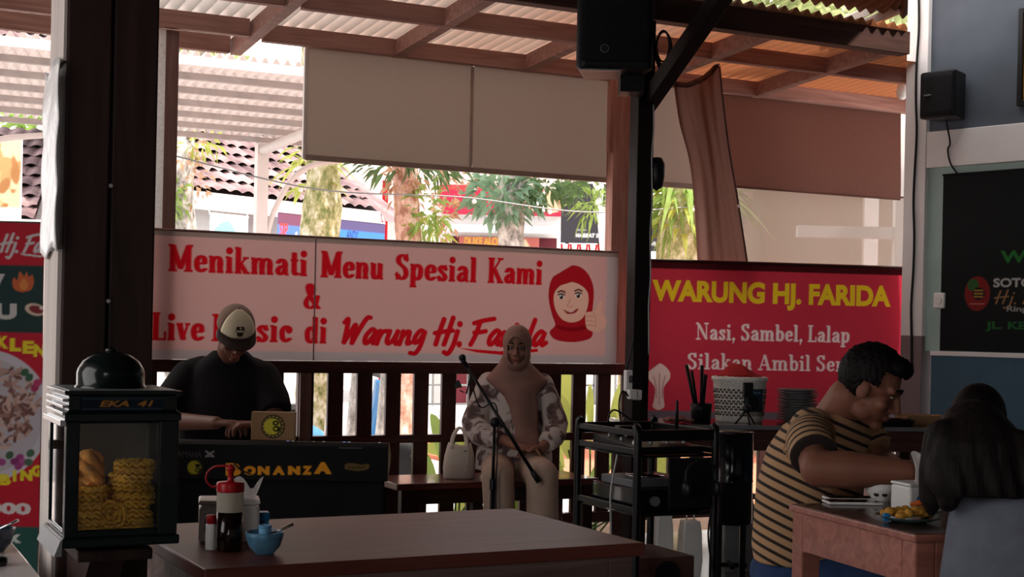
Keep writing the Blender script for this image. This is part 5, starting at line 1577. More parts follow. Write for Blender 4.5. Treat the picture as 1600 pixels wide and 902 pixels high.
# cables hanging in the rack
for k, pts in enumerate([[(-.035, .1, .71), (-.05, .12, .55), (-.035, .14, .35), (-.05, .2, .2)], [(.33, -.03, .70), (.345, -.05, .6), (.31, -.05, .4), (.34, -.06, .2)]]):
    o = MB().tube(smooth_path([RKM @ Vector(q) for q in pts], 6), .004).build('rack_cable', M['silver_cable'] if k == 0 else M['cable'], smooth=True)
    tag(o, ['pale cable drooping on the left side of the rack', 'black cable drooping down the front of the rack'][k], 'cable')
# small things lying on the rack
o = rthing('remote_box', 'small black box with cables lying on the mixer', 'box', .16, .36, .7725)
MB().box2((-.05, -.03, 0), (.05, .03, .035)).build('body', M['black'], o, bevel=.01)
MB().tube(smooth_path([(-.05, 0, .02), (-.09, 0, .06), (-.05, .02, .10), (.03, .02, .06), (.05, 0, .03)], 6), .004).build('cable_loop', M['cable'], o, smooth=True)
o = rthing('antenna_receiver', 'black wireless receiver with an upright aerial on the rack', 'receiver', .27, .14, .7715)
MB().box2((-.05, -.05, 0), (.05, .05, .03)).build('body', M['black'], o, bevel=.004)
MB().tube([(.0, 0, .03), (.0, 0, .15), (0, 0, .155)], [.008, .006, .003]).build('aerial', M['black'], o, smooth=True)

# black drum beside the rack
p = P(1143, 768, 6.75)
dm = thing('steel_drum', 'black steel drum standing right of the equipment rack', 'drum', (p.x, 6.75, 0))
MB().lathe([(0, .30), (.095, .30), (.10, .305), (.10, .50), (.103, .505), (.10, .51), (.10, .73), (.104, .735), (.10, .742), (.06, .745), (0, .745)], 32, cap=False).build('barrel', M['black_gloss'], dm, smooth=True)
for a in (.6, .6 + pi / 2, .6 + pi, .6 + 1.5 * pi):
    MB().box((.08 * cos(a), .08 * sin(a), .15), (.025, .025, .30)).build('leg', M['black_metal'], dm)
mb = MB(); mb.box((0, 0, .10), (.16, .02, .02)); mb.box((0, 0, .10), (.02, .16, .02)); mb.build('cross_brace', M['black_metal'], dm)

# floor crate, plus bag and sack shapes added for bright openings behind the rack
for px, py, Y, w_, h_, m, nm, lb, cat in [(1036, 822, 6.9, .085, .13, 'white_plastic', 'bag_stand_in', 'white bag shape added behind the rack for a bright opening', 'bag'),
                                      (1078, 838, 7.0, .10, .16, 'white_plastic', 'sack_stand_in', 'pale sack shape added right of the white bag for a bright opening', 'sack'),
                                      (1148, 805, 7.2, .17, .22, 'grey_metal', 'crate', 'grey crate on the floor behind the black drum', 'crate')]:
    q = P(px, py, Y)
    o = thing(nm, lb, cat, (q.x, q.y, 0), .2)
    hz = q.z + h_ / 2
    rr = [[(w_ / 2 * sx * s, w_ / 2 * sy * s, z) for sx, sy in ((-1, -1), (1, -1), (1, 1), (-1, 1))] for z, s in ((0, .9), (hz * .3, 1.05), (hz * .8, .95), (hz, .8))]
    MB().loft(rr).build('body', M[m], o, bevel=.006)
    if nm != 'crate':
        MB().tube(smooth_path([(-.02, 0, hz - .005), (-.015, 0, hz + .04), (.015, 0, hz + .04), (.02, 0, hz - .005)], 5), .004).build('handle', M[m], o, smooth=True)
    else:
        MB().box2((-w_ / 2 - .005, -w_ / 2 - .005, hz - .02), (w_ / 2 + .005, w_ / 2 + .005, hz + .005)).build('rim', M[m], o, bevel=.003)

# ------------------------------------------------------------------ buffet table
bt = thing('buffet_table', 'dark long serving table in front of the red banner', 'table', (1.42, 7.50, 0), radians(8))
table(bt, 1.72, .56, .74, M['table_dark'], M['beam_dark'], .10)
MB().box2((-.86, -.284, .722), (.86, -.2802, .742)).build('edge_strip', M['grey_metal'], bt)
BT = Matrix.Translation((1.42, 7.50, .7405)) @ Matrix.Rotation(radians(8), 4, 'Z')
def bthing2(name, label, cat, px, y, rz=0):
    """on the serving table at pixel column px, local depth y"""
    best = min((abs((800 + F * (BT @ Vector((x, y, 0))).x / (BT @ Vector((x, y, 0))).y) - px), x) for x in [i * .005 - .86 for i in range(345)])[1]
    return thing(name, label, cat, BT @ Vector((best, y, 0)), radians(8) + rz)
rb2 = bthing2('rice_basket', 'white woven rice basket covered with a red cloth on the serving table', 'basket', 1158, .06)
MB().lathe([(0, 0), (.118, 0), (.124, .006), (.132, .12), (.142, .215), (.150, .222), (.150, .238), (.143, .242), (.13, .235), (0, .22)], 36, cap=False).build('basket_body', mat('white woven plastic', rgb(236, 234, 226), .45, 0, .18, 90, bump=.8), rb2, smooth=True)
mb = MB()
for r_ in range(5):
    for k in range(34):
        a = pi + pi * k / 33
        rr = .1255 + r_ * .0027
        mb.box((rr * cos(a), rr * sin(a), .04 + r_ * .03 + .012 * (k % 2)), (.012, .012, .010), Matrix.Rotation(a + .7, 3, 'Z'))
mb.build('weave_holes', mat('shadowed weave gap', rgb(96, 92, 84), .7, 0, .1, 9), rb2)
RC = mat('red cloth', rgb(176, 42, 46), .9, 0, .15, 16, bump=.2)
mb = MB(); mb.sheet(lambda a, b: (.125 * (2 * a - 1) * sqrt(max(0.02, 1 - (2 * b - 1) ** 2 * .8)), .12 * (2 * b - 1), .243 + .06 * max(0, 1 - ((a - .45) * 2.4) ** 2 - ((b - .5) * 2) ** 2) + .006 * sin(a * 12 + b * 7)), 20, 14)
mb.build('cloth_cover', RC, rb2, smooth=True, solid=.004)
cv = Canvas(.10, .12, .003, rgb(38, 52, 66)); cv.rect(.0, .0, .10, .03, rgb(28, 32, 38)); cv.ell(.055, .05, .028, .035, rgb(20, 22, 26)); cv.rect(.01, .095, .09, .105, rgb(90, 110, 120))
o = cv.build('printed_panel', M['print'], rb2, org=(-.02, -.146, .06))
pt = bthing2('phone_tripod', 'small black tripod with a phone holder in front of the rice basket', 'tripod', 1170, -.25)
MB().tube([(0, 0, .07), (0, 0, .14)], .007).build('column', M['black'], pt)
for a in (.5, 2.6, 4.7):
    MB().tube([(0, 0, .075), (.06 * cos(a), .06 * sin(a), .005)], .005).build('leg', M['black'], pt, smooth=True)
MB().box2((-.022, -.012, .14), (.03, .012, .22)).build('holder', M['black'], pt, bevel=.005)
MB().ball((0, 0, .085), .024).build('pan_head', M['black'], pt, smooth=True)
ut = bthing2('utensil_pot', 'black pot of long dark serving utensils on the serving table', 'pot', 1098, -.05)
MB().lathe([(0, 0), (.05, 0), (.055, .07), (.058, .10), (.053, .10), (.045, .01), (0, .008)], 24, cap=False).build('pot', M['black'], ut, smooth=True)
mb = None
for k, (x, z, tl) in enumerate([(-.085, .30, .010), (-.05, .27, .009), (.0, .30, .010), (.025, .25, .012)]):
    MB().tube([(-.0 + x * .2, .0, .015), (x, .02 * (k % 2), z)], [tl * .7, tl]).build('utensil', M['black'], ut, smooth=True)
fc = bthing2('folded_cloth', 'folded pinkish cloth beside the utensil pot on the serving table', 'cloth', 1063, -.12)
MB().sheet(lambda a, b: (-.07 + .14 * a, -.05 + .1 * b, .012 + .02 * sin(pi * a) * sin(pi * b) + .005 * sin(a * 14)), 14, 10).build('cloth', mat('dusty pink cloth', rgb(126, 84, 80), .9, 0, .1, 20), fc, smooth=True, solid=.012)
# stack of plates
pw = MB().lathe([(0, 0), (.06, 0), (.066, .003), (.11, .016), (.11, .019), (.064, .007), (0, .006)], 32, cap=False)
pl0 = None
names = ['lowest', 'second from the bottom', 'third from the bottom', 'fourth from the bottom', 'fifth from the bottom', 'sixth from the bottom', 'sixth from the top', 'fifth from the top', 'fourth from the top', 'third from the top', 'second from the top', 'topmost']
PLM = mat('grey melamine plate', rgb(120, 118, 120), .35, 0, .06, 8)
base = bthing2('tmp', None, None, 1248, .08); loc = base.location.copy(); bpy.data.objects.remove(base)
for k in range(12):
    if pl0 is None:
        pl0 = pw.build('dinner_plate', PLM, smooth=True); o = pl0
    else:
        o = pl0.copy(); C.objects.link(o)
    o.location = loc + Vector((.004 * sin(k * 2.3), .004 * cos(k * 1.7), k * .0145)); o.rotation_euler = (0, 0, k)
    tag(o, 'grey dinner plate %s of the stack behind the striped shirt man' % names[k], 'plate', 'stacked dinner plates')
for px, y, lb, col, hh in [(1392, -.12, 'dark flat tray left of the two on the right end of the serving table', 'black', .035), (1440, .02, 'pinkish brown tray on the far right end of the serving table', 'card', .05)]:
    o = bthing2('serving_tray', lb, 'tray', px, y)
    rr = [[(sx * .11 * s, sy * .09 * s, z) for sx, sy in ((-1, -1), (1, -1), (1, 1), (-1, 1))] for z, s in ((0, .88), (hh, 1.0), (hh, .94), (.006, .82))]
    MB().loft(rr, cap=True).build('tray', M[col], o)
    MB().box2((-.118, -.02, hh - .006), (-.1, .02, hh + .004)).build('handle', M[col], o, bevel=.002)
    MB().box2((.1, -.02, hh - .006), (.118, .02, hh + .004)).build('handle', M[col], o, bevel=.002)
# ------------------------------------------------------------------ people
def fuse(mb, name, m, parent, voxel=.006, smooth=4, cut=None, attr=None, solid=0.0, disp=None):
    """melt the shapes of mb into one continuous skin; parent sits unrotated at parent.location"""
    tmp = bpy.data.objects.new('tmp', mb.mesh('tmp')); C.objects.link(tmp)
    md = tmp.modifiers.new('r', 'REMESH'); md.mode = 'VOXEL'; md.voxel_size = voxel
    if smooth:
        ms_ = tmp.modifiers.new('s', 'SMOOTH'); ms_.factor = .5; ms_.iterations = smooth
    bpy.context.view_layer.update()
    me = bpy.data.meshes.new_from_object(tmp.evaluated_get(bpy.context.evaluated_depsgraph_get()))
    old = tmp.data
    bpy.data.objects.remove(tmp); bpy.data.meshes.remove(old)
    n = len(me.vertices)
    co = np.empty(n * 3, np.float32); me.vertices.foreach_get('co', co); co = co.reshape(-1, 3)
    if cut is not None:
        import bmesh
        kill = cut(co)
        bm = bmesh.new(); bm.from_mesh(me); bm.verts.ensure_lookup_table()
        bmesh.ops.delete(bm, geom=[bm.verts[i] for i in np.nonzero(kill)[0]], context='VERTS')
        bm.to_mesh(me); bm.free()
        n = len(me.vertices)
        co = np.empty(n * 3, np.float32); me.vertices.foreach_get('co', co); co = co.reshape(-1, 3)
    if disp is not None:
        co = co + disp(co)
    if attr is not None:
        a = me.attributes.new('along', 'FLOAT', 'POINT')
        a.data.foreach_set('value', attr(co).astype(np.float32))
    L = np.array(parent.location, np.float32)
    me.vertices.foreach_set('co', (co - L).astype(np.float32).reshape(-1))
    me.polygons.foreach_set('use_smooth', [True] * len(me.polygons))
    me.materials.clear(); me.materials.append(m)
    me.name = name
    me.update()
    o = bpy.data.objects.new(name, me); C.objects.link(o); o.parent = parent
    if solid:
        k = o.modifiers.new('solid', 'SOLIDIFY'); k.thickness = solid; k.offset = 0
    return o

def frame(fwd, up=(0, 0, 1)):
    f = Vector(fwd).normalized()
    r = f.cross(Vector(up)).normalized()
    u = r.cross(f)
    return Matrix((r, f, u)).transposed()

def head_into(mb, c, R, s=1.0):
    c = Vector(c)
    q = lambda r, f, u: c + R @ Vector((r * s, f * s, u * s))
    e = lambda p, r: mb.ball(q(*p), tuple(x * s for x in r), 18, 12, R)
    e((0, -.008, .035), (.077, .098, .094))
    e((0, .032, -.042), (.059, .062, .076))
    e((0, .070, -.104), (.026, .022, .020))
    for k in (-1, 1):
        e((k * .043, .015, -.075), (.022, .036, .03))
        e((k * .038, .064, -.030), (.025, .022, .022))
        e((k * .079, -.008, -.012), (.010, .022, .031))
        mb.ball(q(k * .013, .100, -.041), .009 * s, 10, 8)
    mb.chain([(q(-.045, .076, .026), .014 * s), (q(0, .090, .026), .014 * s), (q(.045, .076, .026), .014 * s)], 10)
    mb.chain([(q(0, .094, .014), .009 * s), (q(0, .116, -.034), .0125 * s)], 10)
    e((0, .088, -.064), (.024, .014, .006)); e((0, .086, -.075), (.020, .013, .007))

def face_parts(root, c, R, s, hair_m, lips_m, gaze=0.0, closed=False):
    c = Vector(c) - Vector(root.location)
    q = lambda r, f, u: c + R @ Vector((r * s, f * s, u * s))
    for k in (-1, 1):
        MB().ball(q(k * .031, .083, .004), (.0145 * s, .008 * s, (.004 if closed else .0072) * s), 14, 10, R).build('eye', M['eye_white'], root, smooth=True)
        MB().ball(q(k * .031 + gaze, .089, .003), (.0062 * s, .004 * s, (.003 if closed else .0062) * s), 12, 8, R).build('iris', M['eye_dark'], root, smooth=True)
        MB().tube([q(k * .014, .100, .028), q(k * .03, .098, .035), q(k * .05, .083, .030)], [.0035 * s, .0045 * s, .002 * s], 8).build('eyebrow', hair_m, root, smooth=True)
    mb = MB(); mb.ball(q(0, .093, -.064), (.024 * s, .012 * s, .0045 * s), 14, 8, R); mb.ball(q(0, .090, -.0735), (.020 * s, .012 * s, .0055 * s), 14, 8, R)
    mb.build('lips', lips_m, root, smooth=True)

def hand_into(mb, w, d, n, th, curl=.6, s=1.0):
    """palm from wrist w along d; fingers curl toward n; thumb leaves on the th side"""
    w, d, n, th = Vector(w), Vector(d).normalized(), Vector(n).normalized(), Vector(th).normalized()
    lens = (.92, 1.0, .95, .76)
    for i, k in enumerate((.030, .011, -.009, -.028)):
        kn = w + d * (.086 - .006 * abs(i - 1)) * s + th * k * s
        mb.chain([(w + th * k * .55 * s, .0155 * s), (kn, .0115 * s)], 10)
        a, p = curl * .45 + .06 * i, kn
        pts = [(kn, .0100 * s)]
        for j, L in enumerate((.042, .026, .021)):
            p = p + (d * cos(a) + n * sin(a)) * L * lens[i] * s + th * (.003 * (1.2 - i)) * s
            pts.append((p, (.0090, .0082, .0070)[j] * s))
            a += curl * (.8 - .1 * j)
        mb.chain(pts, 10)
    b = w + d * .028 * s + th * .026 * s
    mb.chain([(w + d * .01 * s, .016 * s), (b, .0135 * s), (b + (d * .6 + th * .7 + n * .35).normalized() * .036 * s, .0108 * s), (b + (d * .85 + th * .45 + n * .5).normalized() * .066 * s, .0085 * s)], 10)

def torso(mb, rings, n=28, p=2.3):
    """superelliptic rings: (centre, right vector * half width, forward vector * half depth)"""
    out = []
    for c, r, f in rings:
        c, r, f = Vector(c), Vector(r), Vector(f)
        ring = []
        for i in range(n):
            a = 2 * pi * i / n
            ca, sa = cos(a), sin(a)
            ring.append(c + r * (abs(ca) ** (2 / p) * (1 if ca >= 0 else -1)) + f * (abs(sa) ** (2 / p) * (1 if sa >= 0 else -1)))
        out.append(ring)
    mb.loft(out)
    return mb

def stool(name, label, x, y, h, m, w=.30):
    o = thing(name, label, 'stool', (x, y, 0))
    MB().lathe([(0, h - .035), (w / 2 - .01, h - .035), (w / 2, h - .03), (w / 2, h - .005), (w / 2 - .008, h), (0, h)], 28, cap=False).build('seat', M[m], o, smooth=False, bevel=.002)
    for a in (pi / 4, 3 * pi / 4, 5 * pi / 4, 7 * pi / 4):
        MB().tube([(w * .36 * cos(a), w * .36 * sin(a), h - .034), (w * .46 * cos(a), w * .46 * sin(a), 0)], .016).build('leg', M[m], o)
    return o

# ---- keyboard player
x0, y0 = -1.385, 6.86
man = thing('person', 'man in a black t-shirt and cream fronted cap bending over the keyboard', 'person', (x0, y0, 0))
RX = Vector((1, 0.08, 0)).normalized()
FW = Vector((.08, -1, 0)).normalized()
hc = P(367, 521, 6.66)
HR_ = frame((.30, -.74, -.60))
sk = MB(); HS = .97
head_into(sk, hc, HR_, HS)
sk.chain([((x0 + .02, 6.80, 1.02), .066), (hc + HR_ @ Vector((0, -.04, -.06)), .060)])
eL, wL = Vector((-1.655, 6.70, .735)), P(338, 661, 6.43)
eR, wR = Vector((-1.115, 6.72, .735)), P(402, 664, 6.43)
sk.chain([((-1.565, 6.83, .93), .045), (eL, .047), (eL.lerp(wL, .3), .044), (wL, .030)])
sk.chain([((-1.205, 6.85, .93), .045), (eR, .047), (eR.lerp(wR, .3), .044), (wR, .030)])
hand_into(sk, wL, (1, -.25, .02), (0, .1, -1), (.2, .9, .1), .75)
hand_into(sk, wR, (-1, -.35, .05), (0, .1, -1), (-.2, .9, .1), .75)
fuse(sk, 'body', M['skin_dim'], man, .0048, 3)
face_parts(man, hc, HR_, HS, M['hair'], M['lips'], closed=True)
sh_ = MB()
T = lambda z, hw, hd, dy=0, dx=0: ((x0 + dx, y0 + dy, z), RX * hw, FW * hd)
torso(sh_, [T(.44, .19, .15), T(.52, .21, .17, -.02), T(.66, .215, .175, -.03), T(.82, .205, .15, -.02), T(.94, .20, .125, -.01, .005), T(.99, .17, .11, -.02, .01), T(1.035, .125, .095, -.04, .02), T(1.075, .08, .075, -.055, .025)])
sh_.chain([((-1.50, 6.85, .975), .072), ((-1.565, 6.83, .945), .082), ((-1.625, 6.77, .84), .082), ((-1.645, 6.735, .785), .079)], 18, flat1=True)
sh_.chain([((-1.27, 6.87, .975), .072), ((-1.205, 6.85, .945), .082), ((-1.145, 6.79, .84), .082), ((-1.125, 6.755, .785), .079)], 18, flat1=True)
fuse(sh_, 't_shirt', M['shirt_black'], man, .008, 4)
tr = MB()
tr.ball((x0, y0, .50), (.185, .155, .10), 20, 12)
for s in (-1, 1):
    kx = x0 + s * .14
    tr.chain([((x0 + s * .09, y0 - .03, .50), .095), ((kx, 6.52, .47), .072), ((kx, 6.55, .10), .055)], 16, flat1=True)
fuse(tr, 'trousers', M['trousers'], man, .010, 4)
for s in (-1, 1):
    kx = x0 + s * .14
    mb = MB(); mb.chain([((kx, 6.56, .055), .045), ((kx, 6.45, .04), .035)]); mb.chain([((kx, 6.56, .11), .045), ((kx, 6.56, .05), .045)])
    fuse(mb, 'shoe', M['shoe'], man, .010, 3)
# cap
cc = hc + HR_ @ Vector((0, -.004, .040)) * HS - Vector(man.location)
def capf(az, el, k=1.0):
    """point on the crown: az from the front, el from the rim up"""
    return cc + HR_ @ Vector((.088 * k * cos(el) * sin(az), .108 * k * cos(el) * cos(az), .004 + .100 * k * sin(el)))
mb = MB(); mb.sheet(lambda a, b: capf(radians(62) + radians(236) * a, radians(90) * b * .999), 26, 12); mb.build('cap_crown', M['cap_mesh'], man, smooth=True, solid=.003)
mb = MB(); mb.sheet(lambda a, b: capf(radians(-62) + radians(124) * a, radians(90) * b * .97, 1.012), 18, 12); mb.build('cap_front_panel', M['cap_cream'], man, smooth=True, solid=.003)
mb = MB(); mb.sheet(lambda a, b: cc + HR_ @ Vector((.088 * (1.02 + .05 * b) * sin(radians(-75) + radians(150) * a), .108 * cos(radians(-75) + radians(150) * a) + .074 * b * cos((a - .5) * pi * .8), .006 - .012 * b - .030 * b * (2 * a - 1) ** 2)), 20, 8)
mb.build('cap_visor', mat('dark brown cap visor', rgb(46, 34, 30), .9, 0, .1, 40), man, smooth=True, solid=.005)
mb = MB()
def cq(u, v):
    return capf(u, v, 1.045)
for pts in ([(-.22, .62), (.22, .62), (.26, .50), (.16, .46), (-.16, .46), (-.26, .50)], [(-.28, .44), (.28, .44), (.28, .40), (-.28, .40)], [(-.2, .37), (.2, .37), (.14, .22), (0, .16), (-.14, .22)], [(-.2, .12), (.2, .12), (.2, .09), (-.2, .09)]):
    mb.add([cq(u, v) for u, v in pts], [tuple(range(len(pts)))])
mb.build('cap_emblem', mat('dark cap print', rgb(52, 44, 40), .8, 0, .05, 10), man)
mb = MB(); mb.ball(capf(0, pi / 2, 1.02), .007); mb.build('cap_button', M['cap_mesh'], man, smooth=True)
stool('stool', 'dark round stool under the man at the keyboard', x0, y0 + .04, .415, 'rail_v', .34)

# ---- singer
def floral():
    m, nt, bs, out = _new('white blouse with dark floral blotches')
    L = nt.links.new
    tc = nt.nodes.new('ShaderNodeTexCoord')
    nz = nt.nodes.new('ShaderNodeTexNoise'); nz.inputs['Scale'].default_value = 12; nz.inputs['Detail'].default_value = 4; nz.inputs['Distortion'].default_value = .8
    rp = nt.nodes.new('ShaderNodeValToRGB')
    el = rp.color_ramp.elements
    el[0].position = .38; el[0].color = rgb(84, 68, 68)
    el[1].position = .56; el[1].color = rgb(196, 184, 178)
    e = el.new(.46); e.color = rgb(124, 104, 100)
    e = el.new(.50); e.color = rgb(190, 176, 170)
    L(tc.outputs['Object'], nz.inputs['Vector']); L(nz.outputs['Fac'], rp.inputs[0]); L(rp.outputs[0], bs.inputs['Base Color'])
    bs.inputs['Roughness'].default_value = .9
    return m
sx, sy = .025, 7.43
wo = thing('person', 'woman in a rose hijab and floral blouse sitting on the bench behind the microphone', 'person', (sx, sy, 0))
hc = P(808, 543, 7.29); HR_ = frame((-.06, -1, -.08)); HS = .80
RX, FW = Vector((1, 0, 0)), Vector((0, -1, 0))
sk = MB(); head_into(sk, hc, HR_, HS)
sk.chain([((sx - .005, 7.38, .97), .046), (hc + Vector((0, .03, -.06)), .044)])
eA, wA = Vector((-.185, 7.33, .70)), Vector((.03, 7.17, .615))
eB, wB = Vector((.235, 7.34, .70)), P(848, 700, 7.17)
sk.chain([((-.12, 7.41, .90), .034), (eA, .036), (wA, .024)])
sk.chain([((.17, 7.41, .90), .034), (eB, .036), (wB, .024)])
hand_into(sk, wA, (1, -.2, -.12), (0, -.2, -1), (.1, -1, .2), .55, .88)
hand_into(sk, wB, (-1, -.3, -.05), (0, -.2, -1), (-.1, -1, .3), .55, .88)
fuse(sk, 'body', M['skin_woman'], wo, .0045, 3)
face_parts(wo, hc, HR_, HS, M['hair'], M['lips'])
bl_ = MB()
T = lambda z, hw, hd, dy=0, dx=0: ((sx + dx, sy + dy, z), RX * hw, FW * hd)
torso(bl_, [T(.47, .205, .16, -.03), T(.56, .20, .15, -.03), T(.70, .165, .12, -.01), T(.84, .165, .115), T(.92, .165, .10), T(.965, .12, .085, -.01), T(.99, .06, .06, -.02)])
bl_.chain([((-.115, 7.42, .92), .062), ((-.185, 7.35, .72), .070), ((-.15, 7.28, .665), .066), ((-.05, 7.21, .635), .050)], 16, flat1=True)
bl_.chain([((.165, 7.42, .92), .062), ((.235, 7.35, .72), .070), ((.225, 7.27, .66), .062), (Vector((.225, 7.27, .66)).lerp(wB, .7), .048)], 16, flat1=True)
fuse(bl_, 'blouse', floral(), wo, .008, 4)
hj = MB()
q = lambda r, f, u: hc + HR_ @ Vector((r, f, u)) * HS
hj.ball(q(0, -.012, .030), (.094 * HS, .118 * HS, .116 * HS), 20, 14, HR_)
hj.ball(q(0, .012, -.05), (.088 * HS, .095 * HS, .105 * HS), 20, 14, HR_)
torso(hj, [((sx - .005, 7.335, 1.075), RX * .062, FW * .07), ((sx - .005, 7.35, 1.03), RX * .082, FW * .085), ((sx, 7.37, .985), RX * .125, FW * .10), ((sx + .005, 7.385, .945), RX * .165, FW * .118), ((sx + .012, 7.365, .905), RX * .125, FW * .128), ((sx + .025, 7.34, .86), RX * .085, FW * .115), ((sx + .04, 7.32, .80), RX * .068, FW * .085), ((sx + .05, 7.30, .72), RX * .060, FW * .05)], 30, 2.0)
torso(hj, [((sx + .03, 7.29, .93), RX * .07, FW * .04), ((sx + .055, 7.285, .80), RX * .062, FW * .03), ((sx + .06, 7.275, .70), RX * .060, FW * .028), ((sx + .075, 7.24, .60), RX * .066, FW * .026)])
Rinv = np.array(HR_.transposed())
def cutf(co):
    l = (co - np.array(hc)) @ Rinv.T / HS
    return (l[:, 1] > .02) & ((l[:, 0] / .056) ** 2 + ((l[:, 2] + .018) / .088) ** 2 < 1)
fuse(hj, 'hijab', M['hijab'], wo, .0065, 4, cut=cutf, solid=.004)
pa_ = MB()
pa_.ball((sx, sy - .01, .49), (.185, .15, .085), 20, 12)
for s, kx, kz, ky, fx in ((-1, -.055, .475, 6.99, -.03), (1, .165, .485, 6.97, .175)):
    pa_.chain([((sx + s * .085, sy - .04, .49), .09), ((kx, ky, kz), .082), ((fx, ky + .02, .10), .078)], 16, flat1=True)
fuse(pa_, 'trousers', M['beige_cloth'], wo, .010, 5)
for fx in (-.03, .175):
    mb = MB(); mb.chain([((fx, 7.0, .06), .04), ((fx, 6.90, .035), .03)]); mb.chain([((fx, 7.0, .115), .035), ((fx, 7.0, .05), .04)])
    fuse(mb, 'shoe', M['shoe'], wo, .009, 3)

# ---- man in the striped shirt
def stripes():
    m, nt, bs, out = _new('tan shirt with dark stripes')
    L = nt.links.new
    at = nt.nodes.new('ShaderNodeAttribute'); at.attribute_name = 'along'
    mu = nt.nodes.new('ShaderNodeMath'); mu.operation = 'MULTIPLY'; mu.inputs[1].default_value = 1 / .0285
    fr = nt.nodes.new('ShaderNodeMath'); fr.operation = 'FRACT'
    rp = nt.nodes.new('ShaderNodeValToRGB')
    el = rp.color_ramp.elements
    el[0].position = 0; el[0].color = rgb(190, 150, 112)
    el[1].position = .64; el[1].color = rgb(42, 32, 30)
    e = el.new(.57); e.color = rgb(190, 150, 112)
    e = el.new(.93); e.color = rgb(42, 32, 30)
    e = el.new(.99); e.color = rgb(190, 150, 112)
    L(at.outputs['Fac'], mu.inputs[0]); L(mu.outputs[0], fr.inputs[0]); L(fr.outputs[0], rp.inputs[0]); L(rp.outputs[0], bs.inputs['Base Color'])
    bs.inputs['Roughness'].default_value = .9
    return m
px0 = P(1268, 800, 4.33)
mx_, my_ = px0.x, 4.33
eat = thing('person', 'man in a tan and black striped shirt leaning over his food at the right table', 'person', (mx_, my_, 0))
FW = Vector((.82, -.57, 0)).normalized(); RX = Vector((FW.y, -FW.x, 0))     # his right hand side faces the camera
hc = P(1359, 606, 4.20); HR_ = frame((.86, -.34, -.42)); HS = .89
S1 = P(1256, 667, 4.16); E1 = P(1279, 733, 3.93); W1 = P(1418, 738, 3.86)
S2 = P(1336, 672, 4.46); E2 = Vector((1.17, 4.37, .80)); W2 = Vector((1.12, 4.09, .825))
sk = MB(); head_into(sk, hc, HR_, HS)
nb = P(1304, 652, 4.30)
sk.chain([(nb + Vector((-.02, 0, -.04)), .068), (hc + HR_ @ Vector((0, -.045, -.055)), .060)])
sk.chain([(S1 + Vector((.02, .02, -.03)), .045), (E1, .052), (E1.lerp(W1, .35), .054), (W1, .034)])
sk.chain([(S2 + Vector((0, 0, -.03)), .045), (E2, .048), (E2.lerp(W2, .35), .046), (W2, .032)])
hand_into(sk, W1, (.95, .15, -.08), (-.1, .3, -1), (0, 1, .2), .75, 1.0)
hand_into(sk, W2, (-.2, -1, -.35), (.2, -.1, -1), (-1, 0, .2), .8, 1.0)
fuse(sk, 'body', M['skin_man'], eat, .0048, 3)
face_parts(eat, hc, HR_, HS, M['hair'], M['lips'], closed=True)
C0, C1, C2, C3 = P(1258, 850, 4.33), P(1266, 760, 4.32), P(1278, 700, 4.31), P(1294, 664, 4.31)
st = MB()
torso(st, [(C0 + Vector((0, 0, -.05)), RX * .185, FW * .14), (C0, RX * .19, FW * .150), (C1, RX * .195, FW * .150), (C2, RX * .20, FW * .135), (C3, RX * .195, FW * .115), (P(1303, 650, 4.30), RX * .13, FW * .09), (P(1308, 640, 4.30), RX * .078, FW * .075)])
SE1 = S1.lerp(E1, .72); SE2 = S2.lerp(E2, .6)
st.chain([(S1 + Vector((.03, .03, -.012)), .070), (S1.lerp(E1, .4), .070), (SE1, .070)], 18, flat1=True)
st.chain([(S2, .078), (SE2, .070)], 18, flat1=True)
def along(co):
    axis = np.array(((C3 - C0).normalized() + Vector((.26, 0, 0))).normalized()); base = np.array(C0)
    v = (co - base) @ axis
    s = v.copy()
    for S, E, off in ((S1, E1, .02), (S2, E2, .0)):
        a = np.array(S); d = np.array(E) - a; L = np.linalg.norm(d); d = d / L
        t = (co - a) @ d
        rad = np.linalg.norm(co - a - t[:, None] * d, axis=1)
        m = (t > .02) & (rad < .088) & (t < L)
        if S is S1:
            m &= ((co - a) @ np.array(RX)) > -.055
        s[m] = -t[m] * 1.0 + (np.array(S) - base) @ axis
    return s + 5.0
fuse(st, 'striped_shirt', stripes(), eat, .007, 5, attr=along)
je = MB()
je.ball(C0 + Vector((0, 0, -.09)), (.17, .17, .10), 20, 12)
for s, k in ((1, .40), (-1, .40)):
    hp_ = C0 + RX * (.09 * s) + Vector((0, 0, -.10)); kn = hp_ + FW * .40 + Vector((0, 0, .0)); ft = kn + Vector((0, 0, -kn.z + .10)) - FW * .05
    je.chain([(hp_, .098), (kn, .075), (ft, .058)], 16, flat1=True)
    mb = MB(); mb.chain([(Vector((ft.x, ft.y, .055)), .045), (Vector((ft.x, ft.y, .04)) + FW * .13, .034)]); mb.chain([(Vector((ft.x, ft.y, .12)), .04), (Vector((ft.x, ft.y, .05)), .045)])
    fuse(mb, 'shoe', M['shoe'], eat, .010, 3)
fuse(je, 'jeans', M['jeans'], eat, .010, 4)
Rn = np.array(HR_.transposed()); hcn = np.array(hc)
ha = MB()
ha.ball(hc + HR_ @ Vector((0, -.012, .042)) * HS, (.088 * HS, .110 * HS, .108 * HS), 24, 16, HR_)
ha.ball(hc + HR_ @ Vector((0, .055, .10)) * HS, (.062 * HS, .05 * HS, .036 * HS), 18, 10, HR_)
def cut_h(co):
    l = (co - hcn) @ Rn.T / HS
    line = np.where(l[:, 1] > .035, .075, np.where(l[:, 1] > -.02, .018, -.055))
    return l[:, 2] < line
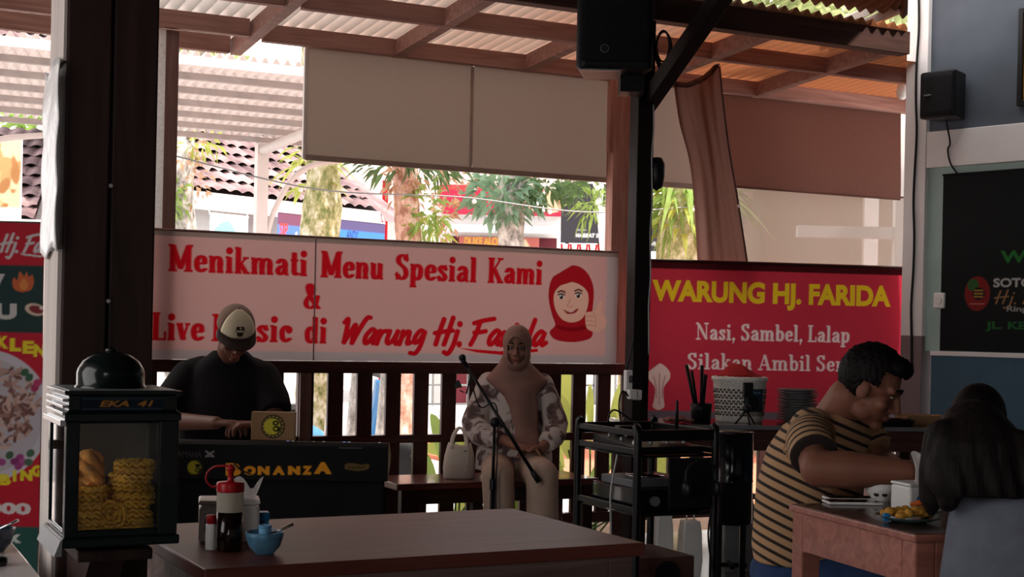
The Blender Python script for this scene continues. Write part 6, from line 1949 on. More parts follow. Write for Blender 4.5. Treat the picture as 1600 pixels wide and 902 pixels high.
def fur(amp, sc):
    def f(co):
        l = (co - hcn) @ Rn.T / HS
        n = np.sin(co[:, 0] * sc + np.sin(co[:, 1] * sc * .7) * 2) * np.sin(co[:, 1] * sc * 1.1 + co[:, 2] * sc * .6) * np.sin(co[:, 2] * sc * .9)
        d = l / (np.linalg.norm(l, axis=1, keepdims=True) + 1e-6)
        return ((n * amp)[:, None] * d) @ Rn
    return f
fuse(ha, 'hair', M['hair'], eat, .005, 2, cut=cut_h, solid=.006, disp=fur(.0035, 260))
stool('stool', 'low wooden stool under the striped shirt man', mx_ - .01, my_ + .02, .395, 'bench', .32)

# ---- girl at the right
gx, gy = 1.09, 2.98
gi = thing('person', 'long haired girl in a grey top seen from behind at the right table', 'person', (gx, gy, 0))
RX = Vector((1, -.10, 0)).normalized(); FW = Vector((.10, 1, 0)).normalized()
hc = P(1527, 718, 3.07); HR_ = frame((-.15, 1, -.42), (-.18, 0, 1)); HS = .86
sk = MB(); head_into(sk, hc, HR_, HS)
SL = P(1518, 812, 3.0); SR = P(1690, 800, 2.96)
sk.chain([(Vector((gx - .02, 2.99, .85)), .050), (hc + HR_ @ Vector((0, -.03, -.06)), .046)])
EL, WL_ = P(1504, 925, 2.98), Vector((1.09, 3.22, .765))
ER, WR_ = Vector((1.33, 3.0, .66)), Vector((1.24, 3.28, .775))
sk.chain([(SL, .038), (EL, .034), (WL_, .023)]); sk.chain([(SR, .038), (ER, .034), (WR_, .023)])
hand_into(sk, WL_, (-.1, 1, -.02), (0, .1, -1), (1, .1, .1), .45, .85)
hand_into(sk, WR_, (-.2, 1, -.05), (0, .1, -1), (-1, .1, .1), .45, .85)
fuse(sk, 'body', M['skin_woman'], gi, .0048, 3)
face_parts(gi, hc, HR_, HS, M['hair'], M['lips'])
tp = MB()
T = lambda z, hw, hd, dx=0, dy=0: ((gx + dx, gy + dy, z), RX * hw, FW * hd)
torso(tp, [T(.40, .165, .125), T(.50, .16, .12), T(.62, .150, .11), T(.74, .160, .11), T(.82, .150, .10), T(.86, .10, .08), T(.885, .055, .055)])
tp.chain([(SL + Vector((.008, 0, 0)), .056), (EL, .052), (EL.lerp(WL_, .85), .044)], 16, flat1=True)
tp.chain([(SR - Vector((.02, 0, 0)), .062), (ER, .052), (ER.lerp(WR_, .85), .040)], 16, flat1=True)
fuse(tp, 'grey_top', M['hoodie'], gi, .007, 4)
sk2 = MB(); sk2.ball((gx, gy, .45), (.155, .135, .08), 18, 12)
for s in (-1, 1):
    kx = gx + s * .09
    sk2.chain([((kx, gy + .02, .45), .078), ((kx, gy + .38, .44), .060), ((kx, gy + .36, .09), .045)], 14, flat1=True)
    mb = MB(); mb.chain([((kx, gy + .36, .05), .036), ((kx, gy + .46, .032), .026)]); mb.chain([((kx, gy + .36, .10), .032), ((kx, gy + .36, .05), .036)])
    fuse(mb, 'shoe', M['shoe'], gi, .009, 3)
fuse(sk2, 'trousers', M['trousers'], gi, .010, 4)
hr = MB()
hr.ball(hc + HR_ @ Vector((0, -.02, .038)) * HS, (.092 * HS, .112 * HS, .112 * HS), 22, 14, HR_)
HPX = [(634, 1524, 22, 3.06, .05), (646, 1524, 40, 3.055, .075), (664, 1526, 56, 3.04, .09), (690, 1530, 74, 3.01, .085), (725, 1532, 84, 2.985, .07), (755, 1540, 92, 2.97, .062), (776, 1550, 90, 2.955, .045)]
rings = []
for y_, cx_, hw_, Y_, hd_ in HPX:
    c_ = P(cx_, y_, Y_); rings.append((c_, RX * (hw_ / F * Y_), FW * hd_))
torso(hr, rings, 26, 2.2)
for pts in ([(1478, 690, 3.02, .05), (1466, 735, 3.02, .042), (1458, 775, 3.03, .030), (1455, 797, 3.04, .014)],
            [(1490, 700, 2.99, .045), (1484, 745, 2.97, .042), (1480, 785, 2.96, .022)],
            [(1590, 700, 2.97, .04), (1602, 745, 2.95, .045), (1612, 785, 2.94, .02)]):
    hr.chain([(P(a, b, Y_), r_) for a, b, Y_, r_ in pts], 12)
hcg, Rg = np.array(hc), np.array(HR_.transposed())
def cut_g(co):
    l = (co - hcg) @ Rg.T / HS
    return (l[:, 1] > .045) & (l[:, 2] < .07) & (np.abs(l[:, 0]) < .075)
def strands(co):
    n = np.sin(co[:, 0] * 170 + np.sin(co[:, 2] * 14) * 2.5) * .0035 + np.sin(co[:, 0] * 61 + co[:, 2] * 9) * .003
    w = np.clip((hcg[2] + .05 - co[:, 2]) / .1, 0.15, 1)
    out = np.zeros_like(co); out[:, 1] = -n * w
    return out
fuse(hr, 'hair', M['hair_brown'], gi, .006, 4, cut=cut_g, disp=strands)
stool('stool', 'low stool under the grey topped girl', gx, gy - .01, .36, 'bench', .30)

# ---- child across the table, hidden but for the crown of the head
kx_, ky_ = 1.45, 4.25
kid = thing('person', 'black haired child across the right table, only the crown showing behind the long haired girl', 'person', (kx_, ky_, 0))
RX, FW = Vector((1, 0, 0)), Vector((0, -1, 0))
hc = P(1528, 668, 4.14); HR_ = frame((-.1, -1, -.45)); HS = .84
sk = MB(); head_into(sk, hc, HR_, HS)
sk.chain([((kx_, ky_ - .02, .80), .044), (hc + HR_ @ Vector((0, -.03, -.05)), .042)])
for s in (-1, 1):
    e_, w_2 = Vector((kx_ + s * .17, ky_ - .10, .60)), Vector((kx_ + s * .08, 4.02, .775))
    sk.chain([((kx_ + s * .12, ky_, .76), .034), (e_, .032), (w_2, .022)])
    hand_into(sk, w_2, (-s * .4, -1, -.02), (0, .1, -1), (-s, -.2, .1), .45, .75)
fuse(sk, 'body', M['skin_woman'], kid, .005, 3)
face_parts(kid, hc, HR_, HS, M['hair'], M['lips'], closed=True)
kt = MB()
T = lambda z, hw, hd: ((kx_, ky_, z), RX * hw, FW * hd)
torso(kt, [T(.40, .135, .11), T(.52, .13, .105), T(.66, .135, .10), T(.76, .13, .09), T(.81, .07, .06)])
for s in (-1, 1):
    kt.chain([((kx_ + s * .115, ky_, .75), .052), ((kx_ + s * .155, ky_ - .06, .65), .048)], 14, flat1=True)
fuse(kt, 't_shirt', M['shirt_black'], kid, .008, 4)
kl = MB(); kl.ball((kx_, ky_, .43), (.13, .12, .075), 18, 10)
for s in (-1, 1):
    kl.chain([((kx_ + s * .07, ky_ - .02, .43), .066), ((kx_ + s * .08, ky_ - .32, .41), .052), ((kx_ + s * .08, ky_ - .30, .08), .040)], 14, flat1=True)
    mb = MB(); mb.chain([((kx_ + s * .08, ky_ - .30, .045), .034), ((kx_ + s * .08, ky_ - .39, .03), .025)]); mb.chain([((kx_ + s * .08, ky_ - .30, .09), .03), ((kx_ + s * .08, ky_ - .30, .045), .034)])
    fuse(mb, 'shoe', M['shoe'], kid, .009, 3)
fuse(kl, 'trousers', M['trousers'], kid, .010, 4)
kh = MB(); kh.ball(hc + HR_ @ Vector((0, -.012, .04)) * HS, (.090 * HS, .112 * HS, .112 * HS), 22, 14, HR_)
hcn, Rn = np.array(hc), np.array(HR_.transposed())
fuse(kh, 'hair', M['hair'], kid, .006, 2, cut=cut_h, solid=.006)
stool('stool', 'low stool under the child across the right table', kx_, ky_ + .02, .345, 'bench', .28)
# ------------------------------------------------------------------ outside: car canopy, house, shops, trees
GW = mat('white canopy steel', rgb(226, 220, 218), .5, .1, .04, 6)
CANROOF = cloth('white canopy sheet', rgb(206, 196, 194), .12, rgb(226, 214, 210), 0, .05, 3)
cn = bthing('car_canopy', 'white corrugated car canopy on steel posts across the yard', 'canopy', 0, 0)
c_t0, c_t1, c_d0, c_d1 = -12.0, 2.2, 3.6, 7.5
CZ = lambda d: 3.22 - .012 * (d - 3.6)
corrugated(c_t0, c_t1, c_d0, c_d1, lambda d: CZ(d) + .045, .09, .028, 5, 8).build('roof_sheet', CANROOF, cn, smooth=True)
for i in range(7):
    d = c_d0 + .03 + i * (c_d1 - c_d0 - .06) / 6
    MB().box2((c_t0, d - .025, CZ(d) - .035), (c_t1, d + .025, CZ(d) + .02)).build('purlin', mat('grey canopy purlin', rgb(176, 170, 168), .6), cn)
MB().box2((c_t0, c_d0 - .03, CZ(c_d0) - .05), (c_t1, c_d0 + .0, CZ(c_d0) + .02)).build('front_fascia', GW, cn)
for t in (-9.0, -5.6, -2.2, 1.05):
    if t < 1.0:
        MB().box2((t - .05, c_d0 + .1, -.14), (t + .05, c_d0 + .2, CZ(c_d0) - .06)).build('post', GW, cn)
    MB().box2((t - .06, c_d1 - .2, -.14), (t + .06, c_d1 - .08, CZ(c_d1) - .06)).build('post', GW, cn)
    mb = MB(); mb.tube([(t, c_d0 + .1, CZ(c_d0) - .14), (t, c_d1 - .1, CZ(c_d1) - .14)], .05, 10); mb.build('truss_beam', GW, cn, smooth=True)
    mb = MB(); mb.tube(smooth_path([(t, c_d1 - .15, 1.9), (t + .18, c_d1 - .15, 2.5), (t + .5, c_d1 - .15, 2.9), (t + 1.2, c_d1 - .15, 3.05)], 6), .03, 8); mb.build('curved_brace', GW, cn, smooth=True)
t = -1.15
mb = MB(); mb.tube([(t, c_d0 + .3, 2.90), (t, c_d0 + 2.2, 2.96)], .05, 10); mb.tube([(t, c_d0 + .3, 2.62), (t, c_d0 + 1.3, 2.72)], .04, 10); mb.tube([(t, c_d0 + 1.0, 2.70), (t, c_d0 + 1.0, 2.92)], .04, 8)
mb.build('side_truss', GW, cn, smooth=True)

# tiled house
ea = P(300, 300, 19.0); eb = P(582, 331, 21.7)
hd_ = Vector((eb.x - ea.x, eb.y - ea.y, 0)); Lh = hd_.length; ha_ = math.atan2(hd_.y, hd_.x)
ez = (ea.z + eb.z) / 2
hs = thing('house', 'house with a pink brown tiled roof and white fascia behind the trees', 'house', (ea.x, ea.y, -.14), ha_)
def tile_mat():
    m, nt, bs, out = _new('sunlit roof tile')
    L = nt.links.new
    tc = nt.nodes.new('ShaderNodeTexCoord')
    nz = nt.nodes.new('ShaderNodeTexNoise'); nz.inputs['Scale'].default_value = 2.4; nz.inputs['Detail'].default_value = 6
    rp = nt.nodes.new('ShaderNodeValToRGB')
    rp.color_ramp.elements[0].position = .35; rp.color_ramp.elements[0].color = rgb(92, 70, 74)
    rp.color_ramp.elements[1].position = .68; rp.color_ramp.elements[1].color = rgb(160, 132, 134)
    L(tc.outputs['Object'], nz.inputs['Vector']); L(nz.outputs['Fac'], rp.inputs[0]); L(rp.outputs[0], bs.inputs['Base Color'])
    bs.inputs['Roughness'].default_value = .8
    return m
TILE = tile_mat()
def tiled(mb, x0, x1, z0, run, rise, tw=.22, rows=16):
    """overlapping wavy tile courses, eave at y=0 rising backwards"""
    for r in range(rows):
        b0, b1 = r / rows, (r + 1.25) / rows
        n = int((x1 - x0) / tw * 6)
        mb.sheet(lambda a, b: (x0 + (x1 - x0) * a, run * (b0 + (b1 - b0) * b),
                               z0 + rise * (b0 + (b1 - b0) * b) + .045 * abs(sin(pi * ((x0 + (x1 - x0) * a) / tw + .5 * (r % 2)))) + .05 * (1 - b)), n, 1)
    return mb
zr = ez + .14
UND = mat('dark roof underlay', rgb(70, 56, 56), .9)
tiled(MB(), -1.2, Lh + .25, zr, 4.2, 2.7).build('tiled_roof', TILE, hs)
MB().add([(-1.2, .05, zr - .03), (Lh + .25, .05, zr - .03), (Lh + .25, 4.2, zr + 2.66), (-1.2, 4.2, zr + 2.66)], [(0, 1, 2, 3)]).build('roof_underlay', UND, hs, solid=.02)
MB().box2((-1.2, .02, zr - .22), (Lh + .2, .10, zr + .02)).build('fascia', GW, hs)
MB().box2((-1.1, .5, 0), (Lh - .1, 4.4, zr - .1)).build('wall', M['white_wall'], hs)
MB().box2((1.1, .46, 0), (1.9, .51, 2.2)).build('doorway', mat('dark doorway', rgb(60, 54, 54), .8), hs)
MB().box2((-.2, .1, 0), (-.05, .25, zr - .2)).build('porch_post', GW, hs)
MB().box2((1.75, .1, 0), (1.9, .25, zr - .2)).build('porch_post', GW, hs)
MB().box2((3.3, .1, 0), (3.4, .2, zr - .2)).build('porch_post', GW, hs)
mb = MB(); mb.sheet(lambda a, b: (Lh + .25 + .9 * a + 1.4 * b * (1 - a), .2 + 3.6 * b, zr + 2.2 * b - .1), 10, 8); mb.build('side_roof', TILE, hs)

def fwall(name, label, cat, px0, px1, py0, py1, Y, col, depth=.12, m=None, group=None):
    """upright slab facing the camera direction"""
    a, b = P(px0, py1, Y), P(px1, py1, Y)
    zt = P(px0, py0, Y).z
    o = thing(name, label, cat, (a.x, Y, a.z), 0, group)
    return o, b.x - a.x, zt - a.z
# blue banners hung under the eave
def house_banner(name, label, x0, x1, z0, z1, paint, y=.06):
    W, H_ = x1 - x0, z1 - z0
    wpos = Matrix.Translation(hs.location) @ Matrix.Rotation(ha_, 4, 'Z') @ Vector((x0, y, z0))
    o = thing(name, label, 'banner', wpos, ha_)
    cv = Canvas(W, H_, .012, rgb(70, 110, 190)); paint(cv, W, H_)
    cv.build('banner_sheet', M['print'], o)
    MB().tube([(0, 0, H_), (W, 0, H_)], .012).build('hem_cord', GW, o)
    for x in (.0, W):
        MB().tube([(x, 0, H_ - .02), (x, .06, H_ + .12)], .008, 6).build('tie', GW, o)
def paint1(cv, W, H_):
    cv.rect(0, 0, W, H_, rgb(86, 118, 196)); cv.rect(0, H_ * .84, W, H_, rgb(112, 70, 92)); cv.rect(0, 0, W, H_ * .62, rgb(56, 142, 224))
    cv.sans('SIP', W * .06, W * .3, H_ * .7, H_ * .16, rgb(220, 70, 60), .03)
    cv.stroke([(W * .3, H_ * .2), (W * .55, H_ * .75)], .02, .02, rgb(200, 210, 230))
def paint2(cv, W, H_):
    cv.rect(0, 0, W, H_, rgb(66, 120, 206)); cv.rect(0, H_ * .86, W, H_, rgb(84, 76, 116)); cv.rect(0, 0, W, H_ * .6, rgb(50, 136, 222))
    cv.sans('ANDY', W * .28, W * .5, H_ * .74, H_ * .12, rgb(40, 50, 90), .02)
    for k in range(4):
        cv.rect(W * .4, H_ * (.4 + .07 * k), W * .75, H_ * (.42 + .07 * k), rgb(52, 90, 150))
def paint3(cv, W, H_):
    cv.rect(0, 0, W, H_, rgb(206, 228, 236)); cv.blob([(W * .1, H_ * .7), (W * .5, H_ * .9), (W * .8, H_ * .5), (W * .4, H_ * .3)], rgb(130, 206, 222)); cv.blob([(W * .5, H_ * .5), (W * .75, H_ * .6), (W * .7, H_ * .3)], rgb(226, 200, 214))
def hx(px):
    r = P(px, 350, 1.0) - Vector((0, 0, EYE)); n = Vector((-sin(ha_), cos(ha_), 0)); o_ = hs.location
    k = (o_.x * n.x + o_.y * n.y) / (r.x * n.x + r.y * n.y)
    return (r.x * k - o_.x) * cos(ha_) + (r.y * k - o_.y) * sin(ha_)
house_banner('shop_banner', 'blue banner with red letters under the house eave, left of the mossy trunk', hx(424), hx(478), zr - 1.30, zr - .16, paint1, -.13)
house_banner('shop_banner', 'blue banner with dark letters under the house eave, right of the mossy trunk', hx(508), hx(592), zr - 1.30, zr - .17, paint2, -.13)
house_banner('shop_banner', 'pale blue and white banner at the left end of the house', hx(318), hx(378), zr - 1.15, zr - .28, paint3, -.13)
# food poster far left, and a tiled wall roof under it
pq = P(-60, 330, 15.5); pq2 = P(33, 218, 15.5)
o = thing('food_poster', 'orange food poster on a white board at the far left edge', 'poster', (pq.x, 15.5, pq.z - .25))
W_, H_ = pq2.x - pq.x, pq2.z - pq.z
MB().box2((0, .01, 0), (W_, .06, H_ + .25)).build('board', M['white'], o)
cv = Canvas(W_, H_ + .25, .012, rgb(214, 196, 160))
for i in range(60):
    cv.ell(W_ * random.uniform(.1, .95), (H_ + .25) * random.uniform(.3, .95), random.uniform(.04, .16), random.uniform(.03, .1), random.choice([rgb(190, 150, 100), rgb(206, 176, 130), rgb(170, 120, 76), rgb(220, 200, 160)]), random.uniform(0, 3))
cv.rect(0, 0, W_, .3, rgb(232, 226, 220))
cv.build('poster_sheet', M['print'], o)
for x in (.2, W_ - .2):
    MB().box2((x, .06, -pq.z + .25 - .14), (x + .06, .12, H_)).build('post', GW, o)
p = P(-40, 338, 17.5)
o = thing('low_building', 'low white building with a tiled roof at the far left', 'building', (p.x - 3.7, 17.6, -.14), .2)
tiled(MB(), 0, 4.2, p.z + .14, 2.6, 1.5, .22, 9).build('tiled_roof', TILE, o)
MB().add([(0, .05, p.z + .11), (4.2, .05, p.z + .11), (4.2, 2.6, p.z + 1.6), (0, 2.6, p.z + 1.6)], [(0, 1, 2, 3)]).build('roof_underlay', UND, o, solid=.02)
MB().box2((.1, .3, 0), (4.0, 2.8, p.z + .1)).build('wall', M['white_wall'], o)
MB().box2((-.1, -.03, p.z + .04), (4.3, .05, p.z + .18)).build('fascia', GW, o)

# red shop
RY = 25.0
a, b = P(600, 385, RY), P(876, 385, RY)
rs = thing('red_shop', 'shop with a red sign fascia and silver awning across the road', 'shop', (a.x, RY, -.14))
Wr_ = b.x - a.x
zf = lambda py: P(740, py, RY).z + .14
MB().box2((0, .35, 0), (Wr_, 4, zf(330))).build('wall', M['white_wall'], rs)
MB().box2((-.2, .2, zf(336)), (Wr_, .4, zf(352) + .35)).build('white_band', M['white'], rs)
cv = Canvas(Wr_ * .68, zf(296) - zf(334), .02, rgb(168, 44, 70))
for x, c in ((.62, rgb(240, 222, 214)), (.72, rgb(232, 160, 130)), (.82, rgb(244, 230, 226)), (.93, rgb(236, 170, 140))):
    cv.blob([(cv.W * x - .12, .1), (cv.W * x + .12, .1), (cv.W * x + .12, .42), (cv.W * x + .04, .6), (cv.W * x - .04, .6), (cv.W * x - .12, .42)], c)
cv.build('red_fascia', M['print'], rs, org=(Wr_ * .32, .15, zf(334)))
MB().box2((Wr_ * .32, .16, zf(334)), (Wr_, .34, zf(296))).build('fascia_box', M['red_plastic'], rs)
mb = MB(); mb.sheet(lambda u, v: (Wr_ * .36 + Wr_ * .6 * u, -.5 + .9 * v, zf(366) + (zf(349) - zf(366)) * sin(v * pi / 2)), 20, 8); mb.build('awning', mat('silver awning cloth', rgb(190, 196, 204), .5, .2, .05, 4), rs, smooth=True, solid=.01)
cv = Canvas(Wr_ * .46, zf(368) - zf(400), .02, rgb(206, 120, 110))
cv.sans('DUKE ALOI', .1, cv.W * .5, cv.H * .55, .16, rgb(246, 196, 90), .05)
cv.blob([(cv.W * .62, .1), (cv.W * .72, .3), (cv.W * .76, .12), (cv.W * .82, .34), (cv.W * .88, .1)], rgb(244, 226, 190)); cv.rect(0, .0, cv.W * .55, cv.H * .45, rgb(226, 190, 180))
cv.build('window_sign', M['print'], rs, org=(Wr_ * .42, .30, zf(400)))
MB().box2((Wr_ * .38, .31, 0), (Wr_ * .98, .34, zf(368))).build('dark_front', mat('maroon shop front', rgb(96, 34, 44), .7), rs)
MB().box2((-.05, .0, 0), (.05, .1, zf(285))).build('red_pole', M['red_plastic'], rs)
MB().box2((Wr_ * .26, .0, 0), (Wr_ * .26 + .1, .1, zf(255))).build('white_pole', GW, rs)
mb = MB(); mb.box2((-.5, .5, zf(330)), (Wr_ + .3, 4.5, zf(262))); mb.build('upper_floor', mat('pale pink upper wall', rgb(230, 208, 202), .8, 0, .06, 3), rs)
for x in (.3, .52, .74):
    MB().box2((Wr_ * x, .46, zf(318)), (Wr_ * x + .5, .5, zf(285))).build('window', mat('red shutter', rgb(176, 70, 70), .6), rs)
# black sign panels
def sign(px0, px1, py0, py1, Y, label, texts, scallop=False):
    a, b = P(px0, py1, Y), P(px1, py1, Y); zt = P(px0, py0, Y).z
    o = thing('sign_panel', label, 'sign', (a.x, Y, -.14))
    W, H_ = b.x - a.x, zt - a.z; zb = a.z + .14
    cv = Canvas(W, H_, .014, rgb(58, 56, 62))
    for tx, x0, x1, y, h, c in texts:
        cv.sans(tx, W * x0, W * x1, H_ * y, H_ * h, c, .03)
    cv.build('sign_face', M['print'], o, org=(0, -.005, zb))
    MB().box2((0, 0, zb), (W, .12, zb + H_)).build('sign_box', M['black'], o)
    for x in (.08, W - .14):
        MB().box2((x, .12, 0), (x + .06, .2, zb + H_)).build('sign_post', M['grey_metal'], o)
    if scallop:
        for i in range(5):
            x = W * (i + .5) / 5
            pts = [(x + W / 10 * cos(t_), zb - .02 - .24 * sin(t_)) for t_ in [pi * j / 10 for j in range(11)]]
            MB().prism(pts, .0, .02).build('red_bunting', M['red_plastic'], o)
            pts = [(x + W / 17 * cos(t_), zb - .02 - .14 * sin(t_)) for t_ in [pi * j / 10 for j in range(11)]]
            MB().prism(pts, -.01, -.001).build('white_bunting', M['white'], o)
    return o
sign(876, 948, 285, 379, 23.0, 'black sign panel with small white letters and red white bunting below', [('HABBAT S', .33, .82, .09, .07, rgb(236, 236, 236)), ('YAYASAN', .33, .56, .20, .03, rgb(190, 190, 190))], True)
sign(1002, 1046, 350, 392, 22.0, 'small black sign panel glimpsed right of the black post', [("TAN'S TIRO", .15, .85, .2, .14, rgb(210, 210, 210))])
sb_ = thing('side_building', 'pale building beyond the insect net', 'building', (P(1190, 400, 15).x, 15.0, -.14), -.1)
MB().box2((0, 0, 0), (7, 4, 3.0)).build('wall', mat('pale ochre wall', rgb(150, 134, 112), .85, 0, .12, 2), sb_)
MB().box2((-.3, -.9, 3.0), (7.2, 4.2, 3.15)).build('roof_slab', M['white'], sb_)
for x in (.95, 3.2):
    MB().box2((x, -.8, 0), (x + .14, -.66, 3.0)).build('porch_post', M['white'], sb_)
MB().box2((2.0, -.03, 0), (2.9, .0, 2.1)).build('door', mat('grey green door', rgb(120, 128, 120), .7), sb_)
o = thing('white_post', 'sunlit white post outside beside the white column', 'post', (P(1407, 300, 9.6).x, 9.6, -.14))
MB().box2((-.04, -.04, 0), (.05, .04, 3.0)).build('shaft', M['white'], o, bevel=.004)
MB().box2((-.7, -.03, 2.02), (-.04, .03, 2.1)).build('cross_bar', M['white'], o)
# diagonal white canvas by the black sign
o = thing('white_canvas', 'narrow white canvas hanging beside the black sign panel', 'canvas')
mb = MB(); L1 = [P(926, 284, 20), P(932, 330, 20), P(938, 400, 20)]; L2 = [P(942, 284, 20), P(950, 330, 20), P(953, 400, 20)]
mb.sheet(lambda a, b: smooth_path(L1, 8)[min(16, int(b * 16))].lerp(smooth_path(L2, 8)[min(16, int(b * 16))], a) + Vector((0, .05 * sin(a * 5), 0)), 6, 16)
mb.build('canvas', M['tissue'], o, smooth=True)
MB().box((P(940, 284, 20).x, 20.06, P(940, 284, 20).z), (.5, .05, .05)).build('top_bar', GW, o)
p = P(940, 284, 20); MB().box((p.x + .22, 20.1, (p.z - .14) / 2), (.06, .06, p.z + .14)).build('pole', GW, o)
# far fence and wall across the road
o = bthing('mesh_fence', 'grey mesh fence along the far side of the road', 'fence', 0, 13.2, -.14)
mb = MB(); nF = 17
for i in range(nF):
    x = 5.2 + i * .3
    mb.box2((x, -.01, .1), (x + .03, .01, 1.15))
for z in (.15, .45, .75, 1.1):
    mb.box2((5.2, -.012, z), (10, .012, z + .03))
mb.build('mesh_lattice', M['grey_metal'], o)
for i in range(4):
    MB().box2((5.2 + i * 1.6, -.04, 0), (5.3 + i * 1.6, .04, 1.25)).build('post', M['grey_metal'], o)
o = bthing('kerb', 'pale kerb strip along the far road edge', 'kerb', 0, 12.6, -.14); o['kind'] = 'structure'
MB().box2((-12, 0, 0), (12, .3, .16)).build('kerb_stone', M['white'], o)

# ---- plants
def leafmat(name, c, t):
    return cloth(name, c, .45, t, 0, .3, 7)
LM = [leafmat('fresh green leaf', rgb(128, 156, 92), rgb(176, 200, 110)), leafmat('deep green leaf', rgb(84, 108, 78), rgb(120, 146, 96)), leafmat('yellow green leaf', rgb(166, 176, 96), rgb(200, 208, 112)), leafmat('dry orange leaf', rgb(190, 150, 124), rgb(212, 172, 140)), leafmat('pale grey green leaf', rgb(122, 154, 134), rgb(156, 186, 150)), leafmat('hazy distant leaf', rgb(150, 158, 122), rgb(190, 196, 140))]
def bark(name, c0, c1, c2):
    m, nt, bs, out = _new(name)
    L = nt.links.new
    tc = nt.nodes.new('ShaderNodeTexCoord')
    mp = nt.nodes.new('ShaderNodeMapping'); mp.inputs['Scale'].default_value = (3.5, 3.5, 2.2)
    nz = nt.nodes.new('ShaderNodeTexNoise'); nz.inputs['Scale'].default_value = 2.6; nz.inputs['Detail'].default_value = 9; nz.inputs['Roughness'].default_value = .7
    rp = nt.nodes.new('ShaderNodeValToRGB'); el = rp.color_ramp.elements
    el[0].position = .38; el[0].color = c0; el[1].position = .64; el[1].color = c2; e = el.new(.5); e.color = c1
    L(tc.outputs['Object'], mp.inputs[0]); L(mp.outputs[0], nz.inputs['Vector']); L(nz.outputs['Fac'], rp.inputs[0]); L(rp.outputs[0], bs.inputs['Base Color'])
    bs.inputs['Roughness'].default_value = .9
    return m
BK = [bark('mossy bark', rgb(104, 112, 62), rgb(168, 160, 116), rgb(226, 220, 204)), bark('grey white bark', rgb(110, 106, 104), rgb(180, 176, 172), rgb(236, 232, 228)), bark('pinkish bark', rgb(150, 104, 84), rgb(206, 160, 140), rgb(236, 214, 204))]
def leaves(mb, c, rad, n, L, W, rnd, droop=.4):
    c = Vector(c)
    for _ in range(n):
        d = Vector((rnd.gauss(0, 1), rnd.gauss(0, 1), rnd.gauss(0, 1))).normalized()
        p = c + Vector((d.x * rad[0], d.y * rad[1], d.z * rad[2])) * (rnd.random() ** .5)
        a = (d + Vector((rnd.uniform(-.6, .6), rnd.uniform(-.6, .6), rnd.uniform(-.8, .3)))).normalized()
        s = a.cross(Vector((rnd.uniform(-1, 1), rnd.uniform(-1, 1), rnd.uniform(-1, 1)))).normalized()
        l, w = L * rnd.uniform(.6, 1.2), W * rnd.uniform(.7, 1.2)
        m_ = p + a * l * .5 + Vector((0, 0, l * .06)); e = p + a * l - Vector((0, 0, l * droop * .5))
        mb.add([p, m_ + s * w / 2, e, m_ - s * w / 2], [(0, 1, 2, 3)])
    return mb
def frond(mb, p, d, L, n, w, rnd):
    """arching blade or feather leaf"""
    p, d = Vector(p), Vector(d).normalized()
    side = d.cross(Vector((0, 0, 1))).normalized()
    pts = []
    for i in range(n + 1):
        t_ = i / n
        pts.append(p + d * L * t_ + Vector((0, 0, -L * .75 * t_ * t_)))
    ring = []
    b = len(mb.v)
    for i, q in enumerate(pts):
        t_ = i / n
        ww = w * (sin(pi * (t_ * .9 + .08)))
        mb.v.extend([tuple(q + side * ww), tuple(q - side * ww)])
    for i in range(n):
        mb.f.append((b + 2 * i, b + 2 * i + 1, b + 2 * i + 3, b + 2 * i + 2))
def tree(label, px, Y, r, h, bk, clumps, seed, lean=0.0, ferns=()):
    rnd = random.Random(seed)
    p = P(px, 500, Y)
    o = thing('tree', label, 'tree', (p.x, Y, -.14), 0, 'trees in front of the shops')
    pts, rs_ = [], []
    for i in range(9):
        z = h * i / 8
        pts.append((lean * z + .04 * sin(i * 1.7 + seed), .04 * cos(i * 1.3 + seed), z)); rs_.append(r * (1.25 - .35 * i / 8) * (1 + .08 * sin(i * 2.3 + seed)))
    MB().tube(smooth_path(pts, 4), [rs_[min(8, int(i / 4))] for i in range(33)], 14).build('trunk', BK[bk], o, smooth=True)
    mb = MB()
    for (cz, n) in ((h, 5),):
        for k in range(n):
            a = 2 * pi * k / n + seed
            mb.tube([(pts[-1][0], pts[-1][1], h * .92), (pts[-1][0] + .6 * cos(a), .6 * sin(a), h + .6), (pts[-1][0] + 1.3 * cos(a), 1.3 * sin(a), h + 1.0)], [r * .5, r * .3, r * .12], 7)
    mb.build('branch', BK[bk], o, smooth=True)
    by = {}
    for cx, cy, cz, rad, n, L, W, lm in clumps:
        leaves(by.setdefault(lm, MB()), (cx, cy, cz), rad, n, L, W, rnd)
    for fx, fz, n, L, lm in ferns:
        mbf = by.setdefault(lm, MB())
        for k in range(n):
            a = rnd.uniform(0, 2 * pi)
            frond(mbf, (fx + r * .7 * cos(a), r * .7 * sin(a), fz + rnd.uniform(-.1, .1)), (cos(a), sin(a), rnd.uniform(.1, .9)), L * rnd.uniform(.7, 1.2), 6, .03, rnd)
    for lm, mbl in by.items():
        mbl.build('foliage', LM[lm], o)
    return o
def zz(py, Y): return P(800, py, Y).z + .14
Y = 16.5
tree('thick mossy tree trunk with fern fronds at the left edge of the cream blind', 495, Y, .195, 5.9, 0, [(0, 0, 6.2, (.9, .9, .6), 300, .4, .1, 1)], 1, 0, [(-.10, zz(300, Y), 14, .36, 2), (-.08, zz(255, Y), 18, .42, 2), (.1, zz(230, Y), 12, .4, 0)])
Y = 16.0
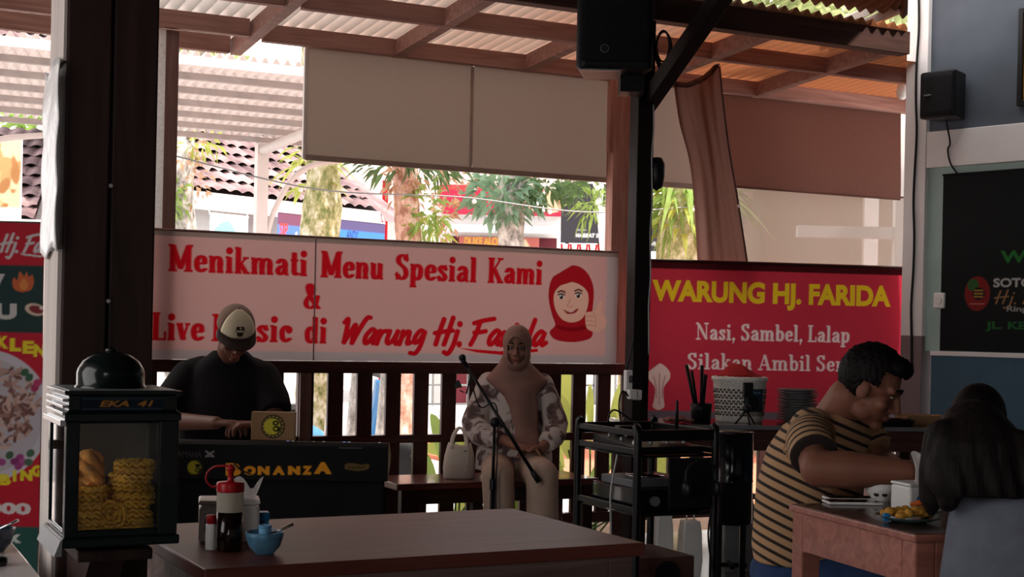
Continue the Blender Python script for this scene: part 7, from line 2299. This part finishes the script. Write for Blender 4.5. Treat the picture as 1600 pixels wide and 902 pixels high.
tree('tree with orchids and orange leaves just right of the foreground pillar', 284, Y, .13, 4.6, 1, [(-.05, -.1, zz(240, Y), (.25, .2, .3), 90, .10, .05, 3), (.2, -.1, zz(235, Y), (.22, .2, .16), 60, .14, .05, 2), (-.12, -.12, zz(320, Y), (.16, .16, .3), 110, .15, .05, 0), (.1, -.1, zz(290, Y), (.22, .2, .3), 50, .10, .04, 3), (0, 0, 5.2, (.9, .9, .6), 250, .4, .1, 2)], 2)
Y = 15.0
tree('pinkish tree trunk with green and orange leaves left of the red fascia', 634, Y, .13, 5.2, 2, [(-.02, -.1, zz(290, Y), (.25, .2, .25), 70, .12, .05, 3), (.22, -.15, zz(335, Y), (.16, .16, .36), 90, .16, .05, 0), (.25, -.1, zz(370, Y), (.14, .14, .14), 30, .2, .05, 2), (0, 0, zz(262, Y), (.7, .4, .12), 140, .22, .05, 1), (0, 0, 5.6, (.9, .9, .6), 250, .4, .1, 0)], 3)
Y = 15.5
tree('grey trunked tree with dense pale green leaves in front of the red fascia', 800, Y, .14, 5.0, 1, [(-.12, -.2, zz(308, Y), (.42, .3, .3), 260, .17, .07, 4), (.35, -.1, zz(290, Y), (.38, .3, .2), 150, .2, .06, 1), (-.75, -.2, zz(345, Y), (.12, .12, .26), 45, .13, .06, 3), (-.65, -.1, zz(300, Y), (.25, .2, .2), 50, .12, .05, 3), (0, 0, 5.4, (.9, .9, .6), 250, .4, .1, 1)], 4)
Y = 16.0
tree('leafy green tree crown hanging in front of the black sign panel', 985, Y, .12, 5.0, 0, [(-.45, -.2, zz(320, Y), (.24, .2, .22), 90, .22, .035, 0), (-.3, 0, zz(288, Y), (.5, .3, .12), 90, .22, .04, 1), (0, 0, 5.4, (.9, .9, .6), 250, .4, .1, 0)], 5)
Y = 14.5
tree('mossy trunk wrapped in long hanging fronds right of the black post', 1062, Y, .2, 5.4, 0, [(.0, -.1, zz(300, Y), (.55, .4, .3), 200, .4, .05, 0), (0, 0, 6.0, (.9, .9, .6), 300, .45, .1, 0)], 6, 0, [(0, zz(290, Y), 60, .8, 0), (0, zz(320, Y), 50, .6, 2), (0, zz(360, Y), 40, .5, 2)])
# trees farther behind that close the view above the canopy and the inner roof gap
for px, Y, lb, s_, lm in [(330, 30, 'distant bright leafy tree above the white car canopy', 11, 5), (420, 34, 'distant tree with bare twigs left of the cream blind', 12, 5), (120, 33, 'distant tree behind the foreground pillar', 13, 0), (1150, 26, 'tall green tree seen through the gap under the inner roof', 14, 5), (1330, 29, 'tall green tree behind the pale building', 15, 5)]:
    hh = 6.6 if px < 1000 else 8.5
    tree(lb, px, Y, .2, hh * .62, 1, [(0, 0, hh * .8, (1.7, 1.4, hh * .24), 1300, .55, .2, lm), (.5, 0, hh * .7, (1.4, 1.2, hh * .16), 500, .5, .18, 1)], s_)
# leafy plants right outside the railing
def plant(label, px, py, d, n, L, w, lm, seed, up=.9):
    rnd = random.Random(seed)
    t_, z_ = TB(px, py, d)
    o = bthing('broad_leaf_plant', label, 'plant', t_, d, -.07, 'plants outside the railing')
    mb = MB()
    for k in range(n):
        a = rnd.uniform(0, 2 * pi)
        el = rnd.uniform(.45, 1.25) * up
        dv = Vector((cos(a) * cos(el), sin(a) * cos(el) * .6, sin(el)))
        l = L * rnd.uniform(.7, 1.15)
        b = Vector((.03 * cos(a), .03 * sin(a), 0))
        st = b + dv * l * .45
        side = dv.cross(Vector((sin(a), -cos(a), .2))).normalized()
        bb = len(mb.v); nn_ = 7
        for i in range(nn_ + 1):
            tt = i / nn_
            q_ = st + dv * l * .62 * tt + Vector((0, 0, -l * .22 * tt * tt))
            ww = w * sin(pi * min(1, tt * .92 + .06)) ** .8
            for e_, lift in ((-1, .25), (0, 0), (1, .25)):
                mb.v.append(tuple(q_ + side * ww * e_ + Vector((0, 0, ww * lift * abs(e_)))))
        for i in range(nn_):
            for e_ in range(2):
                A_ = bb + i * 3 + e_
                mb.f.append((A_, A_ + 1, A_ + 4, A_ + 3))
    mb.build('foliage', LM[lm], o, smooth=True)
    ms_ = MB()
    rnd = random.Random(seed)
    for k in range(n):
        a = rnd.uniform(0, 2 * pi); el = rnd.uniform(.45, 1.25) * up
        dv = Vector((cos(a) * cos(el), sin(a) * cos(el) * .6, sin(el))); l = L * rnd.uniform(.7, 1.15)
        b = Vector((.03 * cos(a), .03 * sin(a), 0)); ms_.tube([b, b + dv * l * .5], .006, 6)
    ms_.build('stem', LM[1], o, smooth=True)
plant('bushy plant outside the railing between the keyboard player and the pale railing post', 464, 640, .5, 16, .85, .06, 2, 21)
plant('plant with one tall blade behind the cream handbag', 718, 690, .45, 9, .95, .06, 0, 22, 1.1)
plant('low broad leafed plant outside the railing left of the handbag', 672, 720, .5, 8, .62, .08, 2, 23, .7)
plant('bright green plant outside the railing right of the singer', 893, 690, .45, 10, .85, .08, 0, 24)
plant('tall yellow green plant outside the railing beside the red brown post', 928, 640, .5, 10, 1.15, .09, 2, 25, 1.2)
# string of small bulbs across the yard
o = thing('light_string', 'thin wire with tiny bulbs strung across the trees outside', 'wire')
q0, q1, q2 = P(250, 238, 12.0), P(720, 308, 13.0), P(1100, 322, 14.0)
pts = smooth_path([q0, q0.lerp(q1, .5) + Vector((0, 0, -.12)), q1, q1.lerp(q2, .5) + Vector((0, 0, -.1)), q2], 10)
MB().tube(pts, .007, 6).build('wire', M['grey_metal'], o, smooth=True)
for i in range(3, len(pts), 6):
    MB().ball(pts[i] + Vector((0, 0, -.03)), .022, 10, 8).build('bulb', M['white'], o, smooth=True)
# slim trunks close outside, seen between the balusters
for px, d, r, lb, bk in [(548, 1.3, .06, 'slim mottled trunk seen through the railing left of the bench', 1), (592, 1.6, .05, 'slim leaning trunk seen through the railing above the bench end', 1), (512, 1.9, .05, 'thin grey trunk seen through the railing right of the pale post', 1)]:
    t_ = TB(px, 640, d)[0]
    o = bthing('sapling', lb, 'tree', t_, d, -.1, 'saplings outside the railing')
    MB().tube(smooth_path([(0, 0, 0), (.02, 0, .5), (.05, 0, 1.0), (.1, .02, 1.6)], 5), [r * (1 - .02 * i) for i in range(16)], 10).build('trunk', BK[bk], o, smooth=True)
    leaves(MB(), (.1, .02, 1.55), (.10, .10, .06), 40, .1, .04, random.Random(int(px)), .4).build('foliage', LM[1], o)
# parked motorbike shape glimpsed low outside
t_, z_ = TB(497, 672, 2.6)
o = bthing('scooter', 'blue scooter parked outside, glimpsed through the railing', 'scooter', t_, 2.6, -.14)
for x in (-.6, .62):
    MB().lathe([(.16, -.04), (.25, -.045), (.27, 0), (.25, .045), (.16, .04)], 24).build('wheel', M['black'], o, smooth=True)
    w_ = o.children[-1] if False else None
for ch, x in zip([c_ for c_ in o.children if c_.name.startswith('wheel')], (-.6, .62)):
    ch.rotation_euler = (pi / 2, 0, 0); ch.location = (x, 0, .27)
BLU = mat('blue scooter paint', rgb(60, 120, 170), .3, 0, .06, 5, coat=.4)
mb = MB(); mb.tube(smooth_path([(-.75, 0, .62), (-.4, 0, .66), (-.05, 0, .5), (.1, 0, .36), (.35, 0, .36), (.48, 0, .7), (.52, 0, .95)], 5), [.10] * 8 + [.12] * 10 + [.09] * 13, 10); mb.build('fairing', BLU, o, smooth=True)
MB().box2((-.75, -.12, .70), (-.1, .12, .78)).build('seat', M['black'], o, bevel=.03)
MB().tube([(.5, -.3, 1.0), (.52, 0, .97), (.5, .3, 1.0)], .018).build('handlebar', M['black'], o, smooth=True)
MB().tube([(.5, 0, .9), (.62, 0, .27)], .03).build('fork', M['grey_metal'], o, smooth=True)
